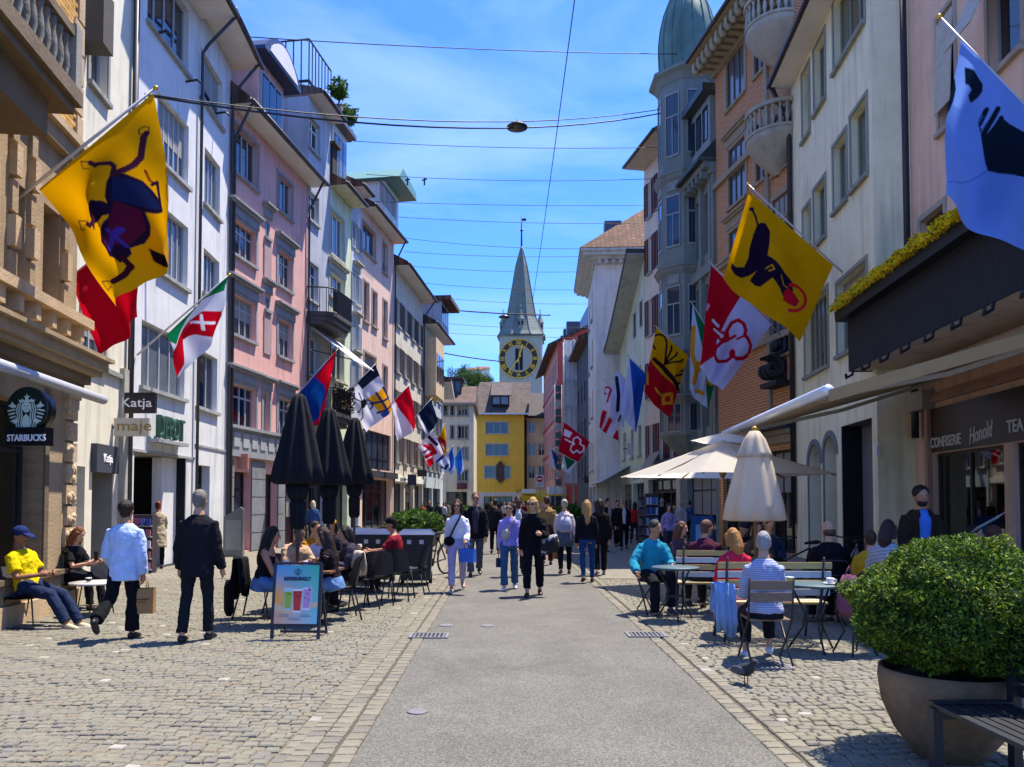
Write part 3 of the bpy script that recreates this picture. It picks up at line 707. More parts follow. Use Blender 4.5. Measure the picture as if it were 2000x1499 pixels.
# grey-white house with the two iron balconies, then cream-green, grey shuttered, pale pink ...
S1 = .155
def onl(t): return (-7.83 + S1 * t, 30.1 + t)
IRON = metalm('#17181c', .6)
def E_():
    b = Bld('balcony_house', 'grey house with black iron balconies and roof terrace railing beside pink house', onl(.06), onl(2.36), 17.9, plaster('#96999f'))
    st = stone('#a3a6ab', .08); k = dict(fm=FR_WHITE, sur=(.1, st), sill=st, t=.7)
    for a in ((596, 624, 216, 277), (596, 622, 365, 420), (598, 621, 506, 580), (598, 621, 653, 728)): b.win(*a, n=2, **k)
    u0, z1 = .35, 3.0; b.shop(.3, b.W - .25, .05, 2.9, n=2); b.wall()
    b.roof(.6, 1.2, TILE_BR, SOFW, gut=PIPE, o0=.05, o1=.1)
    te = thing('roof_railing', 'black iron terrace railing on the roof above the grey balcony house', 'railing', b.pt(0, 0), b.root.rotation_euler.z)
    z0 = 19.2
    bb = MB(); 
    for zz, ww in ((1, .05), (-.7, .08)): MB().bar((0, 0, z0 + zz), (b.W, 0, z0 + zz), ww).build('rail', IRON, te); MB().bar((0, 0, z0 + zz), (0, 2, z0 + zz), ww).build('rail', IRON, te)
    for q in range(7): MB().bar((0, q * .33, z0 - 1.2), (0, q * .33, z0 + 1), .04).build('bar', IRON, te)
    for q in range(1, 8): MB().bar((b.W * q / 7, 0, z0 - 1.2), (b.W * q / 7, 0, z0 + 1), .035).build('bar', IRON, te)
    for lev, (zb, lab) in enumerate(((9.05, 'upper'), (5.1, 'lower'))):
        n = 14; W = b.W + .6; pts = []
        for i in range(n + 1):
            a = math.pi * i / n; pts.append((-.05 + W * i / n, -1.05 * min(1, 1.25 * math.sin(a) ** .35) if 0 < i < n else 0))
        sl = MB(); sl.prism([(0, 0)], 0, 1) if False else None
        for dz, sc_ in ((0, 1), (-.18, .93), (-.34, .8)):
            q = [(x * 1. , y * sc_) for x, y in pts]
            vs = [(x, y, zb + dz) for x, y in q] + [(x, y, zb + dz + .16) for x, y in q]; m_ = n + 1
            sl.mesh(vs, [tuple(range(m_)), tuple(range(2 * m_ - 1, m_ - 1, -1))] + [(i, i + m_, i + 1 + m_, i + 1) for i in range(m_ - 1)])
        o = sl.build('balcony', stone('#4c4a4c'), b.root)
        MB().tube([(x, y * .97, zb + 1.12) for x, y in pts], .03, 6).build('handrail', IRON, o)
        for i in range(n):
            (xa, ya), (xb, yb) = pts[i], pts[i + 1]
            for f in (0, .33, .66): MB().bar((xa + (xb - xa) * f, (ya + (yb - ya) * f) * .97, zb + .16), (xa + (xb - xa) * f, (ya + (yb - ya) * f) * .97, zb + 1.1), .022).build('baluster', IRON, o)
        vs = [(x, y * .955, zb + .22) for x, y in pts[2:-1]] + [(x, y * .955, zb + 1.02) for x, y in pts[2:-1]]; m_ = len(vs) // 2
        link('screen', MB().mesh(vs, [(i, i + 1, i + 1 + m_, i + m_) for i in range(m_ - 1)]).data('screen'), mat('#1a1f2b', .8, .1), o)
        if lev == 1:
            f = MB()
            for _ in range(500):
                i = random.randrange(2, n); x, y = pts[i]; x += random.uniform(-.1, .1); c = Vector((x, y - random.uniform(0, .15), zb + random.uniform(.3, 1.35)))
                d1, d2 = Vector((random.gauss(0, 1), random.gauss(0, 1), random.gauss(0, 1))).normalized() * .06, Vector((random.gauss(0, 1), random.gauss(0, 1), random.gauss(0, 1))).normalized() * .04
                f.face([c - d1, c + d2, c + d1, c - d2], random.randrange(2))
            f.build('climbing_plant', [mat('#3b2a22', .9, .2), mat('#4f3a26', .9, .2)], o)
    a = MB(); z = 8.6; q = [(.2, -.15, z), (b.W + .9, -.15, z), (b.W + 1.2, -1.6, z - 1.2), (.9, -1.6, z - 1.2)]
    a.mesh(q + [(x, y, zz - .03) for x, y, zz in q], [(0, 1, 2, 3), (7, 6, 5, 4), (0, 4, 5, 1), (1, 5, 6, 2), (2, 6, 7, 3), (3, 7, 4, 0)]); ao = a.build('awning', mat('#d5d6d2', .8, .05, trans=.25), b.root)
    MB().bar((.25, -.12, z - .9), (.9, -1.55, z - 1.2), .04).build('arm', IRON, ao)
E_()
def F_():
    st = stone('#b3b0a0', .08)
    b = Bld('cream_green_house', 'pale green and cream house with striped eave behind the iron balconies', onl(2.37), onl(4.9), 15.2, plaster('#b4ba9c'))
    k = dict(fm=FR_WHITE, sur=(.13, st), sill=st)
    for a in ((641, 671, 405, 490), (642, 672, 528, 575), (642, 671, 650, 735)): b.win(*a, n=3, ped=st if a[2] > 500 else None, **k)
    b.shop(.25, b.W - .25, .05, 2.9, n=2); b.wall(); b.roof(.7, 2.5, TILE_RD, plaster('#a9a78d'), gut=PIPE, o1=.1)
    d = MB().box(.7, b.W - .1, .2, 4, 15.3, 18.4).build('dormer', plaster('#b9bcb7'), b.root); MB().box(.4, b.W + .1, -.2, 4, 18.41, 18.6).build('dormer_roof', metalm('#5c5f62'), d)
    for q in range(3): MB().box(.95 + q * .5, 1.35 + q * .5, .16, .199, 16.2, 18).build('pane', GLASSW, d)
    s = MB().box(.0, .55, -.1, 1.2, 15.6, 17).build('small_dormer', mat('#3a3230', .9, .2), b.root); MB().box(-.08, .63, -.25, 1.2, 17.01, 17.12).build('small_dormer_roof', TILE_BR, s)
    b2 = Bld('shuttered_house', 'narrow grey house with pale louvred shutters left of pale pink house', onl(4.92), onl(6.33), 16.2, plaster('#a2a8ad'))
    for yT, yB in ((432, 484), (532, 590), (632, 688), (708, 760)): b2.w(.5, 1.0, b2.uz(690, yB)[1], b2.uz(690, yT)[1], n=2, fm=FR_WHITE, sill=st, sh=paint('#a9b0b4'), ped=st if yT > 500 else None)
    b2.shop(.2, b2.W - .2, .05, 2.9, n=1); b2.wall(); b2.roof(.55, 2, TILE_BR, SOFW, gut=PIPE)
F_()
PPINK = plaster('#c2a594')
def H_():
    b = Bld('pale_pink_house', 'pale pink plastered house with teal roofed dormer and dark ground floor', onl(6.35), onl(11.5), 15.8, PPINK)
    st = stone('#a1958f', .08); k = dict(fm=paint('#8b8680'), sur=(.1, st), sill=st)
    for a in ((708, 733, 432, 487, 2), (747, 756, 472, 530, 1), (710, 720, 548, 625, 1), (727, 736, 567, 635, 1), (748, 756, 585, 659, 1), (711, 734, 687, 745, 3), (748, 756, 714, 770, 1)): b.win(*a[:4], n=a[4], **k)
    u0, z1 = b.uz(712, 835); u1, _ = b.uz(758, 860); b.w(.3, b.W - .4, 3.3, 5.2, n=5, t=.3, fm=FR_DARK, gm=GLASS2); b.shop(.3, b.W - .4, .05, 2.8, n=4); b.wall()
    b.band(2.9, 3.2, .3, metalm('#3c3f45'), 'shop_canopy'); b.roof(.65, 2.6, TILE_BR, SOFW, gut=PIPE, o1=.2); b.pipe(b.W - .02, .1, 14.6, metalm('#1e2b4a'), bend=.65)
    d = MB().box(2.6, b.W - .2, -.3, 3.4, 15.9, 18.2).build('dormer', plaster('#c3c1bb'), b.root)
    MB().prism([(2.2, 18.21), (b.W + .3, 18.21), (b.W + .1, 18.6), (2.9, 18.9)], -1.2, 3.4).build('dormer_roof', metalm('#5f9089', .6), d)
    te = thing('roof_railing', 'dark roof terrace railing on the pale pink house', 'railing', b.pt(0, 0), b.root.rotation_euler.z)
    bb = MB(); bb.bar((0, -.9, 17.1), (2.6, -.9, 17.1), .05); bb.build('rail', IRON, te)
    for q in range(14): MB().bar((q * .2, -.9, 16.1), (q * .2, -.9, 17.1), .03).build('bar', IRON, te)
H_()
def onl2(px, Y): return (gx(px, Y), Y)
def I_():
    e = onl(11.55); f = (-5.27, 49.4)
    b = Bld('beige_house', 'beige house with brown shutters beyond the pale pink house', e, f, 14.6, plaster('#b3ab98'))
    br = paint('#5d4b41')
    b.grid([1.0, 2.9, 4.8, 6.7], [3.9, 6.4, 8.9, 11.5], .85, 1.45, n=2, fm=FR_WHITE, sh=br, sill=FR_STONE)
    for q in range(3): b.shop(.4 + q * 2.5, 2.6 + q * 2.5, .05, 2.7, n=2, fm=FR_DARK)
    b.wall(); b.roof(.8, 2.6, TILE_RD, SOFW, gut=PIPE, o1=.3); b.band(2.8, 3.1, .1, plaster('#c9c6bd'), 'shop_fascia')
    u, z = 1.0, 2.86; text('lettering', 'GERIN', .26, mat('#77736b', .6, 0), b.root, (1.2, -.11, z), sx=1.6)
    b.pipe(b.W - .05, .1, 13.4, PIPE, bend=.8)
    b2 = Bld('bay_house', 'pale blue grey house with stacked jetties at the far end of left row', (-5.25, 49.45), (-4.6, 56.1), 13.2, plaster('#9da7a9'))
    b2.grid([.9, 2.5, 4.1, 5.7], [3.8, 6.3, 8.8], .9, 1.4, n=2, fm=FR_WHITE, sh=paint('#6f6058'), sill=FR_STONE)
    for q in range(2): b2.shop(.4 + q * 3, 3.1 + q * 3, .05, 2.6, n=2)
    b2.wall(); b2.roof(.85, 2.6, TILE_BR, SOFW, gut=PIPE, o1=.3)
    d = MB().box(2.6, 5.6, -.7, 3, 13.3, 15.4).build('dormer', plaster('#9aa6ad'), b2.root); MB().box(2.3, 6.2, -1.4, 3, 15.41, 15.7).build('dormer_roof', TILE_BR, d)
    for q in range(4): MB().box(2.8 + q * .7, 3.3 + q * .7, -.735, -.701, 14, 15.2).build('pane', GLASS, d)
    j = MB().box(.2, 3.2, -.8, -.02, 8.6, 12.4).build('oriel', plaster('#b7a07e'), b2.root)
    for q in range(3): MB().box(.4 + q * .95, 1.1 + q * .95, -.835, -.801, 9.6, 11.4).build('pane', GLASS, j)
    # lower link beyond, turning the corner
    b3 = Bld('corner_house', 'small white corner house with flag poles at the end of the left row', (-4.9, 56.3), (-5.3, 66), 10.5, plaster('#aab0b0'))
    b3.grid([1, 3, 5, 7], [3.6, 6.3, 8.4], .9, 1.3, n=2, fm=FR_WHITE, sill=FR_STONE); b3.shop(.4, 4, .05, 2.6, n=3); b3.wall(); b3.roof(1, 2.4, TILE_BR, SOFW)
I_()
# ------------------------------------------------------------------ right row
def R1_():
    b = Bld('confectioner_house', 'pale rose house with flower balcony awning and confectioner shop front', (8.93, 16.72), (8.05, 7.4), 15, plaster('#bf9f8a'))
    st = stone('#a59a8d', .1); W = b.W
    # shop window and sign board
    us, zt = b.uz(1822, 800); _, zs = b.uz(1822, 885); zb = .75
    b.w(us, us + 2.6, zb, zs - .02, n=2, fm=paint('#3c2a26'), gm=clearglass(), rv=.15, name='shop_window'); b.w(us + 2.9, us + 5.4, zb, zs - .02, n=2, fm=paint('#3c2a26'), gm=clearglass(), rv=.15, name='shop_window')
    for u0, u1, z0, z1 in ((.55, 1.6, 5.0, 7.6), (2.3, 3.4, 5.0, 7.6)): b.w(u0, u1, z0, z1, n=2, fm=FR_BROWN, gm=GLASS3, sur=(.12, st))
    a = b.uz(1832, 60); c = b.uz(1868, 262)
    b.w(a[0], c[0], b.uz(1832, 265)[1], b.uz(1832, 40)[1], n=1, fm=FR_GREY, gm=GLASS3, sur=(.1, st), sill=st, rv=.2)
    u2, z2 = b.uz(1955, 160); u3, _ = b.uz(1992, 160)
    b.w(u2 - .35, u3 + .1, z2 + .25, z2 + 2.4, n=1, fm=FR_GREY, gm=GLASS3, sur=(.1, st), sill=st, rv=.2)
    b.wall()
    MB().box(us - .1, us + 5.6, .16, 3.0, .3, zs + .3).build('shop_room', mat('#b9a680', .9, .15, 2), b.root)
    for q in range(3): MB().box(us + .2 + q * 1.9, us + 1.6 + q * 1.9, .5, 1.5, zs + .2, zs + .24).build('ceiling_light', emit('#ffe2a8', 5.), b.root)
    for q in range(9):
        for r_ in range(3): MB().box(us + .15 + q * .6, us + .6 + q * .6, 2.6, 2.9, .9 + r_ * .5, 1.22 + r_ * .5).build('shelf_goods', mat(('#7a6a2a', '#8a8a6a', '#4a5a3a', '#a89a7a', '#5a3a2a')[(q * 2 + r_) % 5], .6, .2), b.root)
    for q in range(4): MB().box(us + .2 + q * 1.35, us + .32 + q * 1.35, .4, .55, .31, zs + .28).build('column', mat('#c9cbc4', .6, .1), b.root)
    MB().box(us - .02, us + 5.5, -.03, .0, zs, zt).build('sign_board', mat('#2a1a1a', .35, .1), b.root)
    wt = mat('#dcdad4', .5, 0)
    u, z = b.uz(1821, 876); u_, _ = b.uz(1884, 870); text('lettering', 'CONFISERIE', .30, wt, b.root, (u, -.036, z), sx=(u_ - u) / (.30 * 5.6), bold=.004)
    u, z = b.uz(1897, 868); text('lettering', 'Honold', .42, wt, b.root, (u, -.036, z), sx=.62, shear=.35, bold=.003, rot=(R(90), R(-6), 0)); 
    u, z = b.uz(1971, 846); text('lettering', 'TEA ROOM', .30, wt, b.root, (u, -.036, z), sx=.9, bold=.004)
    # stone frame round the shop front
    fr = MB()
    for k_, (o, p) in enumerate(((.06, .1), (.16, .06))):
        fr.box(us - .12 - o, us - .03 - o + .04, -p, .0, 0, zt + .12 + o); fr.box(us - .12 - o, us + 5.6, -p - .002, 0, zt + .06 + o, zt + .16 + o)
    fr.build('shop_frame', stone('#b08a78', .1), b.root)
    b.blk(1740, 1790, 950, 1120, .06, mat('#a89325', .7, .15), 'notice_board')
    u, z = b.uz(1752, 958); text('lettering', 'X', .1, mat('#222', .6, 0), b.root, (u, -.066, z))
    b.blk(1797, 1826, 770, 806, .25, paint('#9a938c'), 'junction_box'); b.pipe(.06, 4.5, 15, metalm('#33252a'), r=.09)
    b.pipe(.45, 3.0, 4.3, metalm('#23232a'), r=.08, off=.15)
    # outward tilted shutter panel of the left window and roller blind
    sh = MB(); u0, z0 = a[0], b.uz(1832, 265)[1]
    w_ = c[0] - a[0]; sh.mesh([(u0, -.02, z0 + 2.2), (u0 + w_, -.02, z0 + 2.2), (u0 + w_, -.1, z0 + .35), (u0, -.1, z0 + .35), (u0, -.04, z0 + 2.2), (u0 + w_, -.04, z0 + 2.2), (u0 + w_, -.12, z0 + .35), (u0, -.12, z0 + .35)], [(0,1,2,3),(7,6,5,4),(0,4,5,1),(1,5,6,2),(2,6,7,3),(3,7,4,0)])
    sh.build('sun_blind', cloth('#b5b1a5'), b.root)
    sh = MB(); u0 = u2 - .35; z0 = z2 + .25
    sh.mesh([(u0, -.05, z0 + 2.0), (u0 + .9, -.05, z0 + 2.0), (u0 + .9, -.75, z0 + .5), (u0, -.75, z0 + .5), (u0, -.08, z0 + 2.0), (u0 + .9, -.08, z0 + 2.0), (u0 + .9, -.78, z0 + .5), (u0, -.78, z0 + .5)], [(0,1,2,3),(7,6,5,4),(0,4,5,1),(1,5,6,2),(2,6,7,3),(3,7,4,0)])
    sh.build('sun_blind', cloth('#b5b1a5'), b.root)
    # balcony: slab, slatted black parapet, hooks, flower box
    zb, pr = 4.55, 1.25; bo = MB().box(-.1, W - 1, -pr, -.01, zb, zb + .3).build('balcony', plaster('#b7a48e'), b.root)
    SL = mat('#0b0c0f', .7, .15, 6)
    n = 0; u = -.1
    while u < 7.2: MB().box(u, u + .055, -pr - .06, -pr - .025, zb - .02, zb + 1.18).build('slat', SL, bo); u += .062
    for k in range(18): MB().box(-.165, -.13, -pr + k * .062, -pr + .055 + k * .062, zb - .02, zb + 1.18).build('slat', SL, bo)
    MB().box(-.12, 7.3, -pr - .02, -pr + .03, zb + .3, zb + 1.1).build('backing', SL, bo)
    fb = MB(); fb.prism([(-.25, zb + 1.12), (7.3, zb + 1.12), (7.3, zb + 1.36), (-.32, zb + 1.36)], -pr - .28, -pr + .08); fb.build('flower_box', mat('#0d0d10', .6, .1), bo)
    for k in range(8):
        u = .1 + k * .95; MB().tube([(u, -pr - .03, zb), (u, -pr - .05, zb - .12), (u + .05, -pr - .2, zb - .2), (u + .16, -pr - .24, zb - .14)], .03, 6).build('hook', metalm('#2a2a2e'), bo)
    # awning reaching out over the terrace
    pts = [at(1415, 848, 16.4), at(1618, 762, 10.0)]
    T = b.root.matrix_basis.inverted() if False else None
    inv = Matrix.Translation((b.P0.x, b.P0.y, 0)) @ Matrix.Rotation(b.root.rotation_euler.z, 4, 'Z'); inv = inv.inverted()
    A, N_ = inv @ pts[0], inv @ pts[1]
    Wf, Wn = Vector((A.x, -.05, 4.25)), Vector((N_.x, -.05, 4.25))
    cl = mat('#c4b49a', .85, .06, 3, trans=.3)
    aw = MB()
    m_ = 8; vs = []
    for i in range(m_ + 1):
        f = i / m_; p, q = A.lerp(N_, f), Wf.lerp(Wn, f)
        for j in range(5): g_ = j / 4; r = p.lerp(q, g_); r.z -= .06 * math.sin(math.pi * g_) + .012 * math.sin(f * 40) * (1 - g_); vs.append(r)
    fs = [(i*5+j, i*5+j+1, (i+1)*5+j+1, (i+1)*5+j) for i in range(m_) for j in range(4)]
    aw.mesh(vs, fs, 0, True); aw.mesh([v - Vector((0, 0, .012)) for v in vs], [f[::-1] for f in fs], 0, True)
    ao = link('awning', aw.data('awning'), cl, b.root)
    MB().tube([A, N_], .075, 12).build('front_bar', mat('#dfe0e2', .35, .03, metal=.3), ao)
    for f in (.08, .92):
        p, q = A.lerp(N_, f), Wf.lerp(Wn, f); mid = p.lerp(q, .5) + Vector((.5 if f < .5 else -.5, 0, -.22))
        MB().bar(q + Vector((0, 0, -.15)), mid, .07).build('arm', metalm('#b9b6ae'), ao); MB().bar(mid, p + Vector((0, 0, -.05)), .07).build('arm', metalm('#b9b6ae'), ao)
    MB().box(A.x - .1, N_.x + .1, -.3, -.0, 4.12, 4.4).build('cassette', paint('#b9ab95'), ao)
    for f in np.linspace(.02, .98, 7): p, q = A.lerp(N_, f), Wf.lerp(Wn, f); MB().bar(p + Vector((0, 0, -.07)), q + Vector((0, 0, -.09)), .03).build('batten', paint('#a8987e'), ao)
    val = MB(); e = Vector((0, 0, -.2)); val.mesh([N_, Wn, Wn + e, N_ + e * .8], [(0, 1, 2, 3)]); link('valance', val.data('valance'), mat('#a58257', .85, .08, 3), ao)
    return b
bH = R1_()
CREAM = plaster('#cbbfa0')
def R2_():
    b = Bld('arcade_house', 'white house with two arched openings and deep dark doorway on the right', (gx(1556, 23.2), 23.2), (gx(1716, 16.7), 16.7), 14.35, CREAM)
    st = stone('#8f9084', .08); k = dict(fm=FR_OLIVE, gm=glassm('#4a5148', .1), sur=(.1, st), sill=st, rv=.22)
    for a in ((1628, 1688, 5, 146, 3), (1590, 1611, 100, 228, 2), (1567, 1581, 149, 281, 1), (1662, 1693, 232, 376, 2), (1628, 1653, 291, 418, 2), (1590, 1612, 375, 485, 2), (1569, 1582, 413, 512, 1), (1635, 1693, 558, 697, 4), (1572, 1617, 602, 738, 5)): b.win(*a[:4], n=a[4], **k)
    arcs = []
    for i, (p0, p1, yT) in enumerate(((1580, 1603, 872), (1610, 1633, 856))):
        u0, z1 = b.uz(p0, yT); u1, _ = b.uz(p1, yT); b.hole(u0, u1, .0, z1, .7); arcs.append((u0, u1, z1))
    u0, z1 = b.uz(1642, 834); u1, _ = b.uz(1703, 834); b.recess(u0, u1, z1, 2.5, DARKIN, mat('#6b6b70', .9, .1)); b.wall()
    MB().box(u0 + .01, u0 + 1.1, .5, .55, .02, z1 - .02).build('side_panel', mat('#6d6f78', .7, .1), b.root)
    for a0, a1, z1 in arcs:
        r = (a1 - a0) / 2; c = (a0 + a1) / 2; zc = z1 - r; n = 12
        for sgn in (-1, 1):
            pl = [(c + sgn * r * math.cos(t), zc + r * math.sin(t)) for t in np.linspace(0, math.pi / 2, n)] + [(c + sgn * r, z1)]
            MB().prism(pl if sgn > 0 else pl[::-1], .0, .69).build('spandrel', CREAM, b.root)
        tr = MB()
        for r0, r1 in ((r, r + .16),):
            q = [(c - math.cos(t) * rr, zc + math.sin(t) * rr) for rr in (r0, r1) for t in np.linspace(0, math.pi, 19)]
            vs = [(x, -.04, z) for x, z in q] + [(x, -.001, z) for x, z in q]
            tr.mesh(vs, [(i, i + 1, i + 20, i + 19) for i in range(18)] + [(i + 19, i + 20, i + 58, i + 57) for i in range(18)] + [(i, i + 38, i + 39, i + 1) for i in range(18)])
        tr.build('arch_trim', stone('#77787a', .08), b.root)
        MB().box(a0 + .01, a1 - .01, .62, .66, .02, z1).build('arch_glass', GLASS3, b.root)
        MB().box(a0 - .1, a0, -.03, .0, 0, zc).build('jamb', stone('#77787a', .08), b.root)
    b.roof(.62, 2.5, TILE_BR, plaster('#bdb9b1', .05), gut=metalm('#2a2028'), thick=.25); b.pipe(.05, 1, 12.6, metalm('#241d24'), bend=.6, r=.075)
    b.blk(1713.5, 1717, 872, 890, .05, mat('#e0e0ea', .5, 0), 'house_number')
R2_()
ORGB = brickm('#b87350', '#aa6743', '#c79c6c', .5, .1, .022); OST = stone('#9a8c74', .1)
def R3_():
    b = Bld('brick_house', 'orange brick house with pale stone balconies and scrolled eave brackets', (gx(1405, 28.8), 28.8), (gx(1555.5, 23.3), 23.3), 18.25, ORGB)
    k = dict(fm=FR_BROWN, gm=GLASSW, sur=(.16, OST), sill=OST, rv=.1)
    for a in ((1419, 1454, 122, 220, 3), (1474, 1494, 95, 154, 2), (1423, 1456, 296, 410, 3), (1477, 1497, 318, 362, 2), (1424, 1456, 458, 560, 3), (1478, 1497, 470, 545, 2)): b.win(*a[:4], n=a[4], ped=OST if a[2] > 250 and a[4] == 3 else None, **k)
    for yT, yB in ((20, 120), (235, 345), (395, 520), (590, 700)): b.win(1509, 1541, yT, yB, n=3, **k)
    uR = b.uz(1497, 700)[0]
    b.shop(uR, b.W - .1, .05, 3.3, n=3, gm=glassm('#0f1d20')); b.shop(.2, uR - .4, .05, 3.0, n=2, gm=glassm('#13201f')); b.wall()
    for z0, z1, p in ((3.5, 3.75, .12), (3.75, 3.9, .25), (6.8, 7.0, .12), (10.3, 10.45, .15), (10.45, 10.55, .2), (13.5, 13.7, .15), (17.8, 18.2, .15)): b.band(z0, z1, p, OST, 'string_course')
    ur0, ur1 = b.uz(1501, 300)[0], b.W - .15
    MB().box(ur0 - .12, ur0 + .1, -.1, .0, 3.9, 17.8).build('pilaster', OST, b.root)
    MB().box(.0, b.W, -.035, .0, 3.92, 6.78).build('lower_facing', stone('#6f7371', .12), b.root) if False else None
    # eave with scroll brackets
    r = b.roof(1.1, 2, TILE_BR, OST, thick=.3, gut=metalm('#3a2c30')); 
    for q in range(14):
        u = .15 + q * (b.W - .3) / 13; MB().prism([(u - .11, 17.95), (u + .11, 17.95), (u + .11, 18.25), (u - .11, 18.25)], -.95, 0).tube([(u - .11, -.8, 17.97), (u + .11, -.8, 17.97)], .14, 10).build('eave_bracket', stone('#a3977d', .1), b.root)
    # stone balconies
    for zb in (16.55, 13.0):
        uc = (ur0 + ur1) / 2 + .05; rad = 1.0; o = MB()
        prof = [(.12, -1.0), (.4, -.78), (.66, -.5), (.86, -.25), (.98, -.08), (1.02, 0), (1.02, .16), (1.06, .16), (1.06, .24)]
        n = 14
        def arc(rr, z): return [(uc - math.cos(math.pi * i / n) * rr * 1.0, -math.sin(math.pi * i / n) * rr * .95 - .02, zb + z) for i in range(n + 1)]
        for (r0, z0), (r1, z1) in zip(prof[:-1], prof[1:]):
            p, q = arc(r0, z0), arc(r1, z1); o.mesh(p + q, [(i, i + 1, i + n + 2, i + n + 1) for i in range(n)], 0, False)
        o.face(arc(1.06, .24)); BS = stone('#a59f90', .12); bo = o.build('balcony', BS, b.root)
        for i in range(n + 1):
            x, y, _ = arc(.96, 0)[i]; x2 = x; MB().lathe([(.05, .24), (.05, .28), (.03, .33), (.068, .48), (.06, .58), (.03, .75), (.055, .84), (.055, .9)], 8, (x, y - .01, zb)).build('baluster', BS, bo)
        rl = MB(); p, q = arc(1.07, .9), arc(.85, .9); rl.mesh(p + q + [(x, y, z + .12) for x, y, z in p + q], [(i, i + 1, i + n + 2, i + n + 1) for i in range(n)] + [(i + 2*n + 2, i + 2*n + 3, i + 3*n + 4, i + 3*n + 3) for i in range(n)] + [(i, i + 1, i + 2*n + 3, i + 2*n + 2) for i in range(n)]); rl.build('handrail', BS, bo)
    # dark scrolled bracket over the portal
    u, z = b.uz(1528, 735); s = MB(); s.box(u - .5, u + .5, -.5, 0, z - .35, z - .2); sp_ = [(u + .0, -.42 + (.06 + .022 * k) * math.cos(k * .55), z + .2 + (.06 + .022 * k) * math.sin(k * .55)) for k in range(16)] + [(u, -.05, z + .75), (u, -.02, z + 1.2)]
    for dx in (-.28, 0, .28): s.tube([(x + dx, y, zz) for x, y, zz in sp_], .07, 6)
    s.box(u - .3, u + .3, -.2, 0, z - .2, z + .5); s.ball((u, -.25, z + .95), .2, .15, .2); s.build('scroll_bracket', mat('#26282b', .7, .15), b.root); b.band(3.9, 4.3, .7, metalm('#2c3133'), 'portal_canopy', uR - .2)
R3_()
GRN_ST = stone('#7d837c', .1)
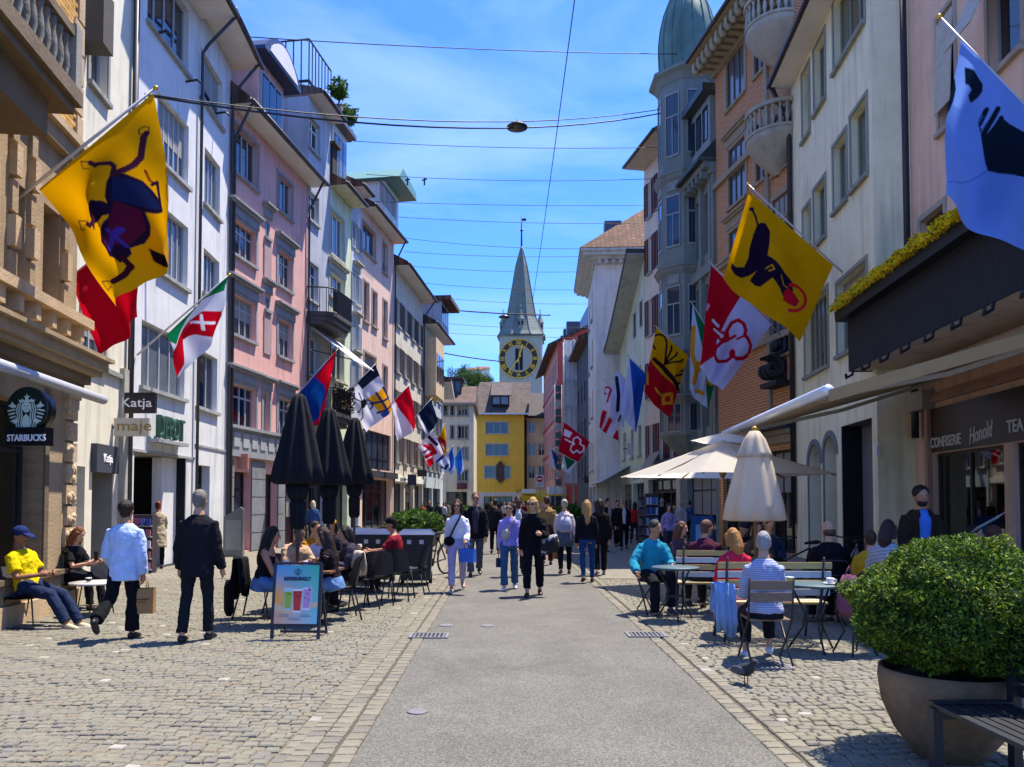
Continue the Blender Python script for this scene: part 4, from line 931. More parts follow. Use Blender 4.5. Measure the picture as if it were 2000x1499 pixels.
def R4_():
    P0, P1 = (7.6, 33.05), (gx(1405, 28.85), 28.85)
    b = Bld('oriel_house', 'grey green stone house with domed corner oriel turret', P0, P1, 14.6, GRN_ST)
    us = [1.35, 2.35, 3.3]
    for z, h in ((4.6, 2.1), (8.0, 2.2), (11.4, 2.4)):
        for u in us: b.w(u - .34, u + .34, z, z + h, n=1, t=.7, fm=FR_GREY, gm=GLASS2, rv=.25)
    b.shop(.8, 3.9, .05, 2.7, n=3, gm=GLASS3); b.wall()
    for u in (.9, 1.85, 2.82, 3.8, 4.1): MB().box(u - .1, u + .1, -.14, .0, 4.0, 14.5).build('pilaster', GRN_ST, b.root)
    for z0, z1, p in ((3.4, 3.6, .3), (7.0, 7.5, .16), (10.5, 10.9, .18), (14.2, 14.4, .25), (14.4, 14.65, .5), (14.65, 14.8, .7)): b.band(z0, z1, p, GRN_ST, 'cornice')
    for q in range(9): MB().box(.2 + q * .45, .34 + q * .45, -.5, -.0, 14.12, 14.38).build('dentil', GRN_ST, b.root)
    b.roof(.72, 3.5, mat('#2c3436', .6, .1), thick=.12, run=2.5)
    dm = MB().box(1.6, 3.9, -.1, 3, 15.2, 17.4).build('dormer', stone('#8b918d', .08), b.root); MB().box(1.3, 4.2, -.5, 3, 17.41, 17.7).build('dormer_roof', metalm('#3a4143'), dm)
    for q in range(3): MB().box(1.8 + q * .7, 2.3 + q * .7, -.14, -.101, 15.8, 17.1).build('pane', GLASS, dm)
    # turret
    t = thing('oriel_turret', 'octagonal grey green oriel turret with green copper onion dome', 'turret', (7.85, 32.3, 0))
    N8 = 8
    def ring(r, z): return [(r * math.cos(R(22.5 + 45 * i)), r * math.sin(R(22.5 + 45 * i)), z) for i in range(N8)]
    def stack(prof, m, name, parent=t, sm=False):
        o = MB(); 
        for (r0, z0), (r1, z1) in zip(prof[:-1], prof[1:]):
            p, q = ring(r0, z0), ring(r1, z1); o.mesh(p + q, [(i, (i + 1) % N8, (i + 1) % N8 + N8, i + N8) for i in range(N8)])
        o.face(ring(prof[0][0], prof[0][1])[::-1]); o.face(ring(prof[-1][0], prof[-1][1]))
        return o.build(name, m, parent)
    r = 1.28
    stack([(.3, 3.4), (.8, 3.9), (r, 4.4), (r, 19.5)], GRN_ST, 'shaft')
    for z in (5.9, 7.75, 11.3, 15.2): stack([(r + .02, z - .25), (r + .14, z - .1), (r + .16, z), (r + .22, z + .05), (r + .22, z + .14), (r + .02, z + .2)], GRN_ST, 'cornice')
    stack([(r + .02, 19.15), (r + .2, 19.4), (r + .38, 19.52), (r + .38, 19.65), (r + .2, 19.75)], GRN_ST, 'cornice')
    dome = [(rr * .87, z + 1.2) for rr, z in ((1.42, 18.5), (1.36, 18.8), (1.4, 19.3), (1.42, 19.9), (1.34, 20.6), (1.16, 21.3), (.9, 21.9), (.62, 22.5), (.38, 23.1), (.2, 23.9), (.08, 24.8), (.03, 25.8))]
    o = MB().lathe(dome, 16); 
    cop = mat('#5c7568', .5, .3, 1.2, metal=.2, stain=.35); dm = o.build('dome', cop, t)
    for i in range(16):
        a = 2 * math.pi * i / 16; MB().tube([(rr * math.cos(a) * 1.005, rr * math.sin(a) * 1.005, z) for rr, z in dome[:-2]], .025, 5).build('seam', cop, dm)
    MB().ball((0, 0, 27.1), .14).build('finial', metalm('#8a7a3a'), t)
    for z0, h in ((4.5, 1.9), (8.5, 2.1), (12.2, 2.2), (16.0, 2.7)):
        for i in (2, 3, 4, 5):
            p, q = Vector(ring(r, 0)[i]), Vector(ring(r, 0)[i + 1]); mid = (p + q) / 2; d = (q - p).normalized(); n = Vector((mid.x, mid.y, 0)).normalized()
            T = Matrix((d, -n, Vector((0, 0, 1)))).transposed().to_4x4(); T.translation = mid + Vector((0, 0, z0))
            wd = (q - p).length
            f = MB(); 
            for a0, a1, c0, c1 in ((-wd*.34, -wd*.3, 0, h), (wd*.3, wd*.34, 0, h), (-wd*.3, wd*.3, 0, .08), (-wd*.3, wd*.3, h - .08, h), (-wd*.3, wd*.3, h*.62, h*.62 + .06), (-.022, .022, .08, h*.62)): f.box(a0, a1, -.05, .0, c0, c1, 0, T)
            fo = f.build('window', paint('#8d928f'), t); MB().box(-wd*.3, wd*.3, -.02, .0, .08, h - .08, 0, T).build('pane', GLASS2, fo)
    for z0 in (7.0, 10.65, 14.55):
        for i in (3, 4):
            p, q = Vector(ring(r, 0)[i]), Vector(ring(r, 0)[i + 1]); mid = (p + q) / 2; d = (q - p).normalized(); n = Vector((mid.x, mid.y, 0)).normalized()
            T = Matrix((d, -n, Vector((0, 0, 1)))).transposed().to_4x4(); T.translation = mid + Vector((0, 0, z0 - 0))
            MB().box(-.28, .28, -.05, 0, .02, .4, 0, T).build('relief_panel', stone('#8c918a', .1), t)
R4_()
def R5_():
    MR = paint('#5a2a33', .6); P0, P1 = (gx(1262, 37), 37.), (7.55, 33.1)
    b = Bld('maroon_shutter_house', 'cream house with maroon shutters beyond the domed turret', P0, P1, 17.8, plaster('#b9ad9a'))
    b.grid([.75, 2.0, 3.2], [3.6, 6.6, 9.6, 12.6, 15.3], .5, 1.7, n=1, fm=FR_WHITE, sh=MR, sill=FR_STONE); b.shop(.3, 3.6, .05, 2.7, n=3); b.wall(); b.roof(1.0, 2.2, TILE_RD, plaster('#a89f95'), gut=PIPE)
    b2 = Bld('mint_house', 'pale mint green house with sloping gable verge on the right', (gx(1212, 44), 44.), (6.82, 37.05), 10.3, plaster('#a9b5a2'))
    L_ = b2.W
    for u, z in ((1.4, 4.0), (3.6, 4.0), (5.6, 4.0), (1.4, 7.0), (3.6, 7.0), (5.6, 7.0)): b2.w(u - .4, u + .4, z, z + 1.5, n=2, fm=FR_GREY, sill=FR_STONE)
    b2.shop(.4, 3.4, .05, 2.6, n=3); b2.shop(3.8, 6.6, .05, 2.6, n=3); b2.wall()
    MB().prism([(0, 10.31), (L_, 10.31), (L_, 13.6)], .0, 8).build('gable_wall', plaster('#a9b5a2'), b2.root)
    for u, z in ((4.6, 10.7), (6.2, 10.9)): 
        f = MB().box(u - .33, u + .33, -.03, -.001, z - .6, z + .75).build('attic_window', FR_GREY, b2.root); MB().box(u - .26, u + .26, -.045, -.031, z - .53, z + .68).build('pane', GLASS, f)
    n = 10; pr = []
    for i in range(n + 1): x = -.3 + (L_ + .4) * i / n; pr.append((x, 10.35 + 3.35 * (max(x, 0) / L_) ** 1.15 - .25 * max(0, -x)))
    MB().prism(pr + [(x, z + .22) for x, z in pr[::-1]], -.9, 8).build('roof', [mat('#4b4745', .8, .1)], b2.root)
    MB().prism([(x, z - .06) for x, z in pr] + [(x, z - .005) for x, z in pr[::-1]], -.86, 0).build('verge_board', plaster('#8d9088'), b2.root)
    b3 = Bld('tall_white_house', 'tall white house with dentil cornice and brown tiled hip roof', (5.72, 52.), (5.34, 44.6), 16.1, plaster('#b9b6ae'))
    b3.grid([1.5, 4.4], [3.6, 6.9, 10.1, 13.0], .95, 1.7, n=2, fm=FR_GREY, sill=FR_STONE); b3.shop(.5, 3.4, .05, 2.6); b3.shop(3.9, 6.8, .05, 2.6); b3.wall()
    c = MB(); 
    for p, z0, z1 in ((.15, 15.6, 15.8), (.45, 15.8, 15.95), (.75, 15.95, 16.15), (.9, 16.15, 16.3)): c.box(-p, b3.W + p, -p, 8.2, z0, z1)
    c.build('cornice', plaster('#a8a9a6'), b3.root)
    for q in range(16): MB().box(b3.W + .02, b3.W + .4, .1 + q * .42, .3 + q * .42, 15.58, 15.79).build('dentil', plaster('#a8a9a6'), b3.root)
    p = .95; W, D = b3.W, 8.2; MB().mesh([(-p, -p, 16.31), (W + p, -p, 16.31), (W + p, D, 16.31), (-p, D, 16.31), (1.5, 3.6, 19.9), (W - 2.0, 3.6, 19.9)], [(0, 1, 5, 4), (1, 2, 5), (2, 3, 4, 5), (3, 0, 4), (0, 3, 2, 1)]).build('roof', tilem('#7a5138', var=.5), b3.root)
    MB().box(W - 1.5, W - .6, .6, 1.6, 16.4, 18.4).build('dormer', metalm('#4a4f5a'), b3.root)
    b4 = Bld('dark_house', 'dark netted house with cables between white house and red house', (gx(1128, 62), 62.), (gx(1150, 53), 53.), 13, mat('#4a4e52', .9, .2, 2))
    b4.grid([1.5, 4, 6.5], [3.5, 6.2, 9], .9, 1.5, n=2, fm=FR_DARK); b4.wall(); b4.roof(.7, 2, TILE_BR)
    RED = plaster('#a9483c')
    b5 = Bld('red_house', 'red plastered house with gable behind white scaffold sheeting', (gx(1062, 86), 86.), (gx(1090, 68), 68.), 16, plaster('#a97a70'))
    b5.grid([1.5 + 2.1 * q for q in range(8)], [4, 7, 10, 13], 1.1, 1.7, n=2, fm=FR_WHITE, sh=None, sill=FR_STONE); b5.wall()
    for z in (6.2, 9.2, 12.2): b5.band(z, z + .3, .1, paint('#a04a4a'), 'string_course')
    MB().box(b5.W + .005, b5.W + .05, .0, 7.9, 0, 16).prism([(0, 0)], 0, 0) if False else None
    g_ = MB(); W = b5.W; g_.mesh([(W + .02, 0, 0), (W + .02, 6, 0), (W + .02, 6, 18.8), (W + .02, 0, 16)], [(0, 1, 2, 3)]); g_.mesh([(W - 1, 0, 0), (W - 1, 6, 0), (W - 1, 6, 18.8), (W - 1, 0, 16)], [(3, 2, 1, 0)]); g_.mesh([(W - 1, 0, 16), (W + .02, 0, 16), (W + .02, 6, 18.8), (W - 1, 6, 18.8)], [(0, 1, 2, 3)]); g_.build('gable', RED, b5.root)
    MB().mesh([(-.3, -.9, 15.7), (W + .3, -.9, 15.7), (W + .3, 6, 19.1), (-.3, 6, 19.1), (-.3, -.9, 15.5), (W + .3, -.9, 15.5), (W + .3, 6, 18.85), (-.3, 6, 18.85)], [(0,1,2,3),(7,6,5,4),(0,4,5,1),(1,5,6,2),(3,7,4,0),(2,6,7,3)]).build('roof', TILE_BR, b5.root)
    for q in (2, 5, 8, 11): 
        MB().box(W - q - .5, W - q + .3, 1.0, 2.2, 16.3, 18.2).build('dormer', metalm('#43454a'), b5.root)
    MB().box(W - 2.4, W - 1.6, 3.5, 4.3, 18, 20.6).build('chimney', mat('#6a6d70', .9, .15), b5.root); MB().box(.5, W - 3, 3.2, 6, 18.4, 20.2).build('attic', metalm('#565a60'), b5.root)
    # scaffold
    s = thing('scaffold', 'sheeted scaffold tower in front of the red house', 'scaffold', (gx(1103, 62), 62, 0)); w_ = gx(1140, 62) - gx(1103, 62)
    st = metalm('#8b9095')
    for x in (0, w_ / 2, w_):
        for y in (0, 1.1): MB().tube([(x, y, 0), (x, y, 14.9)], .04, 6).build('standard', st, s)
    for k in range(7): 
        MB().bar((0, -.02, 2.1 * k + 1), (w_, -.02, 2.1 * k + 1), .06).build('ledger', st, s); MB().box(0, w_, 0, 1.1, 2.1 * k + .9, 2.1 * k + .95).build('deck', mat('#8a8478', .9, .2), s)
    sh = MB(); n = 12; vs = [(w_ * i / n, -.08 + .05 * math.sin(i * 2.1 + j * .9), 3.2 + 11.6 * j / 8) for j in range(9) for i in range(n + 1)]
    sh.mesh(vs, [(j*(n+1)+i, j*(n+1)+i+1, (j+1)*(n+1)+i+1, (j+1)*(n+1)+i) for j in range(8) for i in range(n)], 0, True); link('sheeting', sh.data('sheeting'), mat('#b5bcc0', .5, .12, 2, trans=.35), s)
R5_()
# ------------------------------------------------------------------ the end of the street
def END_():
    b = Bld('cream_end_house', 'cream end house with shed dormer left of the yellow house', (-7.6, 70), (gx(925, 70), 70), 10.5, plaster('#b5ab94'))
    st = stone('#97917f', .1); k = dict(fm=FR_GREY, sill=st, sur=(.08, st))
    for yT, yB in ((786, 812), (832, 857), (875, 897), (918, 940)):
        b.win(866, 874, yT, yB, n=1, **k) if yT < 800 else None; b.win(880, 887, yT, yB, n=1, **k) if yT < 850 else None; b.win(894, 914, yT, yB, n=3, **k)
    b.w(b.W - 2.5, b.W - .6, .05, 2.6, n=2, fm=FR_DARK, gm=GLASS3, name='shop_window'); b.wall(); b.roof(.5, 2.0, TILE_BR, st, o1=.2, run=3)
    d = MB().box(b.W - 2.9, b.W - 1.2, 1.2, 4, 11.6, 13.1).build('dormer', mat('#3d4248', .8, .1), b.root); MB().box(b.W - 3.1, b.W - 1.0, .9, 4, 13.11, 13.3).build('dormer_roof', TILE_BR, d)
    for q in range(3): MB().box(b.W - 2.8 + q * .53, b.W - 2.4 + q * .53, 1.16, 1.199, 11.9, 12.9).build('pane', GLASSW, d)
    u, z = b.uz(893, 950); MB().tube([(u, -.2, z), (u + .9, -.2, z)], .28, 10).build('oval_sign', mat('#5a2530', .5, .1), b.root)
    YEL = plaster('#d5a03a', .1)
    b = Bld('yellow_house', 'yellow house with steep brown roof below the church clock', (gx(926, 85), 85), (gx(1024, 85), 85), 11.35, YEL)
    st2 = stone('#b7b3a4', .08); k = dict(fm=FR_GREY, sill=st2, sur=(.1, st2), n=3, fw=.05, gm=GLASS2)
    for a in ((949, 992, 825, 847), (949, 992, 868, 890), (947, 996, 911, 934)): b.win(*a, **k)
    b.w(1.1, 2.0, .05, 2.3, n=1, fm=FR_DARK, gm=GLASS3, name='door'); b.w(2.1, 4.2, .05, 2.3, n=3, fm=FR_DARK, gm=GLASS3, name='shop_window'); b.wall()
    b.band(.02, 2.75, .03, plaster('#a9a59b'), 'base') if False else None
    u0 = 0
    for a, c in ((0, 1.05), (4.25, b.W)): MB().box(a, c, -.03, .0, .02, 2.75).build('base', plaster('#b0ada5'), b.root)
    MB().box(1.05, 4.25, -.03, 0, 2.35, 2.75).build('base', plaster('#b0ada5'), b.root)
    W = b.W; rf = MB(); p = .45
    vs = [(-p, -.9, 11.4), (W + p, -.9, 11.4), (W + .9, 4.2, 15.7), (.5, 4.2, 15.7), (-p, 9, 11.4), (W + p, 9, 11.4)]
    rf.mesh(vs, [(0, 1, 2, 3), (3, 2, 5, 4), (0, 3, 4), (1, 5, 2), (0, 4, 5, 1)]); ro = rf.build('roof', tilem('#5d4f48'), b.root)
    MB().box(-p - .05, W + p + .05, -.98, -.85, 11.3, 11.48).build('eave_board', plaster('#d0cdbf'), b.root)
    d = MB().box(2.0, 3.9, -.1, 2.5, 12.4, 13.5).build('dormer', mat('#2c2a2c', .9, .1), b.root); MB().mesh([(1.8, -.4, 13.52), (4.1, -.4, 13.52), (4.3, 3.8, 15.5), (1.9, 3.8, 15.5), (1.8, -.4, 13.4), (4.1, -.4, 13.4), (4.3, 3.8, 15.38), (1.9, 3.8, 15.38)], [(0,1,2,3),(7,6,5,4),(0,4,5,1),(1,5,6,2),(2,6,7,3),(3,7,4,0)]).build('dormer_roof', tilem('#5d4f48'), d)
    for q in range(2): MB().box(2.1 + q * .9, 2.85 + q * .9, -.14, -.101, 12.55, 13.35).build('pane', GLASSW, d)
    u, z = b.uz(977, 920); e = MB(); e.prism([(u - .45, z - .9), (u, z - 1.4), (u + .45, z - .9), (u + .45, z + .6), (u, z + 1.15), (u - .45, z + .6)], -.28, -.04); e.build('oriel_shrine', mat('#4a3b33', .6, .25, 6), b.root)
    u, z = b.uz(1008, 958); text('lettering', 'LÜTHI', .5, mat('#7a4a22', .6, 0), b.root, (u, -.04, z - .25), sx=.7)
    b2 = Bld('cream_side_house', 'cream side house with small roof right of the yellow house', (gx(1025.5, 86), 86), (gx(1076, 86), 86), 11.1, plaster('#b7a37f'))
    for a in ((1033, 1044, 826, 846, 1), (1033, 1045, 867, 890, 1), (1052, 1064, 867, 890, 1), (1033, 1045, 911, 935, 1), (1052, 1064, 911, 935, 1)): b2.win(*a[:4], n=2, fm=FR_WHITE, sur=(.1, stone('#b3a892', .08)))
    b2.wall(); b2.roof(.7, 3.2, mat('#3c3537', .8, .15), o1=.3)
    b2.pipe(.1, .1, 10.9, metalm('#3a2a22'), r=.1)
    # church tower
    t = thing('church_tower', 'church tower with gilded clock face and tall pointed spire', 'tower', (gx(1020, 172), 172 + 4.8, 0), R(-4))
    TS = plaster('#86877a', .2); h = 4.8; zt = 39.2
    MB().box(-h, h, -h, h, 0, zt).build('shaft', TS, t)
    cr = MB(); cr.box(-h - .35, h + .35, -h - .35, h + .35, zt, zt + .35); cr.build('cornice', metalm('#4d5a54'), t)
    SPM = mat('#687067', .65, .22, 1.2, stain=.3)
    sp = MB(); prof = [(5.5, zt + .36), (5.05, zt + 1.2), (4.5, zt + 2.5), (3.5, zt + 5.0), (2.95, zt + 8), (2.42, zt + 11.1), (1.4, zt + 17.2), (.32, zt + 21.2), (.12, zt + 22)]
    def oc(r, z, k):   # square melting into octagon
        out_ = []
        for i in range(8):
            a = R(22.5 + 45 * i); sq = r / max(abs(math.cos(a)), abs(math.sin(a))); rr = sq * (1 - k) + r * 1.04 * k; out_.append((rr * math.cos(a), rr * math.sin(a), z))
        return out_
    for i, ((r0, z0), (r1, z1)) in enumerate(zip(prof[:-1], prof[1:])):
        sp.mesh(oc(r0, z0, min(1, i / 3)) + oc(r1, z1, min(1, (i + 1) / 3)), [(j, (j + 1) % 8, (j + 1) % 8 + 8, j + 8) for j in range(8)])
    s_ = sp.build('spire', SPM, t)
    for j in range(8): MB().tube([oc(r * 1.005, z, min(1, i / 3))[j] for i, (r, z) in enumerate(prof)], .12, 5).build('ridge_seam', metalm('#6a7770', .6), s_)
    MB().tube([(0, 0, zt + 21.5), (0, 0, zt + 29.4)], [.22, .1], 8).build('mast', IRON, t); MB().ball((0, 0, zt + 25.8), .35).build('orb', metalm('#23262a'), t)
    MB().box(.1, 1.1, -.04, .04, zt + 28.0, zt + 28.6).build('weather_vane', IRON, t)
    for dx, dy in ((0, -4.1), (4.3, 0), (-4.3, 0)):   # small roof turrets
        m_ = MB(); m_.rings([((dx, dy, z), (r, 0, 0), (0, r, 0)) for r, z in ((.25, zt + 1.2), (.75, zt + 1.9), (.75, zt + 3.9))], 8, 0, False); u_ = m_.build('roof_turret', stone('#7b827c', .1), t)
        MB().rings([((dx, dy, z), (r, 0, 0), (0, r, 0)) for r, z in ((.95, zt + 3.91), (.5, zt + 4.9), (.1, zt + 6.2), (.03, zt + 7.2))], 8, 0, False).build('turret_roof', SPM, u_); MB().ball((dx, dy, zt + 7.0), .16).build('orb', metalm('#a08a40') if dy else IRON, u_)
        for sx in (-.4, .4): MB().box(dx + sx - .18, dx + sx + .18, dy - .77, dy - .65, zt + 2.5, zt + 3.4).build('opening', DARKIN, u_)
    # clock
    zc = CAM_H + ray(1016, 701)[1] * 172; xc = -.45; y = -h - .05
    ck = MB(); ck.rings([((xc, y + .04, zc), (4.55, 0, 0), (0, 0, 4.55)), ((xc, y - .12, zc), (4.55, 0, 0), (0, 0, 4.55))], 48, 0, False)
    co = ck.build('clock_face', mat('#8d8f84', .7, .1), t); GOLD = mat('#d8a62e', .4, .08, metal=.2)
    def ringm(r0, r1, yy, m, nm):
        q = [(xc + rr * math.cos(2 * math.pi * i / 48), yy, zc + rr * math.sin(2 * math.pi * i / 48)) for rr in (r0, r1) for i in range(48)]
        q2 = [(a, b_ + .06, c_) for a, b_, c_ in q]; n = 48
        return MB().mesh(q + q2, [(i, (i + 1) % n, (i + 1) % n + n, i + n) for i in range(n)] + [(i + n, (i + 1) % n + n, (i + 1) % n + 3 * n, i + 3 * n) for i in range(n)] + [(i, i + 2 * n, (i + 1) % n + 2 * n, (i + 1) % n) for i in range(n)]).build(nm, m, co)
    ringm(3.05, 4.35, y - .14, mat('#2b2523', .6, .1), 'hour_ring'); ringm(4.3, 4.5, y - .2, GOLD, 'gold_ring'); ringm(2.95, 3.1, y - .2, GOLD, 'gold_ring')
    num = ['XII', 'I', 'II', 'III', 'IIII', 'V', 'VI', 'VII', 'VIII', 'IX', 'X', 'XI']
    for i in range(12):
        a = R(90 - 30 * i); text('numeral', num[i], 1.25, GOLD, co, (xc + 3.68 * math.cos(a) - .42 * math.sin(a) * -1 * 0 - .42 * math.cos(a), y - .21, zc + 3.68 * math.sin(a) - .42 * math.sin(a)), (R(90), -(a - R(90)) * -1, 0) if False else (R(90), R(90) - a, 0), .03, 'CENTER', bold=.03, sx=.8)
    for ang, ln, wd in ((90 - 16, 3.3, .32), (90 - 216, 3.9, .24)):
        a = R(ang); hd = MB(); d = Vector((math.cos(a), 0, math.sin(a))); c = Vector((xc, y - .3, zc)); hd.bar(c - d * .9, c + d * ln, wd, .05, 0, (0, -1, 0)); hd.ball(c + d * ln * .8, wd * 1.1, .05, wd * 1.1); hd.build('clock_hand', GOLD, co)
    MB().box(xc - .75, xc + .95, -h - .09 - .1, -h, zc - 2.6, zc + 2.3).build('belfry_window', DARKIN, t); MB().box(xc + .05, xc + .15, -h - .215, -h - .19, zc - 2.6, zc + 2.2).build('mullion', plaster('#9a9c92'), t)
END_()
# ------------------------------------------------------------------ hill behind the roofs
def leafcloud(n, shape, size, mats, name, parent, flat=.0, seed=1):
    """shape(rng)->(point, outward normal); n leaf quads in one mesh"""
    r_ = np.random.default_rng(seed); b = MB()
    for i in range(n):
        p, nn = shape(r_); d = Vector(r_.normal(size=3)).normalized(); d = (d + nn * .5).normalized()
        q = d.cross(Vector(r_.normal(size=3))).normalized(); s = size * (0.6 + .8 * r_.random())
        b.face([p - d * s * .5, p + q * s * .33, p + d * s, p - q * s * .33], int(r_.integers(len(mats))))
    return link(name, b.data(name), mats, parent)
LEAF = [mat(c, .7, .2, 10, trans=.25, spec=.3) for c in ('#3a5a1e', '#4a6b22', '#2c4718', '#5d7a2a')]
LEAFY = [mat(c, .6, .2, 10, trans=.25, spec=.3) for c in ('#4a6519', '#5f7a1c', '#34500f', '#7f8f26', '#27400f')]
def tree(x, y, z, h, r, label, dark=False):
    t = thing('hill_tree', label, 'tree', (x, y, z), 0, 'trees on the far hill')
    tk = MB(); tk.tube([(0, 0, -1), (.1, 0, h * .5), (0, .1, h * .8)], [.35, .25, .1], 6); tk.tube([(.1, 0, h * .45), (r * .5, 0, h * .7)], [.15, .05], 5); tk.tube([(.1, 0, h * .5), (-r * .5, .2, h * .75)], [.15, .05], 5); tk.build('trunk', mat('#3d2f22', .9, .2), t)
    cl = [(Vector((random.uniform(-.5, .5) * r, random.uniform(-.5, .5) * r, h * random.uniform(.45, .9))), r * random.uniform(.35, .6)) for _ in range(9)]
    def shp(g):
        c, rr = cl[int(g.integers(len(cl)))]; d = Vector(g.normal(size=3)).normalized(); return c + d * rr * (g.random() ** .4), d
    leafcloud(900, shp, .55, LEAF[:3] if not dark else [LEAF[0], LEAF[2]], 'crown', t, seed=int(abs(x * 7 + y)))
hb = MB(); n = 24; vs = []
for j in range(10):
    for i in range(n + 1):
        x = -160 + 320 * i / n; y = 330 + 26 * j
        vs.append((x, y, (71 - abs(x + 30) * .14) * min(1, j / 4) + 2.5 * math.sin(i * 1.7 + j) - 2))
hb.mesh(vs, [(j*(n+1)+i, j*(n+1)+i+1, (j+1)*(n+1)+i+1, (j+1)*(n+1)+i) for j in range(9) for i in range(n)], 0, True)
struct(link('hill', hb.data('hill'), mat('#4d6133', .95, .35, .08)))
def hz(x, y):
    j = (y - 330) / 26; return (71 - abs(x + 30) * .14) * min(1, j / 4) - 3
for i, (px, Y, h, r) in enumerate(((897, 440, 11, 5), (905, 438, 14, 6), (914, 430, 12, 6.5), (922, 442, 9, 5), (930, 445, 11, 5), (938, 436, 12, 6), (946, 444, 10, 5), (911, 415, 10, 7), (934, 412, 9, 7), (888, 430, 12, 6), (953, 440, 10, 5), (922, 408, 9, 6))):
    x = gx(px, Y); tree(x, Y, hz(x, Y), h, r, 'green tree on the far hill below the sky', i % 3 == 0)
for px, Y, w_, h, lb in ((927, 448, 9, 9, 'pale hillside villa among the trees left of the church'), (943, 452, 8, 11, 'cream hillside villa with flat roof nearest the church'), (912, 455, 7, 8, 'small white hillside villa above the dark tree')):
    x = gx(px, Y); b = Bld('hillside_villa', lb, (x - w_ / 2, Y), (x + w_ / 2, Y), h, plaster('#c3beb2'), 8); b.root.location.z = hz(x, Y) + 4
    b.grid([w_ * .25, w_ * .55, w_ * .82], [1.5, 4.6], 1.1, 1.6, n=2); b.wall(); b.roof(.6, 2, TILE_RD)

# ------------------------------------------------------------------ overhead wires, street lamp
WIRE = metalm('#1c2028', .6)
def wire(p, q, sag, r, label, group='wires strung across the street'):
    p, q = Vector(p), Vector(q); pts = [p.lerp(q, i / 14) - Vector((0, 0, sag * 4 * (i / 14) * (1 - i / 14))) for i in range(15)]
    return tag(MB().tube(pts, r, 6).build('overhead_wire', WIRE, None), label, 'wire', group)
for i, (l, r, Y, sag, rad, lb) in enumerate((
    ((478, 72), (1330, 106), 24.5, .12, .016, 'topmost dark wire across the sky above the street lamp'),
    ((252, 180), (1290, 214), 19, .62, .018, 'thin wire just above the hanging lamp'),
    ((250, 181), (1290, 222), 19.05, .74, .026, 'thick carrier wire holding the hanging lamp'),
    ((690, 276), (1290, 288), 33, .15, .013, 'first thin wire below the hanging lamp'), ((715, 341), (1290, 349), 36, .2, .013, 'wire with two small hooks hanging at its left end'),
    ((735, 394), (1270, 401), 39, .1, .013, 'thin wire level with the top of the weather vane'), ((775, 424), (1265, 436), 42, .15, .014, 'thin wire crossing the mast of the church spire'), ((780, 464), (1225, 484), 45, .3, .014, 'thin wire crossing the tip of the spire'),
    ((790, 492), (1200, 499), 48, .2, .014, 'wire crossing the upper spire'), ((800, 520), (1175, 530), 51, .2, .014, 'wire crossing the middle of the spire'), ((815, 552), (1160, 566), 54, .2, .015, 'wire crossing the lower spire'), ((820, 578), (1150, 594), 56, .2, .015, 'wire just above the thick lamp cable'),
    ((842, 602), (1075, 616), 58, .1, .05, 'thick dark cable running to the far lamp'), ((845, 630), (1148, 640), 60, .2, .015, 'wire crossing above the clock face'), ((860, 650), (1140, 660), 63, .1, .015, 'wire level with the top of the clock tower'), ((866, 690), (975, 706), 62, .05, .05, 'lower thick dark cable left of the clock'))):
    wire(at(*l, Y if i != 1 and i != 2 else 17.7), at(*r, Y if i > 2 else 31.4), sag, rad, lb)
wire((1.72, 14, 14.1), (1.72, 46, 13.9), .3, .014, 'thin wire running lengthways down the street', 'wires strung along the street')
def lamp(px, py, Y, label, s=1.):
    c = at(px, py, Y); t = thing('street_lamp', label, 'lamp', c)
    MB().lathe([(.01, .11 * s), (.1 * s, .1 * s), (.2 * s, .06 * s), (.275 * s, .01 * s), (.28 * s, -.01 * s), (.24 * s, -.02 * s), (.02, -.02 * s)], 24).build('lamp_shade', metalm('#141519', .4), t)
    MB().lathe([(.01, -.02 * s), (.2 * s, -.022 * s), (.17 * s, -.06 * s), (.02, -.075 * s)], 20).build('diffuser', mat('#4b4d50', .3, 0), t)
    MB().tube([(0, 0, .1 * s), (0, 0, .22 * s)], .02, 6).build('hanger', WIRE, t)
lamp(1010, 249, 26, 'black saucer lamp hanging over the middle of the street', 1.3); lamp(985, 620, 58, 'small dark lamp hanging in front of the church spire', 1.6)
for px, lb in ((796, 'small dark hook hanging from a wire, leftmost'), (829, 'small forked hook hanging from a wire, right of another')):
    c = at(px, 352, 36); t = thing('wire_hook', lb, 'hook', c); MB().bar((0, 0, .1), (0, 0, -.25), .07).build('stem', WIRE, t); MB().bar((-.12, 0, -.02), (.12, 0, .05), .05).build('crossbar', WIRE, t)

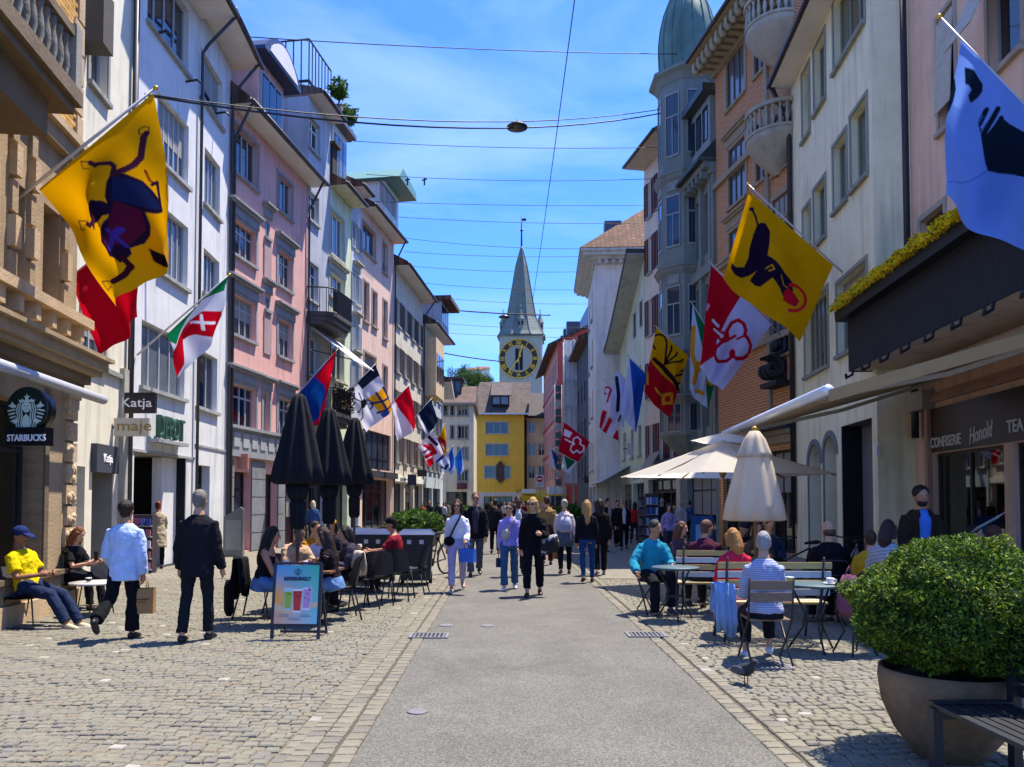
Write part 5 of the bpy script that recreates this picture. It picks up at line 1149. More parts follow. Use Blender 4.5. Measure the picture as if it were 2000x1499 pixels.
# ------------------------------------------------------------------ flags
FLAGM = mat('#ffffff', .85, .04, 3, .1, 30, spec=.1, trans=.45, attr=True)
POLE = mat('#b9b7b4', .4, .05, metal=.3)
Y_, RD, BL, WH, BK, GN, PU = '#d79a00', '#b5061f', '#2a5fb5', '#c9cbe8', '#181320', '#0b7044', '#2c1038'
def flag(label, Y, a, b, c, d, base, paints, pole0, pole1, n=60, sag=.02, ph=0., cat='flag'):
    A, B, Cc, D = [at(*p, Y) for p in (a, b, c, d)]
    p0, p1 = at(*pole0, Y), at(*pole1, Y)
    t = thing('flag', label, cat, p0, 0, 'canton flags along the facades')
    MB().tube([p0 - p0, p1 - p0], [.026, .018], 8).build('pole', POLE, t); MB().ball(p1 - p0, .035).build('finial', mat('#c9a83c', .3, 0, metal=.6), t)
    W = (B - A).length; Hh = ((D - A).length + (Cc - B).length) / 2
    def pos(u, v):
        p = (A * (1 - u) + B * u) * (1 - v) + (D * (1 - u) + Cc * u) * v
        rip = math.sin(u * 7 + v * 2.2 + ph) * .075 + math.sin(u * 13 - v * 4 + ph * 2) * .03 + math.sin(u * 3.1 + v * 6.3 + ph) * .04
        k = min(1, v * 3) * Hh / 1.5
        q = p + Vector((0, rip * 1.6 * k - .04, 0)); q.x += rip * .25 * k; q.z -= sag * Hh * math.sin(math.pi * u) * (v ** 2)
        return q - p0
    aa, bb, cc, dd = [np.array(p, float) for p in (a, b, c, d)]
    def pix(U, V):
        U, V = U[:, None], V[:, None]; return (aa * (1 - U) + bb * U) * (1 - V) + (dd * (1 - U) + cc * U) * V
    painted('cloth', n, n, pos, pix, base, paints, FLAGM, t)
    return t
def arcp(x, y, r, a0, a1, n=14): return [(x + r * math.cos(R(a)), y + r * math.sin(R(a))) for a in np.linspace(a0, a1, n)]
PB = '#1d0f2c'
flag('yellow flag with a dark leaping ram, largest on the left', 10.4, (80, 372), (302, 185), (335, 500), (222, 597), Y_, [
    (PB, 'p', [(233, 352), (253, 346), (277, 353), (290, 368), (302, 388), (303, 405), (288, 407), (273, 408), (278, 430), (278, 450), (274, 470), (262, 487), (264, 497), (256, 510), (245, 516), (236, 508), (226, 505), (222, 492), (214, 480), (222, 462), (238, 440), (240, 425), (232, 400), (230, 372)]),
    ('#14204a', 'p', [(236, 354), (275, 356), (300, 398), (270, 400), (240, 402)]), ('#4a1030', 'p', [(243, 404), (268, 406), (274, 440), (262, 480), (230, 492), (222, 482), (238, 455)]), ('#3a2a8a', 'l', [(232, 492), (252, 455)], 9), ('#3a2a8a', 'l', [(236, 462), (258, 484)], 7),
    ('#3d1c30', 'l', [(240, 348), (268, 328), (280, 312), (284, 272)], 10), ('#3d1c30', 'l', [(282, 275), (288, 262)], 9), ('#3d1c30', 'l', [(236, 352), (236, 335), (228, 328), (195, 327)], 9), ('#3d1c30', 'l', [(196, 330), (180, 322)], 10),
    (BK, 'l', [(288, 262), (277, 268), (275, 258), (284, 250), (291, 250), (291, 260)], 2), (BK, 'l', [(180, 320), (160, 318), (165, 333), (180, 334)], 2), (BK, 'l', [(152, 424), (134, 422), (140, 440), (152, 442)], 2), (BK, 'l', [(228, 552), (206, 553), (216, 570), (228, 562)], 2),
    (PB, 'e', 214, 430, 18, 20), (PB, 'e', 228, 424, 14, 14), ('#3d1c30', 'l', [(205, 446), (175, 441), (155, 430)], 9), ('#3d1c30', 'l', [(200, 452), (212, 440)], 10),
    ('#3a0e1c', 'l', [(252, 508), (262, 520), (250, 535), (230, 552)], 11), ('#1a0f14', 'p', [(278, 476), (296, 483), (315, 480), (317, 512), (300, 508), (286, 500)]),
    ('#8a3a12', 'l', [(284, 335), (288, 350), (297, 356)], 5), (PB, 'l', [(290, 358), (300, 352), (300, 395)], 5), (BK, 'l', [(315, 325), (318, 345), (316, 380), (322, 390)], 1.5)],
    (-30, 440), (304, 172), 130, ph=.6)
flag('plain crimson flag behind the yellow ram flag', 12.9, (136, 548), (262, 445), (282, 625), (198, 696), RD, [(WH, 'l', [(262, 452), (255, 470)], 4)], (80, 590), (270, 436), 50, ph=2.)
flag('green white and red flag with small white cross', 17.7, (327, 655), (445, 542), (427, 652), (348, 740), '#c6cbe2', [
    (GN, 'p', [(450, 530), (437, 568), (396, 588), (368, 622), (340, 672), (315, 660)]), (RD, 'p', [(430, 607), (435, 655), (386, 655), (366, 668), (362, 712), (345, 745), (332, 692), (346, 664), (375, 628), (400, 610)]), ('#d8dcf0', 'l', [(397, 618), (396, 643)], 5), ('#d8dcf0', 'l', [(380, 633), (415, 629)], 5)], (268, 694), (448, 537), 90, ph=1.)
flag('blue and red flag above the black parasols', 27.8, (581, 773), (658, 684), (636, 810), (604, 840), '#0a3f8f', [('#c20a25', 'p', [(616, 738), (662, 678), (650, 820), (606, 850), (604, 832), (622, 810), (632, 785), (633, 765), (628, 750)]), ('#5a2aa0', 'l', [(618, 738), (630, 752), (634, 768), (631, 790), (612, 825)], 2)], (560, 795), (662, 680), 70, ph=2.4)
flag('white flag with black ibex and yellow blue chequers', 34, (680, 768), (733, 713), (767, 799), (714, 844), '#cfd0ea', [
    ('#1a2138', 'p', [(697, 748), (735, 708), (741, 734), (709, 762)]), ('#d79a1c', 'p', [(723, 780), (748, 755), (770, 800), (750, 818)]), ('#2b2a66', 'l', [(735, 768), (757, 808)], 4), ('#2b2a66', 'l', [(748, 757), (768, 796)], 5), ('#2b2a66', 'l', [(728, 790), (758, 776)], 4), ('#2b2a66', 'l', [(738, 806), (766, 790)], 4), ('#2b4aa0', 'p', [(742, 808), (752, 798), (760, 810), (750, 818)]),
    (BK, 'l', [(700, 768), (706, 784), (720, 785)], 3), (BK, 'l', [(690, 778), (703, 784)], 2.5), (BK, 'p', [(702, 784), (716, 780), (722, 790), (712, 798), (704, 796)]), (BK, 'l', [(706, 796), (700, 806), (686, 801)], 2.5), (BK, 'l', [(708, 797), (710, 815), (704, 822)], 2.5), (BK, 'l', arcp(722, 792, 9, -90, 60), 2.5)], (660, 785), (735, 710), 70, ph=.3)
flag('white and red diagonal flag left of the navy flag', 40, (764, 790), (799, 754), (814, 836), (776, 862), '#cfd0ea', [('#c60c28', 'p', [(768, 780), (802, 748), (816, 836), (807, 842), (790, 812)])], (755, 798), (802, 750), 50, ph=1.1)
flag('navy and white flag in the middle of the left row', 45, (814, 812), (842, 781), (857, 824), (832, 850), '#d0d4ec', [('#16233f', 'p', [(816, 806), (845, 776), (860, 824), (837, 846), (830, 830)])], (806, 820), (844, 778), 40, ph=2.)
flag('white flag with red and purple beasts, lower left cluster', 47, (817, 872), (846, 842), (866, 885), (838, 914), '#cfcbe4', [(RD, 'l', [(828, 870), (846, 880)], 6), (RD, 'l', [(832, 893), (850, 884), (842, 870)], 7), (RD, 'p', [(832, 900), (846, 892), (848, 914), (838, 916)]), (PU, 'l', [(836, 852), (852, 868)], 7), ('#7a1a5a', 'l', [(826, 884), (838, 878)], 4)], (812, 880), (848, 838), 40, ph=.2)
flag('yellow and red flag with blue figure, lower left cluster', 51, (850, 870), (869, 829), (874, 886), (852, 906), Y_, [('#8a1020', 'p', [(858, 850), (870, 862), (872, 884), (862, 884), (852, 872)]), ('#2a2a80', 'l', [(854, 862), (866, 872), (858, 892)], 6), (Y_, 'l', [(862, 868), (868, 880)], 3), ('#20409a', 'p', [(850, 896), (872, 886), (876, 915), (850, 912)])], (846, 878), (870, 826), 40, ph=1.7)
flag('white flag with a small dark mark beside the blue flags', 54, (856, 902), (874, 880), (880, 912), (866, 928), '#b9c4ec', [('#1a2a50', 'l', [(862, 912), (870, 916), (874, 908)], 4)], (852, 908), (876, 877), 30, ph=.4)
flag('blue and white flag, left one of the far pair', 57, (871, 898), (884, 872), (891, 914), (879, 930), '#9fb4ea', [('#1d56b8', 'p', [(868, 900), (884, 868), (887, 905), (878, 925)])], (868, 905), (886, 869), 30, ph=2.)
flag('blue and white flag, right one of the far pair', 61, (886, 900), (900, 874), (907, 918), (896, 932), '#a9bcec', [('#1d62c0', 'p', [(884, 900), (900, 870), (903, 905), (897, 935), (890, 920)])], (882, 906), (902, 871), 30, ph=1.)
# right side
flag('pale blue flag with large dark arm and staff, top right corner', 9.8, (2075, 290), (1874, 82), (1828, 398), (2040, 512), '#6f93de', [
    ('#0b1c2e', 'p', [(1883, 132), (1892, 134), (1901, 139), (1908, 153), (1916, 168), (1915, 183), (1908, 193), (1897, 200), (1893, 184), (1898, 174), (1892, 164), (1887, 163)]), ('#0b1c2e', 'p', [(1858, 145), (1866, 155), (1870, 170), (1868, 190), (1862, 205), (1852, 222), (1835, 235), (1835, 140)]),
    ('#0b1c2e', 'l', [(1912, 244), (1921, 220)], 9), ('#0b1c2e', 'l', [(1922, 258), (1940, 222)], 10), ('#0b1c2e', 'l', [(1930, 268), (1946, 240)], 9), ('#0b1c2e', 'p', [(1904, 226), (1914, 250), (1926, 262), (1946, 238), (1960, 252), (2000, 281), (2080, 330), (2080, 420), (2000, 376), (1936, 326), (1920, 280)]),
    ('#3b6cc2', 'l', [(1884, 300), (1916, 230)], 2), ('#3b6cc2', 'l', [(1896, 305), (1922, 245)], 2), ('#3a68c0', 'l', [(1835, 372), (1880, 352), (1935, 326)], 2), ('#6a8fdc', 'p', [(1868, 200), (1897, 198), (1934, 322), (1880, 300), (1850, 230)])], (2110, 320), (1834, 33), 130, ph=1.4)
flag('yellow flag with black bull head and red nose ring', 18.8, (1626, 520), (1462, 376), (1412, 546), (1564, 666), Y_, [
    (PB, 'p', [(1477, 443), (1485, 438), (1494, 440), (1502, 455), (1500, 481), (1496, 503), (1509, 516), (1528, 542), (1544, 554), (1547, 570), (1530, 588), (1518, 566), (1504, 548), (1493, 555), (1484, 560), (1475, 556), (1466, 543), (1478, 527), (1470, 532), (1452, 536), (1437, 530), (1428, 520), (1430, 510), (1440, 516), (1456, 515), (1463, 500), (1464, 484), (1470, 460)]),
    (PB, 'l', [(1478, 442), (1474, 425), (1467, 409)], 4), (PB, 'e', 1467, 410, 5, 4), (Y_, 'l', [(1493, 528), (1503, 524), (1507, 533), (1498, 534)], 2.5), ('#c98a2a', 'l', [(1520, 545), (1526, 562)], 2), ('#c98a2a', 'l', [(1526, 562), (1534, 566)], 2), ('#d2232a', 'l', arcp(1548, 584, 25, -110, 110), 7), ('#c2162a', 'p', [(1528, 572), (1536, 566), (1550, 575), (1560, 590), (1552, 602), (1538, 596), (1526, 588)])], (1662, 548), (1460, 360), 130, ph=.2)
flag('red and white flag with large red key', 23.9, (1506, 634), (1388, 520), (1365, 722), (1411, 763), '#c3c5ec', [
    ('#bb0a26', 'p', [(1388, 512), (1450, 574), (1420, 622), (1402, 660), (1395, 692), (1360, 724)]), ('#bb0a26', 'l', [(1422, 662), (1420, 645), (1428, 632), (1440, 628), (1450, 636), (1453, 650), (1450, 660), (1456, 668), (1463, 680), (1460, 695), (1448, 703), (1436, 704), (1428, 698), (1418, 705), (1404, 700), (1397, 688), (1400, 674), (1412, 664), (1422, 662)], 7), ('#bb0a26', 'e', 1428, 692, 5, 9), ('#bb0a26', 'l', [(1450, 662), (1438, 665)], 5), ('#bb0a26', 'l', [(1422, 662), (1434, 658)], 6), ('#bb0a26', 'e', 1411, 653, 9, 9), ('#d8d8f0', 'l', [(1396, 640), (1412, 654)], 4), ('#d8d8f0', 'l', [(1394, 622), (1404, 634)], 5), ('#d8d8f0', 'e', 1411, 653, 3.5, 3.5), ('#c9a0c0', 'l', [(1378, 606), (1384, 596)], 6)], (1530, 660), (1386, 512), 100, ph=2.2)
flag('green and white flag with yellow beast behind the key flag', 27.4, (1410, 690), (1352, 598), (1345, 762), (1382, 800), '#b9cdea', [
    (GN, 'p', [(1352, 590), (1374, 612), (1400, 640), (1372, 690)]), ('#d49a2a', 'l', [(1354, 640), (1352, 690), (1362, 720), (1356, 745)], 9), ('#d49a2a', 'e', 1364, 715, 8, 11), ('#d49a2a', 'l', [(1360, 760), (1372, 768)], 7), (GN, 'p', [(1374, 705), (1412, 755), (1382, 805)]), ('#cfa21c', 'p', [(1376, 715), (1398, 745), (1390, 755), (1378, 750)])], (1440, 740), (1350, 590), 80, ph=.9)
flag('yellow and red flag with half eagle and gold key', 30, (1344, 696), (1281, 641), (1257, 768), (1308, 817), Y_, [
    ('#b30f22', 'p', [(1268, 700), (1276, 710), (1335, 778), (1308, 825), (1250, 770)]), ('#2a0f1a', 'l', [(1278, 700), (1296, 718), (1330, 768)], 8)] + [('#2a0f1a', 'l', [(1298, 712), (1302 + 9 * i, 672 + 12 * i), (1300 + 11 * i, 664 + 13 * i)], 4) for i in range(4)] + [('#2a0f1a', 'l', [(1318, 738), (1336, 730)], 4), ('#2a0f1a', 'l', [(1322, 750), (1338, 748)], 4), ('#2a0f1a', 'l', arcp(1287, 668, 14, 120, 330), 4), ('#8a1a1a', 'l', [(1330, 726), (1340, 722)], 5),
     ('#d79a1c', 'l', [(1280, 756), (1294, 772)], 4), ('#d79a1c', 'p', [(1292, 768), (1314, 768), (1314, 790), (1292, 790)]), ('#b30f22', 'p', [(1298, 774), (1308, 774), (1308, 785), (1298, 785)]), ('#d79a1c', 'l', [(1264, 728), (1264, 752)], 4)], (1368, 722), (1279, 636), 80, ph=1.9)
flag('white and blue halved flag on the right', 34.5, (1262, 733), (1228, 699), (1211, 808), (1242, 847), '#bfcdf0', [('#1f55ae', 'p', [(1229, 695), (1268, 735), (1284, 800), (1242, 852), (1236, 780)])], (1278, 748), (1226, 694), 60, ph=.5)
flag('white flag with black crozier, right row', 36.5, (1226, 748), (1202, 724), (1193, 806), (1218, 836), '#c3c9ee', [('#1b2044', 'l', [(1204, 738), (1208, 770), (1206, 800)], 7), ('#1b2044', 'l', [(1206, 824), (1212, 812)], 4)], (1236, 758), (1200, 720), 40, ph=1.5)
flag('white flag with red crozier and red bars', 38, (1205, 770), (1183, 747), (1170, 836), (1208, 862), '#d9d3e8', [('#c4122f', 'l', arcp(1186, 764, 7, 120, 420), 4), ('#c4122f', 'l', [(1192, 766), (1186, 785)], 4), ('#c4122f', 'p', [(1177, 800), (1185, 803), (1174, 838), (1166, 830)]), ('#c4122f', 'p', [(1190, 815), (1196, 822), (1182, 848), (1174, 842)]), ('#c4122f', 'p', [(1204, 840), (1212, 846), (1206, 866), (1194, 858)])], (1218, 782), (1181, 744), 50, ph=.3)
flag('red flag with white key, far right', 48.5, (1152, 864), (1102, 825), (1091, 882), (1129, 903), '#bb0a2c', [('#e6dcea', 'l', [(1120, 866), (1120, 858), (1128, 854), (1134, 860), (1133, 868), (1140, 872), (1140, 881), (1132, 885), (1127, 880), (1120, 885), (1114, 879), (1116, 871), (1122, 868)], 3), ('#e6dcea', 'l', [(1104, 858), (1122, 868)], 3), ('#e6dcea', 'p', [(1103, 838), (1118, 846), (1112, 856), (1100, 850)])], (1160, 872), (1100, 822), 50, ph=.8)
flag('green and white flag below the far red flag', 50.5, (1128, 902), (1100, 890), (1096, 916), (1112, 926), '#cfd8e8', [('#0f6a44', 'p', [(1101, 890), (1124, 902), (1108, 918)])], (1136, 906), (1098, 888), 30, ph=.1)
flag('small white and blue flag left of the far red flag', 56, (1090, 892), (1074, 874), (1073, 908), (1086, 920), '#d2d2d8', [('#234a80', 'p', [(1076, 876), (1092, 892), (1087, 920)])], (1096, 898), (1072, 871), 30, ph=2.5)

# ------------------------------------------------------------------ shop signs
PRINT = mat('#ffffff', .5, 0, attr=True)
def siren(ox, oy, s):      # (ox,oy) centre, s = radius in 2-D units, y down
    k = s / 245.; w_ = '#c6d6c6'
    def P(*q): return [(ox + (x - 330) * k, oy + (y - 430) * k) for x, y in q]
    L_ = [(w_, 'p', P((335, 255), (346, 285), (376, 285), (352, 303), (362, 330), (336, 315), (310, 330), (318, 303), (296, 285), (324, 285))), (w_, 'p', P((235, 320), (262, 330), (280, 310), (300, 332), (335, 318), (370, 332), (392, 308), (406, 330), (434, 318), (420, 358), (335, 345), (250, 358))),
          (w_, 'e', *P((330, 405))[0], 48 * k, 62 * k)]
    for sg in (-1, 1):
        def Q(*q): return P(*[(330 + sg * (x - 330), y) for x, y in q])
        L_ += [(w_, 'p', Q((448, 385), (478, 375), (500, 340), (512, 372), (548, 388), (500, 412), (460, 415)))]
        for i in range(4): y = 432 + i * 38; L_.append((w_, 'l', Q((470 - i * 4, y), (545 - i * 14, y + 16)), 17 * k))
        L_.append((w_, 'p', Q((425, 540), (440, 520), (490, 565), (470, 590), (430, 575))))
        for dx in (58, 88, 116): L_.append((w_, 'l', Q((330 + dx * .8, 370), (330 + dx, 440), (330 + dx * .85, 500), (330 + dx * 1.05, 570), (330 + dx * .9, 640)), 14 * k))
    L_ += [(w_, 'p', P((290, 520), (330, 480), (370, 520), (380, 580), (365, 655), (295, 655), (280, 580))), ('#123f2c', 'l', P((300, 390), (318, 390)), 8 * k), ('#123f2c', 'l', P((344, 390), (362, 390)), 8 * k), ('#123f2c', 'l', P((318, 430), (342, 430)), 6 * k), ('#123f2c', 'l', P((331, 395), (328, 415)), 4 * k)]
    return L_
def coffee_sign():
    Y = 9.75; c = at(58.5, 801, Y); r = 44.5 / 1500 * Y
    t = thing('hanging_sign', 'round dark green coffee house sign with white crowned figure over shop window', 'sign', c, R(-6))
    MB().rings([((0, .1, 0), (r, 0, 0), (0, 0, r)), ((0, -.05, 0), (r, 0, 0), (0, 0, r)), ((0, -.06, 0), (r * .96, 0, 0), (0, 0, r * .96))], 40, 0, True).build('disc', mat('#0d1512', .3, 0), t)
    painted('logo', 110, 110, lambda u, v: Vector(((u - .5) * 2 * r * .95, -.066, (.5 - v) * 2 * r * .95)), lambda U, V: np.stack([(U - .5) * 2, (V - .5) * 2], 1), '#0d2119', siren(0, 0, 1 / .95 * .97), PRINT, t, disc=lambda u, v: (u - .5) ** 2 + (v - .5) ** 2 < .2495)
    MB().box(-.26, .27, -.09, .08, -r - .17, -r + .06).build('name_box', mat('#0f0d12', .4, 0), t)
    text('lettering', 'STARBUCKS', .118, mat('#e8e8ea', .5, 0), t, (.035, -.1, -r - .115), ext=.005, align='CENTER', sx=.82, bold=.002)
    MB().bar((-r, .02, .05), (-r - .35, .02, .05), .04).build('bracket', IRON, t)
coffee_sign()
def blade(px0, px1, y0, y1, Y, col, label, txt=None, tc=None, sub=None, size=.5, name='hanging_sign', thick=.1, sx=1., tm=None):
    a, b = at(px0, y1, Y), at(px1, y0, Y); w_, h = b.x - a.x, b.z - a.z
    t = thing(name, label, 'sign', a); MB().box(0, w_, 0, thick, 0, h).build('panel', mat(col, .5, .04), t)
    if txt: text('lettering', txt, h * size, mat(tc, .5, 0), t, (w_ * .06, -.006, h * (.36 if sub else .3)), ext=.004, sx=sx, bold=.002)
    if sub: text('lettering', sub, h * .13, mat('#6a6a70', .5, 0), t, (w_ * .06, -.006, h * .14), ext=.002)
    MB().bar((0, .05, h * .5), (-.2, .05, h * .5), .05).build('bracket', IRON, t)
    return t
blade(231, 303, 767, 807, 16.9, '#16131f', 'black rectangular hanging sign with white shop name', 'Katja', '#e6e4ea', size=.62, sx=1.2)
blade(222, 291, 817, 852, 16.5, '#b3b1a6', 'translucent beige hanging sign with thin gold lettering', 'maje', '#8d7a3d', size=.85, sx=1.25)
blade(454, 484, 887, 917, 24.6, '#b9806a', 'square salmon coloured hanging sign on the pink house')
blade(796, 813, 927, 948, 43, '#221f3a', 'dark hanging sign, lower one beyond the parasols'); blade(815, 833, 918, 931, 46, '#2a2028', 'dark hanging sign, upper one beyond the parasols')
blade(1225, 1272, 866, 888, 40, '#b9b7c4', 'white and pink hanging sign below the right flags'); blade(1228, 1243, 846, 874, 42, '#8d9a8a', 'small green framed hanging sign behind the white sign')
blade(1141, 1150, 930, 944, 52, '#23242a', 'small dark projecting sign on the tall white house')
# no-entry sign, and a tall lattice advertising mast further on
def noentry():
    Y = 60; q = at(1054, 928, Y); t = thing('road_sign', 'red no entry sign on white board with panel below', 'sign', (q.x, Y, 0)); s = Y / 1500
    MB().tube([(0, .05, 0), (0, .05, q.z)], .04, 8).build('post', metalm('#8a8d90'), t); MB().box(-.3, .3, 0, .03, q.z - .92, q.z).build('board', mat('#d8d8dc', .5, .03), t)
    MB().rings([((0, -.002, q.z - .32), (.26, 0, 0), (0, 0, .26)), ((0, -.012, q.z - .32), (.26, 0, 0), (0, 0, .26))], 28, 0, False).build('disc', mat('#b5101c', .4, 0), t)
    MB().box(-.18, .18, -.02, -.014, q.z - .37, q.z - .27).build('bar', mat('#e8e8e8', .4, 0), t)
    for k in range(2): MB().box(-.22, .22, -.012, -.002, q.z - .72 - k * .11, q.z - .69 - k * .11).build('text_line', mat('#44505a', .5, 0), t)
noentry()
def mast():
    Y = 64; a, b = at(1084, 950, Y), at(1097, 752, Y); t = thing('sign_mast', 'tall narrow vertical advertising sign of dark green panels', 'sign', (a.x, Y, 0)); w_ = b.x - a.x
    for x in (0, w_): MB().tube([(x, 0, .1), (x, 0, b.z)], .035, 6).build('post', metalm('#7d858a'), t)
    n = 13
    for k in range(n): z0 = a.z + (b.z - a.z) * k / n; MB().box(.06, w_ - .06, -.04, .04, z0 + .06, z0 + (b.z - a.z) / n - .06).build('panel', mat(('#3c5350', '#8b948c', '#2b4644')[k % 3], .5, .2), t)
mast()
# market stall and delivery van at the end of the street
def stall():
    q = ground(1040, 1012); Y = 70
    t = thing('market_stall', 'yellow market stall with white top at the end of the street', 'stall', (gx(1018, Y), Y, 0)); w_ = gx(1068, Y) - gx(1018, Y)
    for x in (.1, w_ - .1):
        for y in (0, 1.4): MB().tube([(x, y, 0), (x, y, 2.5)], .035, 6).build('post', metalm('#8a8d90'), t)
    MB().box(0, w_, -.1, 1.5, .0, .95).build('counter', mat('#b89a12', .6, .1), t); MB().mesh([(-.1, -.5, 2.2), (w_ + .1, -.5, 2.2), (w_ + .1, 1.6, 2.75), (-.1, 1.6, 2.75), (-.1, -.5, 1.75), (w_ + .1, -.5, 1.75)], [(0, 1, 2, 3), (4, 5, 1, 0)]).build('canopy', mat('#c9a90c', .7, .08), t); MB().box(.1, w_ * .55, -.45, .3, 2.5, 2.85).build('top_box', mat('#d0d6dc', .5, .03), t)
    Y = 66; v = thing('delivery_van', 'yellow delivery van with pale roof right of the market stall', 'van', (gx(1072, Y), Y, 0)); w_ = gx(1106, Y) - gx(1072, Y)
    MB().box(0, w_, 0, 3.4, .45, 2.35).build('body', mat('#c29a0a', .4, .04), v); MB().box(.02, w_ - .02, .02, 3.38, 2.352, 3.0).build('roof', mat('#b9c1c9', .4, .04), v); MB().box(.08, w_ - .08, -.03, 0, 1.35, 2.2).build('windscreen', GLASS, v)
    MB().box(w_ + .0, w_ + .2, .2, 1.4, .9, 2.2).build('side_panel', mat('#a8301c', .5, .05), v)
    for x in (.2, w_ - .2):
        for y in (.6, 2.7): MB().tube([(x - .1, y, .35), (x + .1, y, .35)], .35, 14).build('wheel', mat('#111', .8, 0), v)
    for x in (.22, w_ - .22): MB().box(x - .12, x + .12, -.03, 0, .8, .98).build('headlight', mat('#d8dde0', .2, 0), v)
stall()
# awnings over the shops on the right
def awning(px0, px1, yT, yB, Y0, Y1, label, col='#c7c9c6'):
    a, b = at(px0, yB, Y1), at(px1, yT, Y0); t = thing('shop_awning', label, 'awning', (0, 0, 0))
    c = Vector((b.x, Y1, b.z)); d = Vector((a.x, Y0, a.z))
    MB().mesh([a, d, b, c, a - Vector((0, 0, .05)), d - Vector((0, 0, .05)), b - Vector((0, 0, .05)), c - Vector((0, 0, .05))], [(0, 1, 2, 3), (7, 6, 5, 4), (0, 4, 5, 1), (1, 5, 6, 2), (2, 6, 7, 3), (3, 7, 4, 0)]).build('fabric', mat(col, .8, .06, trans=.25), t)
    MB().tube([a, d], .05, 8).build('front_bar', paint('#d9dadb'), t)
    for p, q in ((a, c), (d, b)): MB().bar(p - Vector((0, 0, .08)), q - Vector((0, 0, .5)), .04).build('arm', metalm('#6d7073'), t)
awning(1156, 1240, 903, 945, 41, 45, 'white extended awning low on the right beyond the parasols'); awning(1238, 1290, 880, 935, 33.5, 36, 'striped beige awning under the maroon shutters', '#a8a394')
# black canopy over the far left shops
awning(815, 858, 938, 955, 44, 44.2, 'dark flat canopy over the far left shop doors', '#2a2a2c') if False else None
# ------------------------------------------------------------------ parasols
def pleat(b, prof, folds, depth, n=64, m=0, c=(0, 0, 0), ph=0.):
    k = len(prof); vs = []
    for r, z in prof:
        for j in range(n):
            a = 2 * math.pi * j / n; q = r * (1 + depth * math.cos(folds * a + ph) + depth * .4 * math.cos(3 * a + z * 2)); vs.append((c[0] + q * math.cos(a), c[1] + q * math.sin(a), c[2] + z))
    b.mesh(vs, [(i*n+j, i*n+(j+1) % n, (i+1)*n+(j+1) % n, (i+1)*n+j) for i in range(k-1) for j in range(n)] + [tuple(range(n-1, -1, -1)), tuple(range((k-1)*n, k*n))], m, True); return b
BLK = mat('#15161c', .85, .15, 3, .3, 40, spec=.2)
def closed_black(X, Y, top, label):
    t = thing('closed_parasol', label, 'parasol', (X, Y, 0), random.random(), 'closed black parasols at the coffee tables')
    MB().tube([(0, 0, .02), (0, 0, top - .05)], .024, 10).build('pole', metalm('#3a3c42', .4), t); MB().lathe([(.3, 0), (.3, .05), (.05, .07), (.04, .25)], 20).build('base', metalm('#26272a'), t)
    pleat(MB(), [(.27, top - 1.24), (.325, top - 1.2), (.295, top - 1.0), (.225, top - .66), (.155, top - .33), (.09, top - .06), (.045, top)], 8, .17).build('canopy', BLK, t)
    pleat(MB(), [(.09, top - 1.46), (.125, top - 1.4), (.15, top - 1.22)], 6, .14).build('inner_fold', BLK, t); pleat(MB(), [(.07, top - 1.85), (.095, top - 1.8), (.1, top - 1.5), (.08, top - 1.45)], 6, .14).build('strap_end', BLK, t)
closed_black(gx(582, 10.5), 10.5, 3.12, 'closed black parasol nearest the poster board'); closed_black(gx(642, 12.2), 12.2, 3.14, 'middle one of the three closed black parasols'); closed_black(gx(692, 14.2), 14.2, 3.2, 'closed black parasol farthest right of the three')
CRM = mat('#ddd0b8', .85, .06, 3, .2, 50, trans=.4)
def closed_cream():
    Y = 11.3; t = thing('closed_parasol', 'closed cream parasol with wooden pole on the right terrace', 'parasol', (gx(1475, Y), Y, 0))
    wd = mat('#8a6236', .6, .15, 8); MB().tube([(0, 0, .02), (0, 0, 2.66)], .028, 10).build('pole', wd, t); MB().ball((0, 0, 2.7), .05, .05, .06).build('finial', mat('#b58a2a', .35, 0, metal=.5), t)
    pleat(MB(), [(.36, 1.36), (.435, 1.38), (.4, 1.6), (.3, 2.0), (.2, 2.38), (.1, 2.62), (.05, 2.66)], 8, .07, ph=.4).build('canopy', CRM, t)
    pleat(MB(), [(.245, 2.3), (.225, 2.36), (.15, 2.56), (.07, 2.68), (.03, 2.69)], 8, .1).build('vent_cap', CRM, t); MB().lathe([(.3, 0), (.3, .06), (.06, .08), (.05, .3)], 18).build('base', metalm('#3a3a3c'), t)
closed_cream()
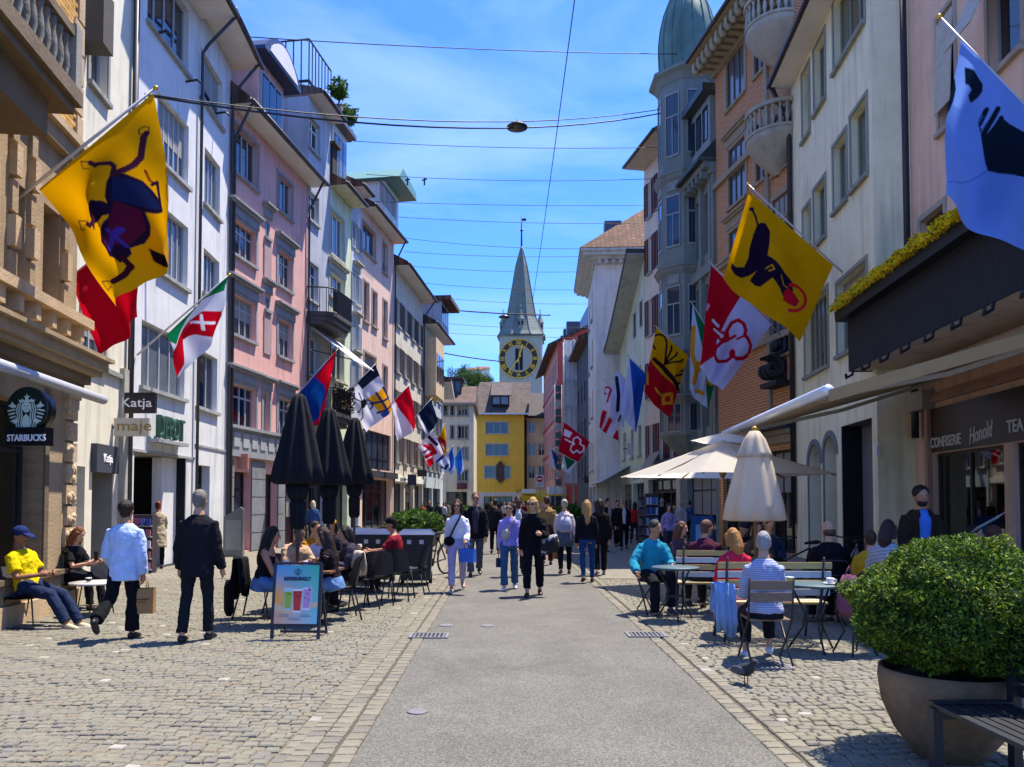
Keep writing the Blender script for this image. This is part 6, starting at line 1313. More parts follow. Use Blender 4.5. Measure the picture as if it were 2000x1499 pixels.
def open_cream():
    Y = 14.6; t = thing('open_parasol', 'open square cream parasol over the right terrace', 'parasol', (gx(1412, Y), Y, 0), R(20)); wd = mat('#7a5632', .6, .15, 8)
    MB().tube([(0, 0, .02), (0, 0, 2.8)], .03, 10).build('pole', wd, t); MB().lathe([(.32, 0), (.32, .06), (.06, .08), (.05, .3)], 18).build('base', metalm('#3a3a3c'), t); MB().lathe([(.03, 2.1), (.09, 2.22), (.1, 2.3), (.03, 2.32)], 12).build('hub', wd, t)
    h = 1.42; n = 8; g = MB(); vs = []
    CRMO = mat('#f0eadc', .85, .04, 3, .15, 50, trans=.65)
    def rimpt(f):
        s_, q = divmod(f * 4, 1); c = [(-h, -h), (h, -h), (h, h), (-h, h)]; a, b_ = c[int(s_) % 4], c[(int(s_) + 1) % 4]; return a[0] + (b_[0] - a[0]) * q, a[1] + (b_[1] - a[1]) * q
    N = 32
    for ring in range(6):
        f = ring / 5
        for j in range(N):
            x, y = rimpt(j / N); sag = -.07 * math.sin(math.pi * f) * (1 - .8 * abs(math.cos(4 * math.pi * j / N))); vs.append((x * f, y * f, 2.82 - .68 * f + sag))
    fs = [(i*N+j, i*N+(j+1) % N, (i+1)*N+(j+1) % N, (i+1)*N+j) for i in range(5) for j in range(N)]
    g.mesh(vs, fs, 0, True); co = link('canopy', g.data('canopy'), CRMO, t)
    v = MB(); vs2 = [(x * 1.002, y * 1.002, z - (.14 if k else 0)) for k in (0, 1) for x, y, z in vs[-N:]]; v.mesh(vs2, [(j, (j + 1) % N, (j + 1) % N + N, j + N) for j in range(N)]); link('valance', v.data('valance'), CRMO, co) if False else None
    cp = MB(); vs = []
    for ring in range(3):
        f = ring / 2
        for j in range(N): x, y = rimpt(j / N); vs.append((x * f * .3, y * f * .3, 2.96 - .16 * f + .03 * math.cos(8 * math.pi * j / N) * f))
    cp.mesh(vs, [(i*N+j, i*N+(j+1) % N, (i+1)*N+(j+1) % N, (i+1)*N+j) for i in range(2) for j in range(N)], 0, True); link('vent_cap', cp.data('vent_cap'), CRMO, t)
    for j in range(8): x, y = rimpt(j / 8); MB().bar((0, 0, 2.72), (x * .99, y * .99, 2.12), .025).build('rib', wd, t); MB().bar((0, 0, 2.25), (x * .5, y * .5, 2.43), .02).build('strut', wd, t)
open_cream()

# ------------------------------------------------------------------ tables and chairs
BLKM = metalm('#1b1c20', .5); BLKP = mat('#202126', .55, .08, 12)
def chair_proto():     # faces -y, origin at the floor centre
    t = thing('cafe_chair', 'x x x x', 'chair'); s = MB()
    n = 10; vs = []
    for j in range(7):
        f = j / 6; y = -.22 + .44 * f; z = .45 + .015 * math.cos(f * 6)
        for i in range(n + 1): x = -.22 + .44 * i / n; vs.append((x * (1 - .1 * (1 - f)), y, z + .02 * (abs(i / n - .5) * 2) ** 2))
    fs = [(j*(n+1)+i, j*(n+1)+i+1, (j+1)*(n+1)+i+1, (j+1)*(n+1)+i) for j in range(6) for i in range(n)]
    s.mesh(vs, fs, 0, True); s.mesh([(x, y, z - .02) for x, y, z in vs], [f[::-1] for f in fs], 0, True); s.build('seat', BLKP, t)
    s = MB(); vs = []
    for j in range(7):
        f = j / 6; z = .47 + .4 * f; y = .2 + .1 * f
        for i in range(n + 1): q = i / n - .5; vs.append((q * .46 * (1 - .12 * f), y - .25 * q * q, z + (-.05 * (2 * q) ** 4 if j == 6 else 0)))
    fs = [(j*(n+1)+i, j*(n+1)+i+1, (j+1)*(n+1)+i+1, (j+1)*(n+1)+i) for j in range(6) for i in range(n)]
    s.mesh(vs, fs, 0, True); s.mesh([(x, y + .018, z) for x, y, z in vs], [f[::-1] for f in fs], 0, True); s.build('backrest', BLKP, t)
    for sx in (-1, 1):
        MB().tube([(sx * .18, -.17, .44), (sx * .23, -.24, 0)], .013, 7).build('leg', BLKM, t); MB().tube([(sx * .18, .16, .44), (sx * .23, .26, 0)], .013, 7).build('leg', BLKM, t)
    return t
CH = chair_proto(); _first = [True]
def chair(px, py, face, label, group='black chairs at the coffee tables', Y=None, X=None):
    q = ground(px, py) if Y is None else Vector((X if X is not None else gx(px, Y), Y, 0))
    o = CH if _first[0] else copy_tree(CH); _first[0] = False
    o.location = q; o.rotation_euler = (0, 0, R(face)); o['label'] = label; o['group'] = group; return o
# face 0 = towards camera, 90 = towards +x, -90 = towards -x, 180 = away
chair(500, 1208, 90, 'black chair under the long haired woman in tank top, jacket over its back'); chair(665, 1210, -70, 'black chair under the woman in black top right of the poster board')
chair(700, 1190, -60, 'black chair under the dark grey clad person'); chair(742, 1180, 185, 'empty black chair seen from behind, left of the pair'); chair(778, 1172, 175, 'empty black chair seen from behind, right of the pair')
chair(806, 1160, -95, 'black chair under the man in burgundy shirt'); chair(0, 0, 60, 'black chair under the man in tan shirt', Y=11.4, X=gx(562, 11.4)); chair(0, 0, 30, 'black chair behind the middle parasol', Y=12.9, X=gx(612, 12.9))
def wire_chair(X, Y, face, label):
    t = thing('wire_chair', label, 'chair', (X, Y, 0), R(face), 'low wire frame chairs by the coffee house')
    s = MB(); n = 8; vs = []
    prof = [(-.26, .42), (-.2, .40), (0, .38), (.18, .38), (.26, .44), (.32, .58), (.37, .78)]
    for y, z in prof:
        for i in range(n + 1): q = i / n - .5; vs.append((q * .5, y - .12 * q * q * (z > .45), z + .1 * q * q))
    fs = [(j*(n+1)+i, j*(n+1)+i+1, (j+1)*(n+1)+i+1, (j+1)*(n+1)+i) for j in range(6) for i in range(n)]
    s.mesh(vs, fs, 0, True); s.mesh([(x, y, z - .025) for x, y, z in vs], [f[::-1] for f in fs], 0, True); s.build('seat', mat('#3a3436', .8, .1), t)
    for sx in (-1, 1): MB().tube([(sx * .22, -.2, .4), (sx * .25, -.26, .012), (sx * .25, .26, .012), (sx * .22, .18, .38)], .011, 7).build('sled_leg', BLKM, t)
    MB().tube([(-.22, -.2, .395), (.22, -.2, .395)], .01, 6).build('crossbar', BLKM, t)
wire_chair(gx(62, 10.2), 10.2, 83, 'low wire frame chair under the man in yellow shirt'); wire_chair(gx(148, 11.9), 11.9, 80, 'low wire frame chair under the woman reading a phone')
def table(X, Y, w_, h, label, top='#6d4a36', round_=False, grp=None, folding=False):
    t = thing('cafe_table', label, 'table', (X, Y, 0), random.uniform(-.15, .15), grp)
    tm = mat(top, .5, .12, 6)
    if round_: MB().lathe([(w_ * .98, h - .03), (w_, h - .02), (w_, h - .005), (w_ * .98, h), (.01, h)], 28).build('tabletop', tm, t)
    else: MB().box(-w_, w_, -w_, w_, h - .03, h).build('tabletop', tm, t)
    if folding:
        for a in range(3):
            c, s = math.cos(R(120 * a + 20)), math.sin(R(120 * a + 20)); MB().tube([(c * w_ * .75, s * w_ * .75, h - .03), (c * .1, s * .1, h * .55), (c * .12, s * .12, h * .35), (c * w_ * .85, s * w_ * .85, .01)], .012, 7).build('leg', BLKM, t)
        MB().lathe([(.12, h * .44), (.135, h * .45), (.12, h * .46)], 16).build('ring', BLKM, t)
    else: MB().tube([(0, 0, .02), (0, 0, h - .03)], .03, 8).build('column', BLKM, t); MB().lathe([(.22, 0), (.22, .02), (.04, .05)], 18).build('foot', BLKM, t)
    return t
G1 = 'brown coffee tables under the black parasols'
table(gx(592, 10.5) + .14, 10.42, .36, .73, 'brown cafe table by the nearest black parasol', grp=G1); table(gx(650, 12.2), 12.35, .36, .73, 'brown cafe table by the middle black parasol', grp=G1); table(gx(728, 14.2), 14.1, .34, .73, 'brown cafe table in front of the man in burgundy', grp=G1)
t = thing('low_table', 'low white cafe table between the yellow shirt man and reader', 'table', (gx(190, 11.2), 11.2, 0)); MB().lathe([(.34, .455), (.35, .46), (.35, .48), (.01, .485)], 26).build('tabletop', mat('#b9b7b4', .4, .05), t)
for k in range(4): c, s = math.cos(R(45 + 90 * k)), math.sin(R(45 + 90 * k)); MB().tube([(c * .18, s * .18, .455), (c * .25, s * .25, .01)], .01, 6).build('leg', BLKM, t)
WOOD = mat('#b8985a', .6, .15, 6, stretch=(1, 8, 8)); WOODW = mat('#b8b7b2', .55, .1, 6)
def slat_bench(X, Y, face, L_, label):
    t = thing('slatted_bench', label, 'bench', (X, Y, 0), R(face), 'slatted benches on the right terrace')
    for k in range(5): MB().box(-L_ / 2, L_ / 2, -.24 + k * .085, -.175 + k * .085, .44, .465).build('slat', WOODW if k % 2 else WOOD, t)
    for k in range(4): MB().box(-L_ / 2, L_ / 2, .2 + .025 * k, .22 + .025 * k, .55 + k * .105, .625 + k * .105).build('slat', (WOODW, WOOD)[k % 2], t)
    for sx in (-L_ / 2 + .1, L_ / 2 - .1):
        MB().tube([(sx, -.22, .43), (sx, -.26, .2), (sx + .04, -.2, .01)], .014, 7).build('leg', BLKM, t); MB().tube([(sx, .32, 1.0), (sx, .21, .45), (sx, .24, .2), (sx + .04, .3, .01)], .014, 7).build('leg', BLKM, t); MB().bar((sx, -.22, .43), (sx, .2, .43), .02).build('side_rail', BLKM, t)
slat_bench(gx(1497, 9.2), 9.2, 178, 1.3, 'pale slatted bench under the woman in red'); slat_bench(gx(1378, 11.4), 11.4, 176, .95, 'pale slatted bench under the man in burgundy hoodie')
def wood_chair(X, Y, face, label):
    t = thing('folding_chair', label, 'chair', (X, Y, 0), R(face)); wd = mat('#7a6450', .6, .2, 8, stretch=(1, 8, 8))
    for k in range(5): MB().box(-.2, .2, -.21 + k * .085, -.14 + k * .085, .44, .46).build('slat', wd, t)
    MB().box(-.205, .205, .235, .25, .64, .73).build('slat', wd, t); MB().box(-.205, .205, .255, .27, .76, .85).build('slat', wd, t)
    for sx in (-.215, .215): MB().tube([(sx, .275, .88), (sx, .2, .45), (sx, -.24, .01)], .011, 7).build('leg', BLKM, t); MB().tube([(sx * .93, -.2, .44), (sx * .93, .26, .01)], .011, 7).build('leg', BLKM, t)
wood_chair(gx(1491, 7.95), 7.95, 176, 'wooden folding chair under the grey haired woman'); wood_chair(gx(1283, 11.6), 11.6, 20, 'folding chair under the man in teal shirt')
def iron_chair(X, Y, face, label):
    t = thing('iron_chair', label, 'chair', (X, Y, 0), R(face)); MB().lathe([(.2, .44), (.21, .45), (.2, .46), (.01, .465)], 20).build('seat', BLKM, t)
    MB().tube([(-.2, .12, .45), (-.22, .2, .8), (-.14, .24, .87), (.14, .24, .87), (.22, .2, .8), (.2, .12, .45)], .013, 7).build('backrest', BLKM, t); MB().tube([(-.21, .17, .66), (0, .21, .68), (.21, .17, .66)], .009, 6).build('back_bar', BLKM, t)
    for a in (45, 135, 225, 315): c, s = math.cos(R(a)), math.sin(R(a)); MB().tube([(c * .18, s * .18, .44), (c * .1, s * .1, .25), (c * .22, s * .22, .01)], .011, 7).build('leg', BLKM, t)
iron_chair(gx(1665, 8.3), 8.3, -75, 'black iron chair between the grey table and green shrub'); iron_chair(gx(1618, 10.3), 10.3, 172, 'black iron chair under the bald man in dark coat'); iron_chair(gx(1735, 9.2), 9.2, 160, 'black iron chair under the woman in striped top')
G2 = 'round bistro tables on the right terrace'
for px, Y, lb in ((1588, 8.5, 'round dark bistro table with cup right of the grey haired woman'), (1318, 10.7, 'small round bistro table near the man in teal'), (1455, 12.4, 'round bistro table behind the closed cream parasol'), (1700, 10.2, 'round bistro table between bald man and striped woman')):
    table(gx(px, Y), Y, .33, .74, lb, '#41565c', True, G2, True)
# cups, cans and small things on the tables
def cup(p, label, col='#d8d8d6', saucer=True, h=.07, r=.042, name='coffee_cup'):
    t = thing(name, label, 'cup', p)
    MB().lathe([(r * .6, .008), (r, h * .6), (r, h), (r * .9, h), (r * .85, h * .3), (.005, .02)], 16).build('cup', mat(col, .3, 0), t)
    if saucer: MB().lathe([(.03, 0), (.075, .012), (.072, .016), (.02, .008)], 18).build('saucer', mat(col, .3, 0), t); MB().tube([(r, 0, h * .8), (r + .025, 0, h * .7), (r + .02, 0, h * .35), (r * .85, 0, h * .3)], .006, 5).build('handle', mat(col, .3, 0), t)
    else: MB().lathe([(r * 1.02, h), (r * 1.05, h + .012), (.01, h + .016)], 14).build('lid', mat('#cfcfd2', .4, 0), t)
cup((gx(1612, 8.5), 8.4, .74), 'white coffee cup and saucer on the round dark table'); cup((gx(568, 10.4), 10.2, .73), 'white lidded paper cup on the nearest brown table, left', '#e2ded8', False, .12, .04); cup((gx(604, 10.4), 10.25, .73), 'white lidded paper cup on the nearest brown table, right', '#d9d6de', False, .11, .04); cup((gx(705, 14.1), 14.0, .73), 'tan paper cup on the table of the burgundy man', '#c9a67c', False, .13, .042)
cup((gx(1553, 8.4), 8.6, .74), 'yellow cup on the round dark table', '#c9b12a', False, .05, .05); cup((gx(183, 11.2), 11.1, .487), 'small dark cup on the low white table', '#2a2a2e', False, .05, .04)
# ------------------------------------------------------------------ poster board
def board():
    Y = 9.2; a, b = at(531, 1228, Y), at(624, 1102, Y - .0); t = thing('poster_board', 'free standing poster board showing three iced drinks on the cobbles', 'sign', (a.x, Y, 0), R(-3)); w_, z0, z1 = b.x - a.x, .17, b.z; lean = .10
    def pos(u, v, y=0): return Vector((.02 + u * (w_ - .04), y + lean * (1 - v) - .0, z1 - .02 - v * (z1 - z0 - .04)))
    fm = mat('#1c2230', .5, .05); 
    for x in (0, w_): MB().bar((x, .0 + lean * -.25 * 0, .01), (x, lean + .012, z1), .035).build('frame_post', fm, t)
    MB().bar((0, lean + .012, z1), (w_, lean + .012, z1), .03).build('frame_rail', fm, t); MB().bar((0, .012, z0), (w_, .012, z0), .03).build('frame_rail', fm, t); MB().bar((0, .3, .05), (w_, .3, .05), .03).build('frame_rail', fm, t)
    for x in (.02, w_ - .02): MB().bar((x, lean + .02, z1 - .05), (x, .42, .01), .025).build('rear_leg', fm, t)
    MB().mesh([pos(0, 0, .012), pos(1, 0, .012), pos(1, 1, .012), pos(0, 1, .012)], [(0, 1, 2, 3)]).build('backing', fm, t)
    C00, C10, C01, C11, CM = [np.array(lin(c)) for c in ('#3f8fc8', '#3fb08a', '#f0a27a', '#86c4cc', '#f2a22e')]
    def base(P):
        x, y = P[:, :1] / 100, P[:, 1:] / 135; c = (C00 * (1 - x) + C10 * x) * (1 - y) + (C01 * (1 - x) + C11 * x) * y
        g_ = np.exp(-((x - 0) ** 2 / .09 + (y - .58) ** 2 / .07)); return c * (1 - g_) + CM * g_
    sh = [('#d9b58a', 'p', [(0, 88), (20, 98), (100, 84), (100, 96), (30, 112), (0, 104)]), ('#a9c9c4', 'p', [(20, 52), (40, 52), (38, 104), (23, 104)]), ('#97b02e', 'p', [(21, 62), (39, 62), (37, 100), (24, 100)]), ('#3f6a1a', 'l', [(28, 64), (34, 68), (39, 67)], 2), ('#e6d5cf', 'p', [(40, 55), (64, 55), (61, 110), (43, 110)]), ('#c03022', 'p', [(41, 60), (63, 60), (60, 105), (44, 105)]), ('#7a1a14', 'e', 47, 64, 2.4, 2), ('#6a1414', 'e', 53, 72, 2.6, 2.2), ('#7a1a14', 'e', 58, 63, 2, 2), ('#dccbe0', 'p', [(64, 52), (86, 52), (82, 104), (65, 104)]), ('#b98fb2', 'p', [(65, 56), (85, 56), (81, 99), (66, 99)]), ('#7a3a5a', 'e', 80, 56, 3, 3), ('#84486a', 'e', 76, 66, 2, 2), ('#84486a', 'e', 70, 76, 2, 2), ('#84486a', 'e', 79, 80, 1.6, 2)]
    lg = [(('#10404a' if c == '#c6d6c6' else '#5fb0b0'), k, *r_) for c, k, *r_ in siren(50, 14, 11)]
    painted('poster', 100, 135, lambda u, v: pos(u, v, -.002), lambda U, V: np.stack([U * 100, V * 135], 1), base, [('#5fb0b0', 'e', 50, 14, 10.5, 10.5)] * 0 + sh + lg, PRINT, t)
    text('lettering', 'REFRESHINGLY', .062, mat('#14324a', .6, 0), t, pos(.5, .265, -.006), (R(90 - 6), 0, 0), .002, 'CENTER', .78, bold=.0025); text('lettering', 'COOL', .055, mat('#9fc8d8', .6, 0), t, pos(.5, .335, -.006), (R(84), 0, 0), .001, 'CENTER', 1) if False else None
    for x, y, l in ((.22, .85, .2), (.22, .875, .24), (.72, .85, .18), (.72, .875, .26), (.47, .91, .22), (.47, .935, .26)): MB().box(-l * w_ / 2, l * w_ / 2, -.002, 0, -.003, .003).build('small_print', mat('#5a7a86', .6, 0), t, pos(x, y, -.004))
board()
# ------------------------------------------------------------------ bins, racks, bicycles
def bin_(X, Y, rz, label):
    t = thing('wheelie_bin', label, 'bin', (X, Y, 0), rz, 'dark wheelie bins'); w_, d = .35, .36
    bd = MB(); bd.mesh([(-w_*.82, -d*.8, .1), (w_*.82, -d*.8, .1), (w_*.82, d*.8, .1), (-w_*.82, d*.8, .1), (-w_, -d, .95), (w_, -d, .95), (w_, d, .95), (-w_, d, .95)], [(0,3,2,1),(0,1,5,4),(1,2,6,5),(2,3,7,6),(3,0,4,7),(4,5,6,7)]); bd.box(-w_ - .02, w_ + .02, -d - .02, d + .02, .951, .99); bd.build('body', mat('#1d2128', .5, .08), t)
    ld = MB(); ld.mesh([(-w_-.03, -d-.04, 1.0), (w_+.03, -d-.04, 1.0), (w_+.03, d+.02, 1.0), (-w_-.03, d+.02, 1.0), (-w_*.8, -d*.75, 1.07), (w_*.8, -d*.75, 1.07), (w_*.8, d*.8, 1.09), (-w_*.8, d*.8, 1.09)], [(0,3,2,1),(0,1,5,4),(1,2,6,5),(2,3,7,6),(3,0,4,7),(4,5,6,7)]); ld.build('lid', mat('#27355c', .45, .06), t)
    for sx in (-1, 1): MB().tube([(sx * w_ * .7, d * .8, .12), (sx * w_ * .9, d * .8, .12)], .12, 14).build('wheel', mat('#0f0f10', .8, 0), t); MB().box(sx * .12 - .04, sx * .12 + .04, -d - .015, -d, .82, .9).build('sticker', mat('#b9bcc0', .5, 0), t)
    MB().tube([(-w_*.7, d + .02, 1.0), (-w_*.7, d + .1, 1.02), (w_*.7, d + .1, 1.02), (w_*.7, d + .02, 1.0)], .015, 7).build('handle', mat('#1d2128', .5, 0), t)
bin_(gx(813, 15.4), 15.4, R(4), 'dark wheelie bin at the lane edge, rightmost'); bin_(gx(735, 15.6), 15.6, R(-3), 'dark wheelie bin behind the burgundy shirt man'); bin_(gx(698, 16.2), 16.2, R(5), 'dark wheelie bin left of the other two')
def bicycle(X, Y, rz, col, label):
    t = thing('bicycle', label, 'bicycle', (X, Y, 0), rz); fm = mat(col, .35, .03); rb = mat('#151516', .8, 0)
    for x in (-.52, .52):
        wh = MB(); pts = [(x + .325 * math.cos(a), 0, .345 + .325 * math.sin(a)) for a in np.linspace(0, 2 * math.pi, 25)]; wh.tube(pts, .02, 6, 0, True, False); o = wh.build('wheel', rb, t)
        MB().tube([(x + .3 * math.cos(a), 0, .345 + .3 * math.sin(a)) for a in np.linspace(0, 2 * math.pi, 25)], .01, 5, 0, True, False).build('rim', metalm('#9a9ca0', .3), o); sp = MB()
        for k in range(12): a = math.pi * k / 6; sp.tube([(x, .02 * (-1) ** k, .345), (x + .3 * math.cos(a), 0, .345 + .3 * math.sin(a))], .002, 3, 0, False, False)
        link('spokes', sp.data('spokes'), metalm('#9a9ca0', .3), o)
        MB().tube([(x + .365 * math.cos(a), 0, .345 + .365 * math.sin(a)) for a in np.linspace(R(20), R(160), 12)], .016, 5).build('mudguard', rb, t)
    f = MB(); bb, se, hd, hb_ = (0.02, 0, .3), (.2, 0, .85), (-.36, 0, .8), (-.33, 0, .62)
    for a, b in ((bb, se), (bb, hb_), (hd, hb_), (se, hb_), (se, (.52, 0, .345)), (bb, (.52, 0, .345)), (hb_, (-.52, 0, .345))): f.tube([a, b], .017, 7)
    f.build('frame', fm, t); MB().tube([(-.36, 0, .8), (-.34, 0, 1.02)], .014, 6).build('stem', rb, t); MB().tube([(-.2, -.28, 1.05), (-.34, -.2, 1.06), (-.36, 0, 1.02), (-.34, .2, 1.06), (-.2, .28, 1.05)], .013, 7).build('handlebar', rb, t)
    s = MB(); s.rings([((.1, 0, .93), (0, .02, 0), (0, 0, .02)), ((.2, 0, .94), (0, .05, 0), (0, 0, .03)), ((.33, 0, .95), (0, .09, 0), (0, 0, .035)), ((.38, 0, .95), (0, .05, 0), (0, 0, .02))], 10); s.build('saddle', rb, t); MB().tube([(.2, 0, .85), (.22, 0, .93)], .014, 6).build('seat_post', metalm('#9a9ca0'), t)
    MB().rings([((bb[0], .03, bb[2]), (.09, 0, 0), (0, 0, .09)), ((bb[0], .04, bb[2]), (.09, 0, 0), (0, 0, .09))], 16).build('chainring', rb, t)
bicycle(gx(845, 17), 17.1, R(62), '#20242c', 'dark bicycle parked behind the rightmost bin'); bicycle(gx(770, 18.2), 18.2, R(25), '#3a2a6a', 'purple bicycle parked behind the bins'); bicycle(gx(720, 18.5), 18.5, R(15), '#2a6a3a', 'green bicycle parked behind the middle bin')
bicycle(gx(1560, 13.2), 13.2, R(10), '#2a2226', 'dark bicycle leaning beyond the bald man'); bicycle(gx(1665, 13.4), 13.4, R(50), '#8a8d92', 'silver bicycle parked by the dark doorway')
t = thing('steel_rack', 'curved brushed steel stand outside the pink house', 'stand', (gx(438, 23.2), 23.2, 0), R(8)); MB().prism([(0, 0), (.55, 0), (.55, 1.42), (.45, 1.5), (.3, 1.4), (.0, 1.2)], 0, .3).build('body', mat('#6f7478', .3, .08, metal=.6), t); MB().box(.05, .5, -.012, 0, .2, 1.1).build('panel', mat('#8a8f92', .3, .08, metal=.6), t)
def rack(X, Y, label, w_, h, cols, name):
    t = thing(name, label, 'rack', (X, Y, 0)); MB().box(0, w_, .04, .3, 0, h).build('body', mat('#3a2f36', .7, .1), t)
    for r_ in range(5):
        MB().box(-.01, w_ + .01, -.06, .04, h * (r_ + .3) / 5.4, h * (r_ + .3) / 5.4 + .025).build('shelf', mat('#8a8488', .6, .05), t)
        for c in range(4): MB().box(w_ * c / 4 + .015, w_ * (c + 1) / 4 - .015, -.03, .02, h * (r_ + .3) / 5.4 + .026, h * (r_ + .3) / 5.4 + .026 + h * .12).build('item', mat(random.choice(cols), .6, .1), t)
rack(gx(262, 18.0), 17.7, 'display shelf of small goods beside the white house entrance', .55, 1.35, ('#7a3a55', '#2a3f8a', '#8a5a6a', '#b5b0c0', '#4a4f9a'), 'display_shelf'); rack(gx(1262, 27), 27, 'blue postcard rack outside the right shops', .42, 1.95, ('#3a6ab0', '#7aa0c8', '#2a4a7a', '#a8b8c8', '#5a88a8'), 'postcard_rack'); rack(gx(1248, 28.5), 28.5, 'dark postcard rack left of the blue one', .25, 1.85, ('#6a7078', '#3a4048', '#8a8f92'), 'postcard_rack')
t = thing('chalk_board', 'blue standing board among the shoppers by parasol', 'sign', (gx(1350, 22), 22, 0)); MB().box(0, .62, 0, .05, .35, 1.25).build('panel', mat('#1d4a80', .5, .05), t); MB().box(.12, .5, -.012, 0, .45, 1.0).build('sheet', mat('#7fa8c8', .5, .05), t)
for x in (.06, .56): MB().bar((x, .02, 0), (x, .02, .36), .03).build('leg', BLKM, t)
# ------------------------------------------------------------------ shrubs and planters
def planter(X, Y, r, h, label, col='#7d6246'):
    t = thing('planter_bowl', label, 'planter', (X, Y, 0)); s = r
    MB().lathe([(.42 * s, .0), (.5 * s, .01), (.78 * s, h * .3), (.95 * s, h * .6), (1.0 * s, h * .88), (.985 * s, h), (.93 * s, h), (.93 * s, h - .06), (.01, h - .06)], 48).build('bowl', mat(col, .9, .45, 2.6, .6, 22, stain=.5), t); MB().lathe([(.93 * s, h - .059), (.01, h - .05)], 24).build('soil', mat('#2c241c', .95, .3, 20), t)
def shrub(X, Y, z0, rx, rz, n, size, label, seed, lump=.12, leaves=LEAFY):
    t = thing('clipped_shrub', label, 'shrub', (X, Y, z0)); tk = MB()
    for k in range(5): a = k * 1.3; tk.tube([(0, 0, -.08), (.3 * rx * math.cos(a), .3 * rx * math.sin(a), rz * .5), (.6 * rx * math.cos(a), .6 * rx * math.sin(a), rz * 1.1)], [.03, .02, .008], 5)
    tk.build('stem', mat('#3a2d20', .9, .2), t)
    lim = lambda d: 1 + lump * (mnoise.noise(d * 2.3 + Vector((seed, 0, 0))) + .5 * mnoise.noise(d * 5 + Vector((seed, 3, 0))))
    def shp(g):
        d = Vector(g.normal(size=3)).normalized(); k = lim(d) * (1 - .16 * g.random() ** 2); zz = d.z if d.z > -.75 else -.75
        return Vector((d.x * rx * k, d.y * rx * k, rz * .9 + zz * rz * k)), d
    leafcloud(n, shp, size, leaves, 'foliage', t, seed=seed)
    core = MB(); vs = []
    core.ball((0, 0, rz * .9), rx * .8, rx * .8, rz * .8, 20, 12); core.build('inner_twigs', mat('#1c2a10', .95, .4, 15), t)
planter(2.86, 5.0, .41, .56, 'round weathered concrete bowl holding the large clipped shrub')
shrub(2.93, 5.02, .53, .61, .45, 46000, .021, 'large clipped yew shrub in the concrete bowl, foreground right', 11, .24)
planter(gx(815, 26), 26, .8, .6, 'round planter bowl beyond the bins'); shrub(gx(812, 26), 26, .5, .95, .45, 4000, .09, 'wide green shrub beyond the bins on the left', 5, .2, LEAF)
planter(gx(912, 52), 52, .8, .6, 'round planter bowl far down the left side'); shrub(gx(912, 52), 52, .6, .95, .42, 1500, .13, 'small far green shrub left of the walking couple', 6, .2, LEAF)
planter(gx(1112, 36), 36, .6, .55, 'round planter bowl right of the backpack woman'); shrub(gx(1112, 36), 36, .5, .7, .55, 2000, .1, 'green shrub right of the backpack woman', 8, .2, LEAF)
# yellow flowers in the balcony box, terrace plants on the roofs
fl = thing('flower_hedge', 'yellow flowers spilling along the black balcony box', 'flowers', bH.pt(0, 0), bH.root.rotation_euler.z)
def fsh(g): u = g.random() * 7.4 - .25; d = Vector(g.normal(size=3)).normalized(); k = .27 + .06 * math.sin(u * 7) + .05 * math.sin(u * 17); return Vector((u, -1.4 + d.y * .26, 4.55 + 1.34 + abs(d.z) * k)), d
leafcloud(15000, fsh, .055, [mat(c, .6, .15, 9, trans=.2) for c in ('#e6c400', '#f0d010', '#c9a400', '#d0c420')], 'blossom', fl, seed=3); leafcloud(2000, fsh, .05, LEAF[:2], 'leaves', fl, seed=4)
for px, Y, z, r, lb in ((655, 32.4, 19.05, .42, 'dark leafy terrace plant on the roof by the iron railing'), (676, 35.4, 19.45, .45, 'green terrace plant on the cream green house roof')):
    tt = thing('terrace_plant', lb, 'plant', (gx(px, Y), Y, z)); MB().lathe([(.15, -.9), (.2, -.4), (.01, -.4)], 12).build('pot', mat('#6a5a4a', .9, .1), tt); MB().tube([(0, 0, -.45), (.05, 0, .3)], .03, 5).build('stem', mat('#33271b', .9, .1), tt)
    def psh(g, r=r): d = Vector(g.normal(size=3)).normalized(); return Vector((d.x * r, d.y * r, .4 + d.z * r * 1.1)) * (.4 + .6 * g.random()), d
    leafcloud(350, psh, .16, LEAF, 'foliage', tt, seed=int(px))
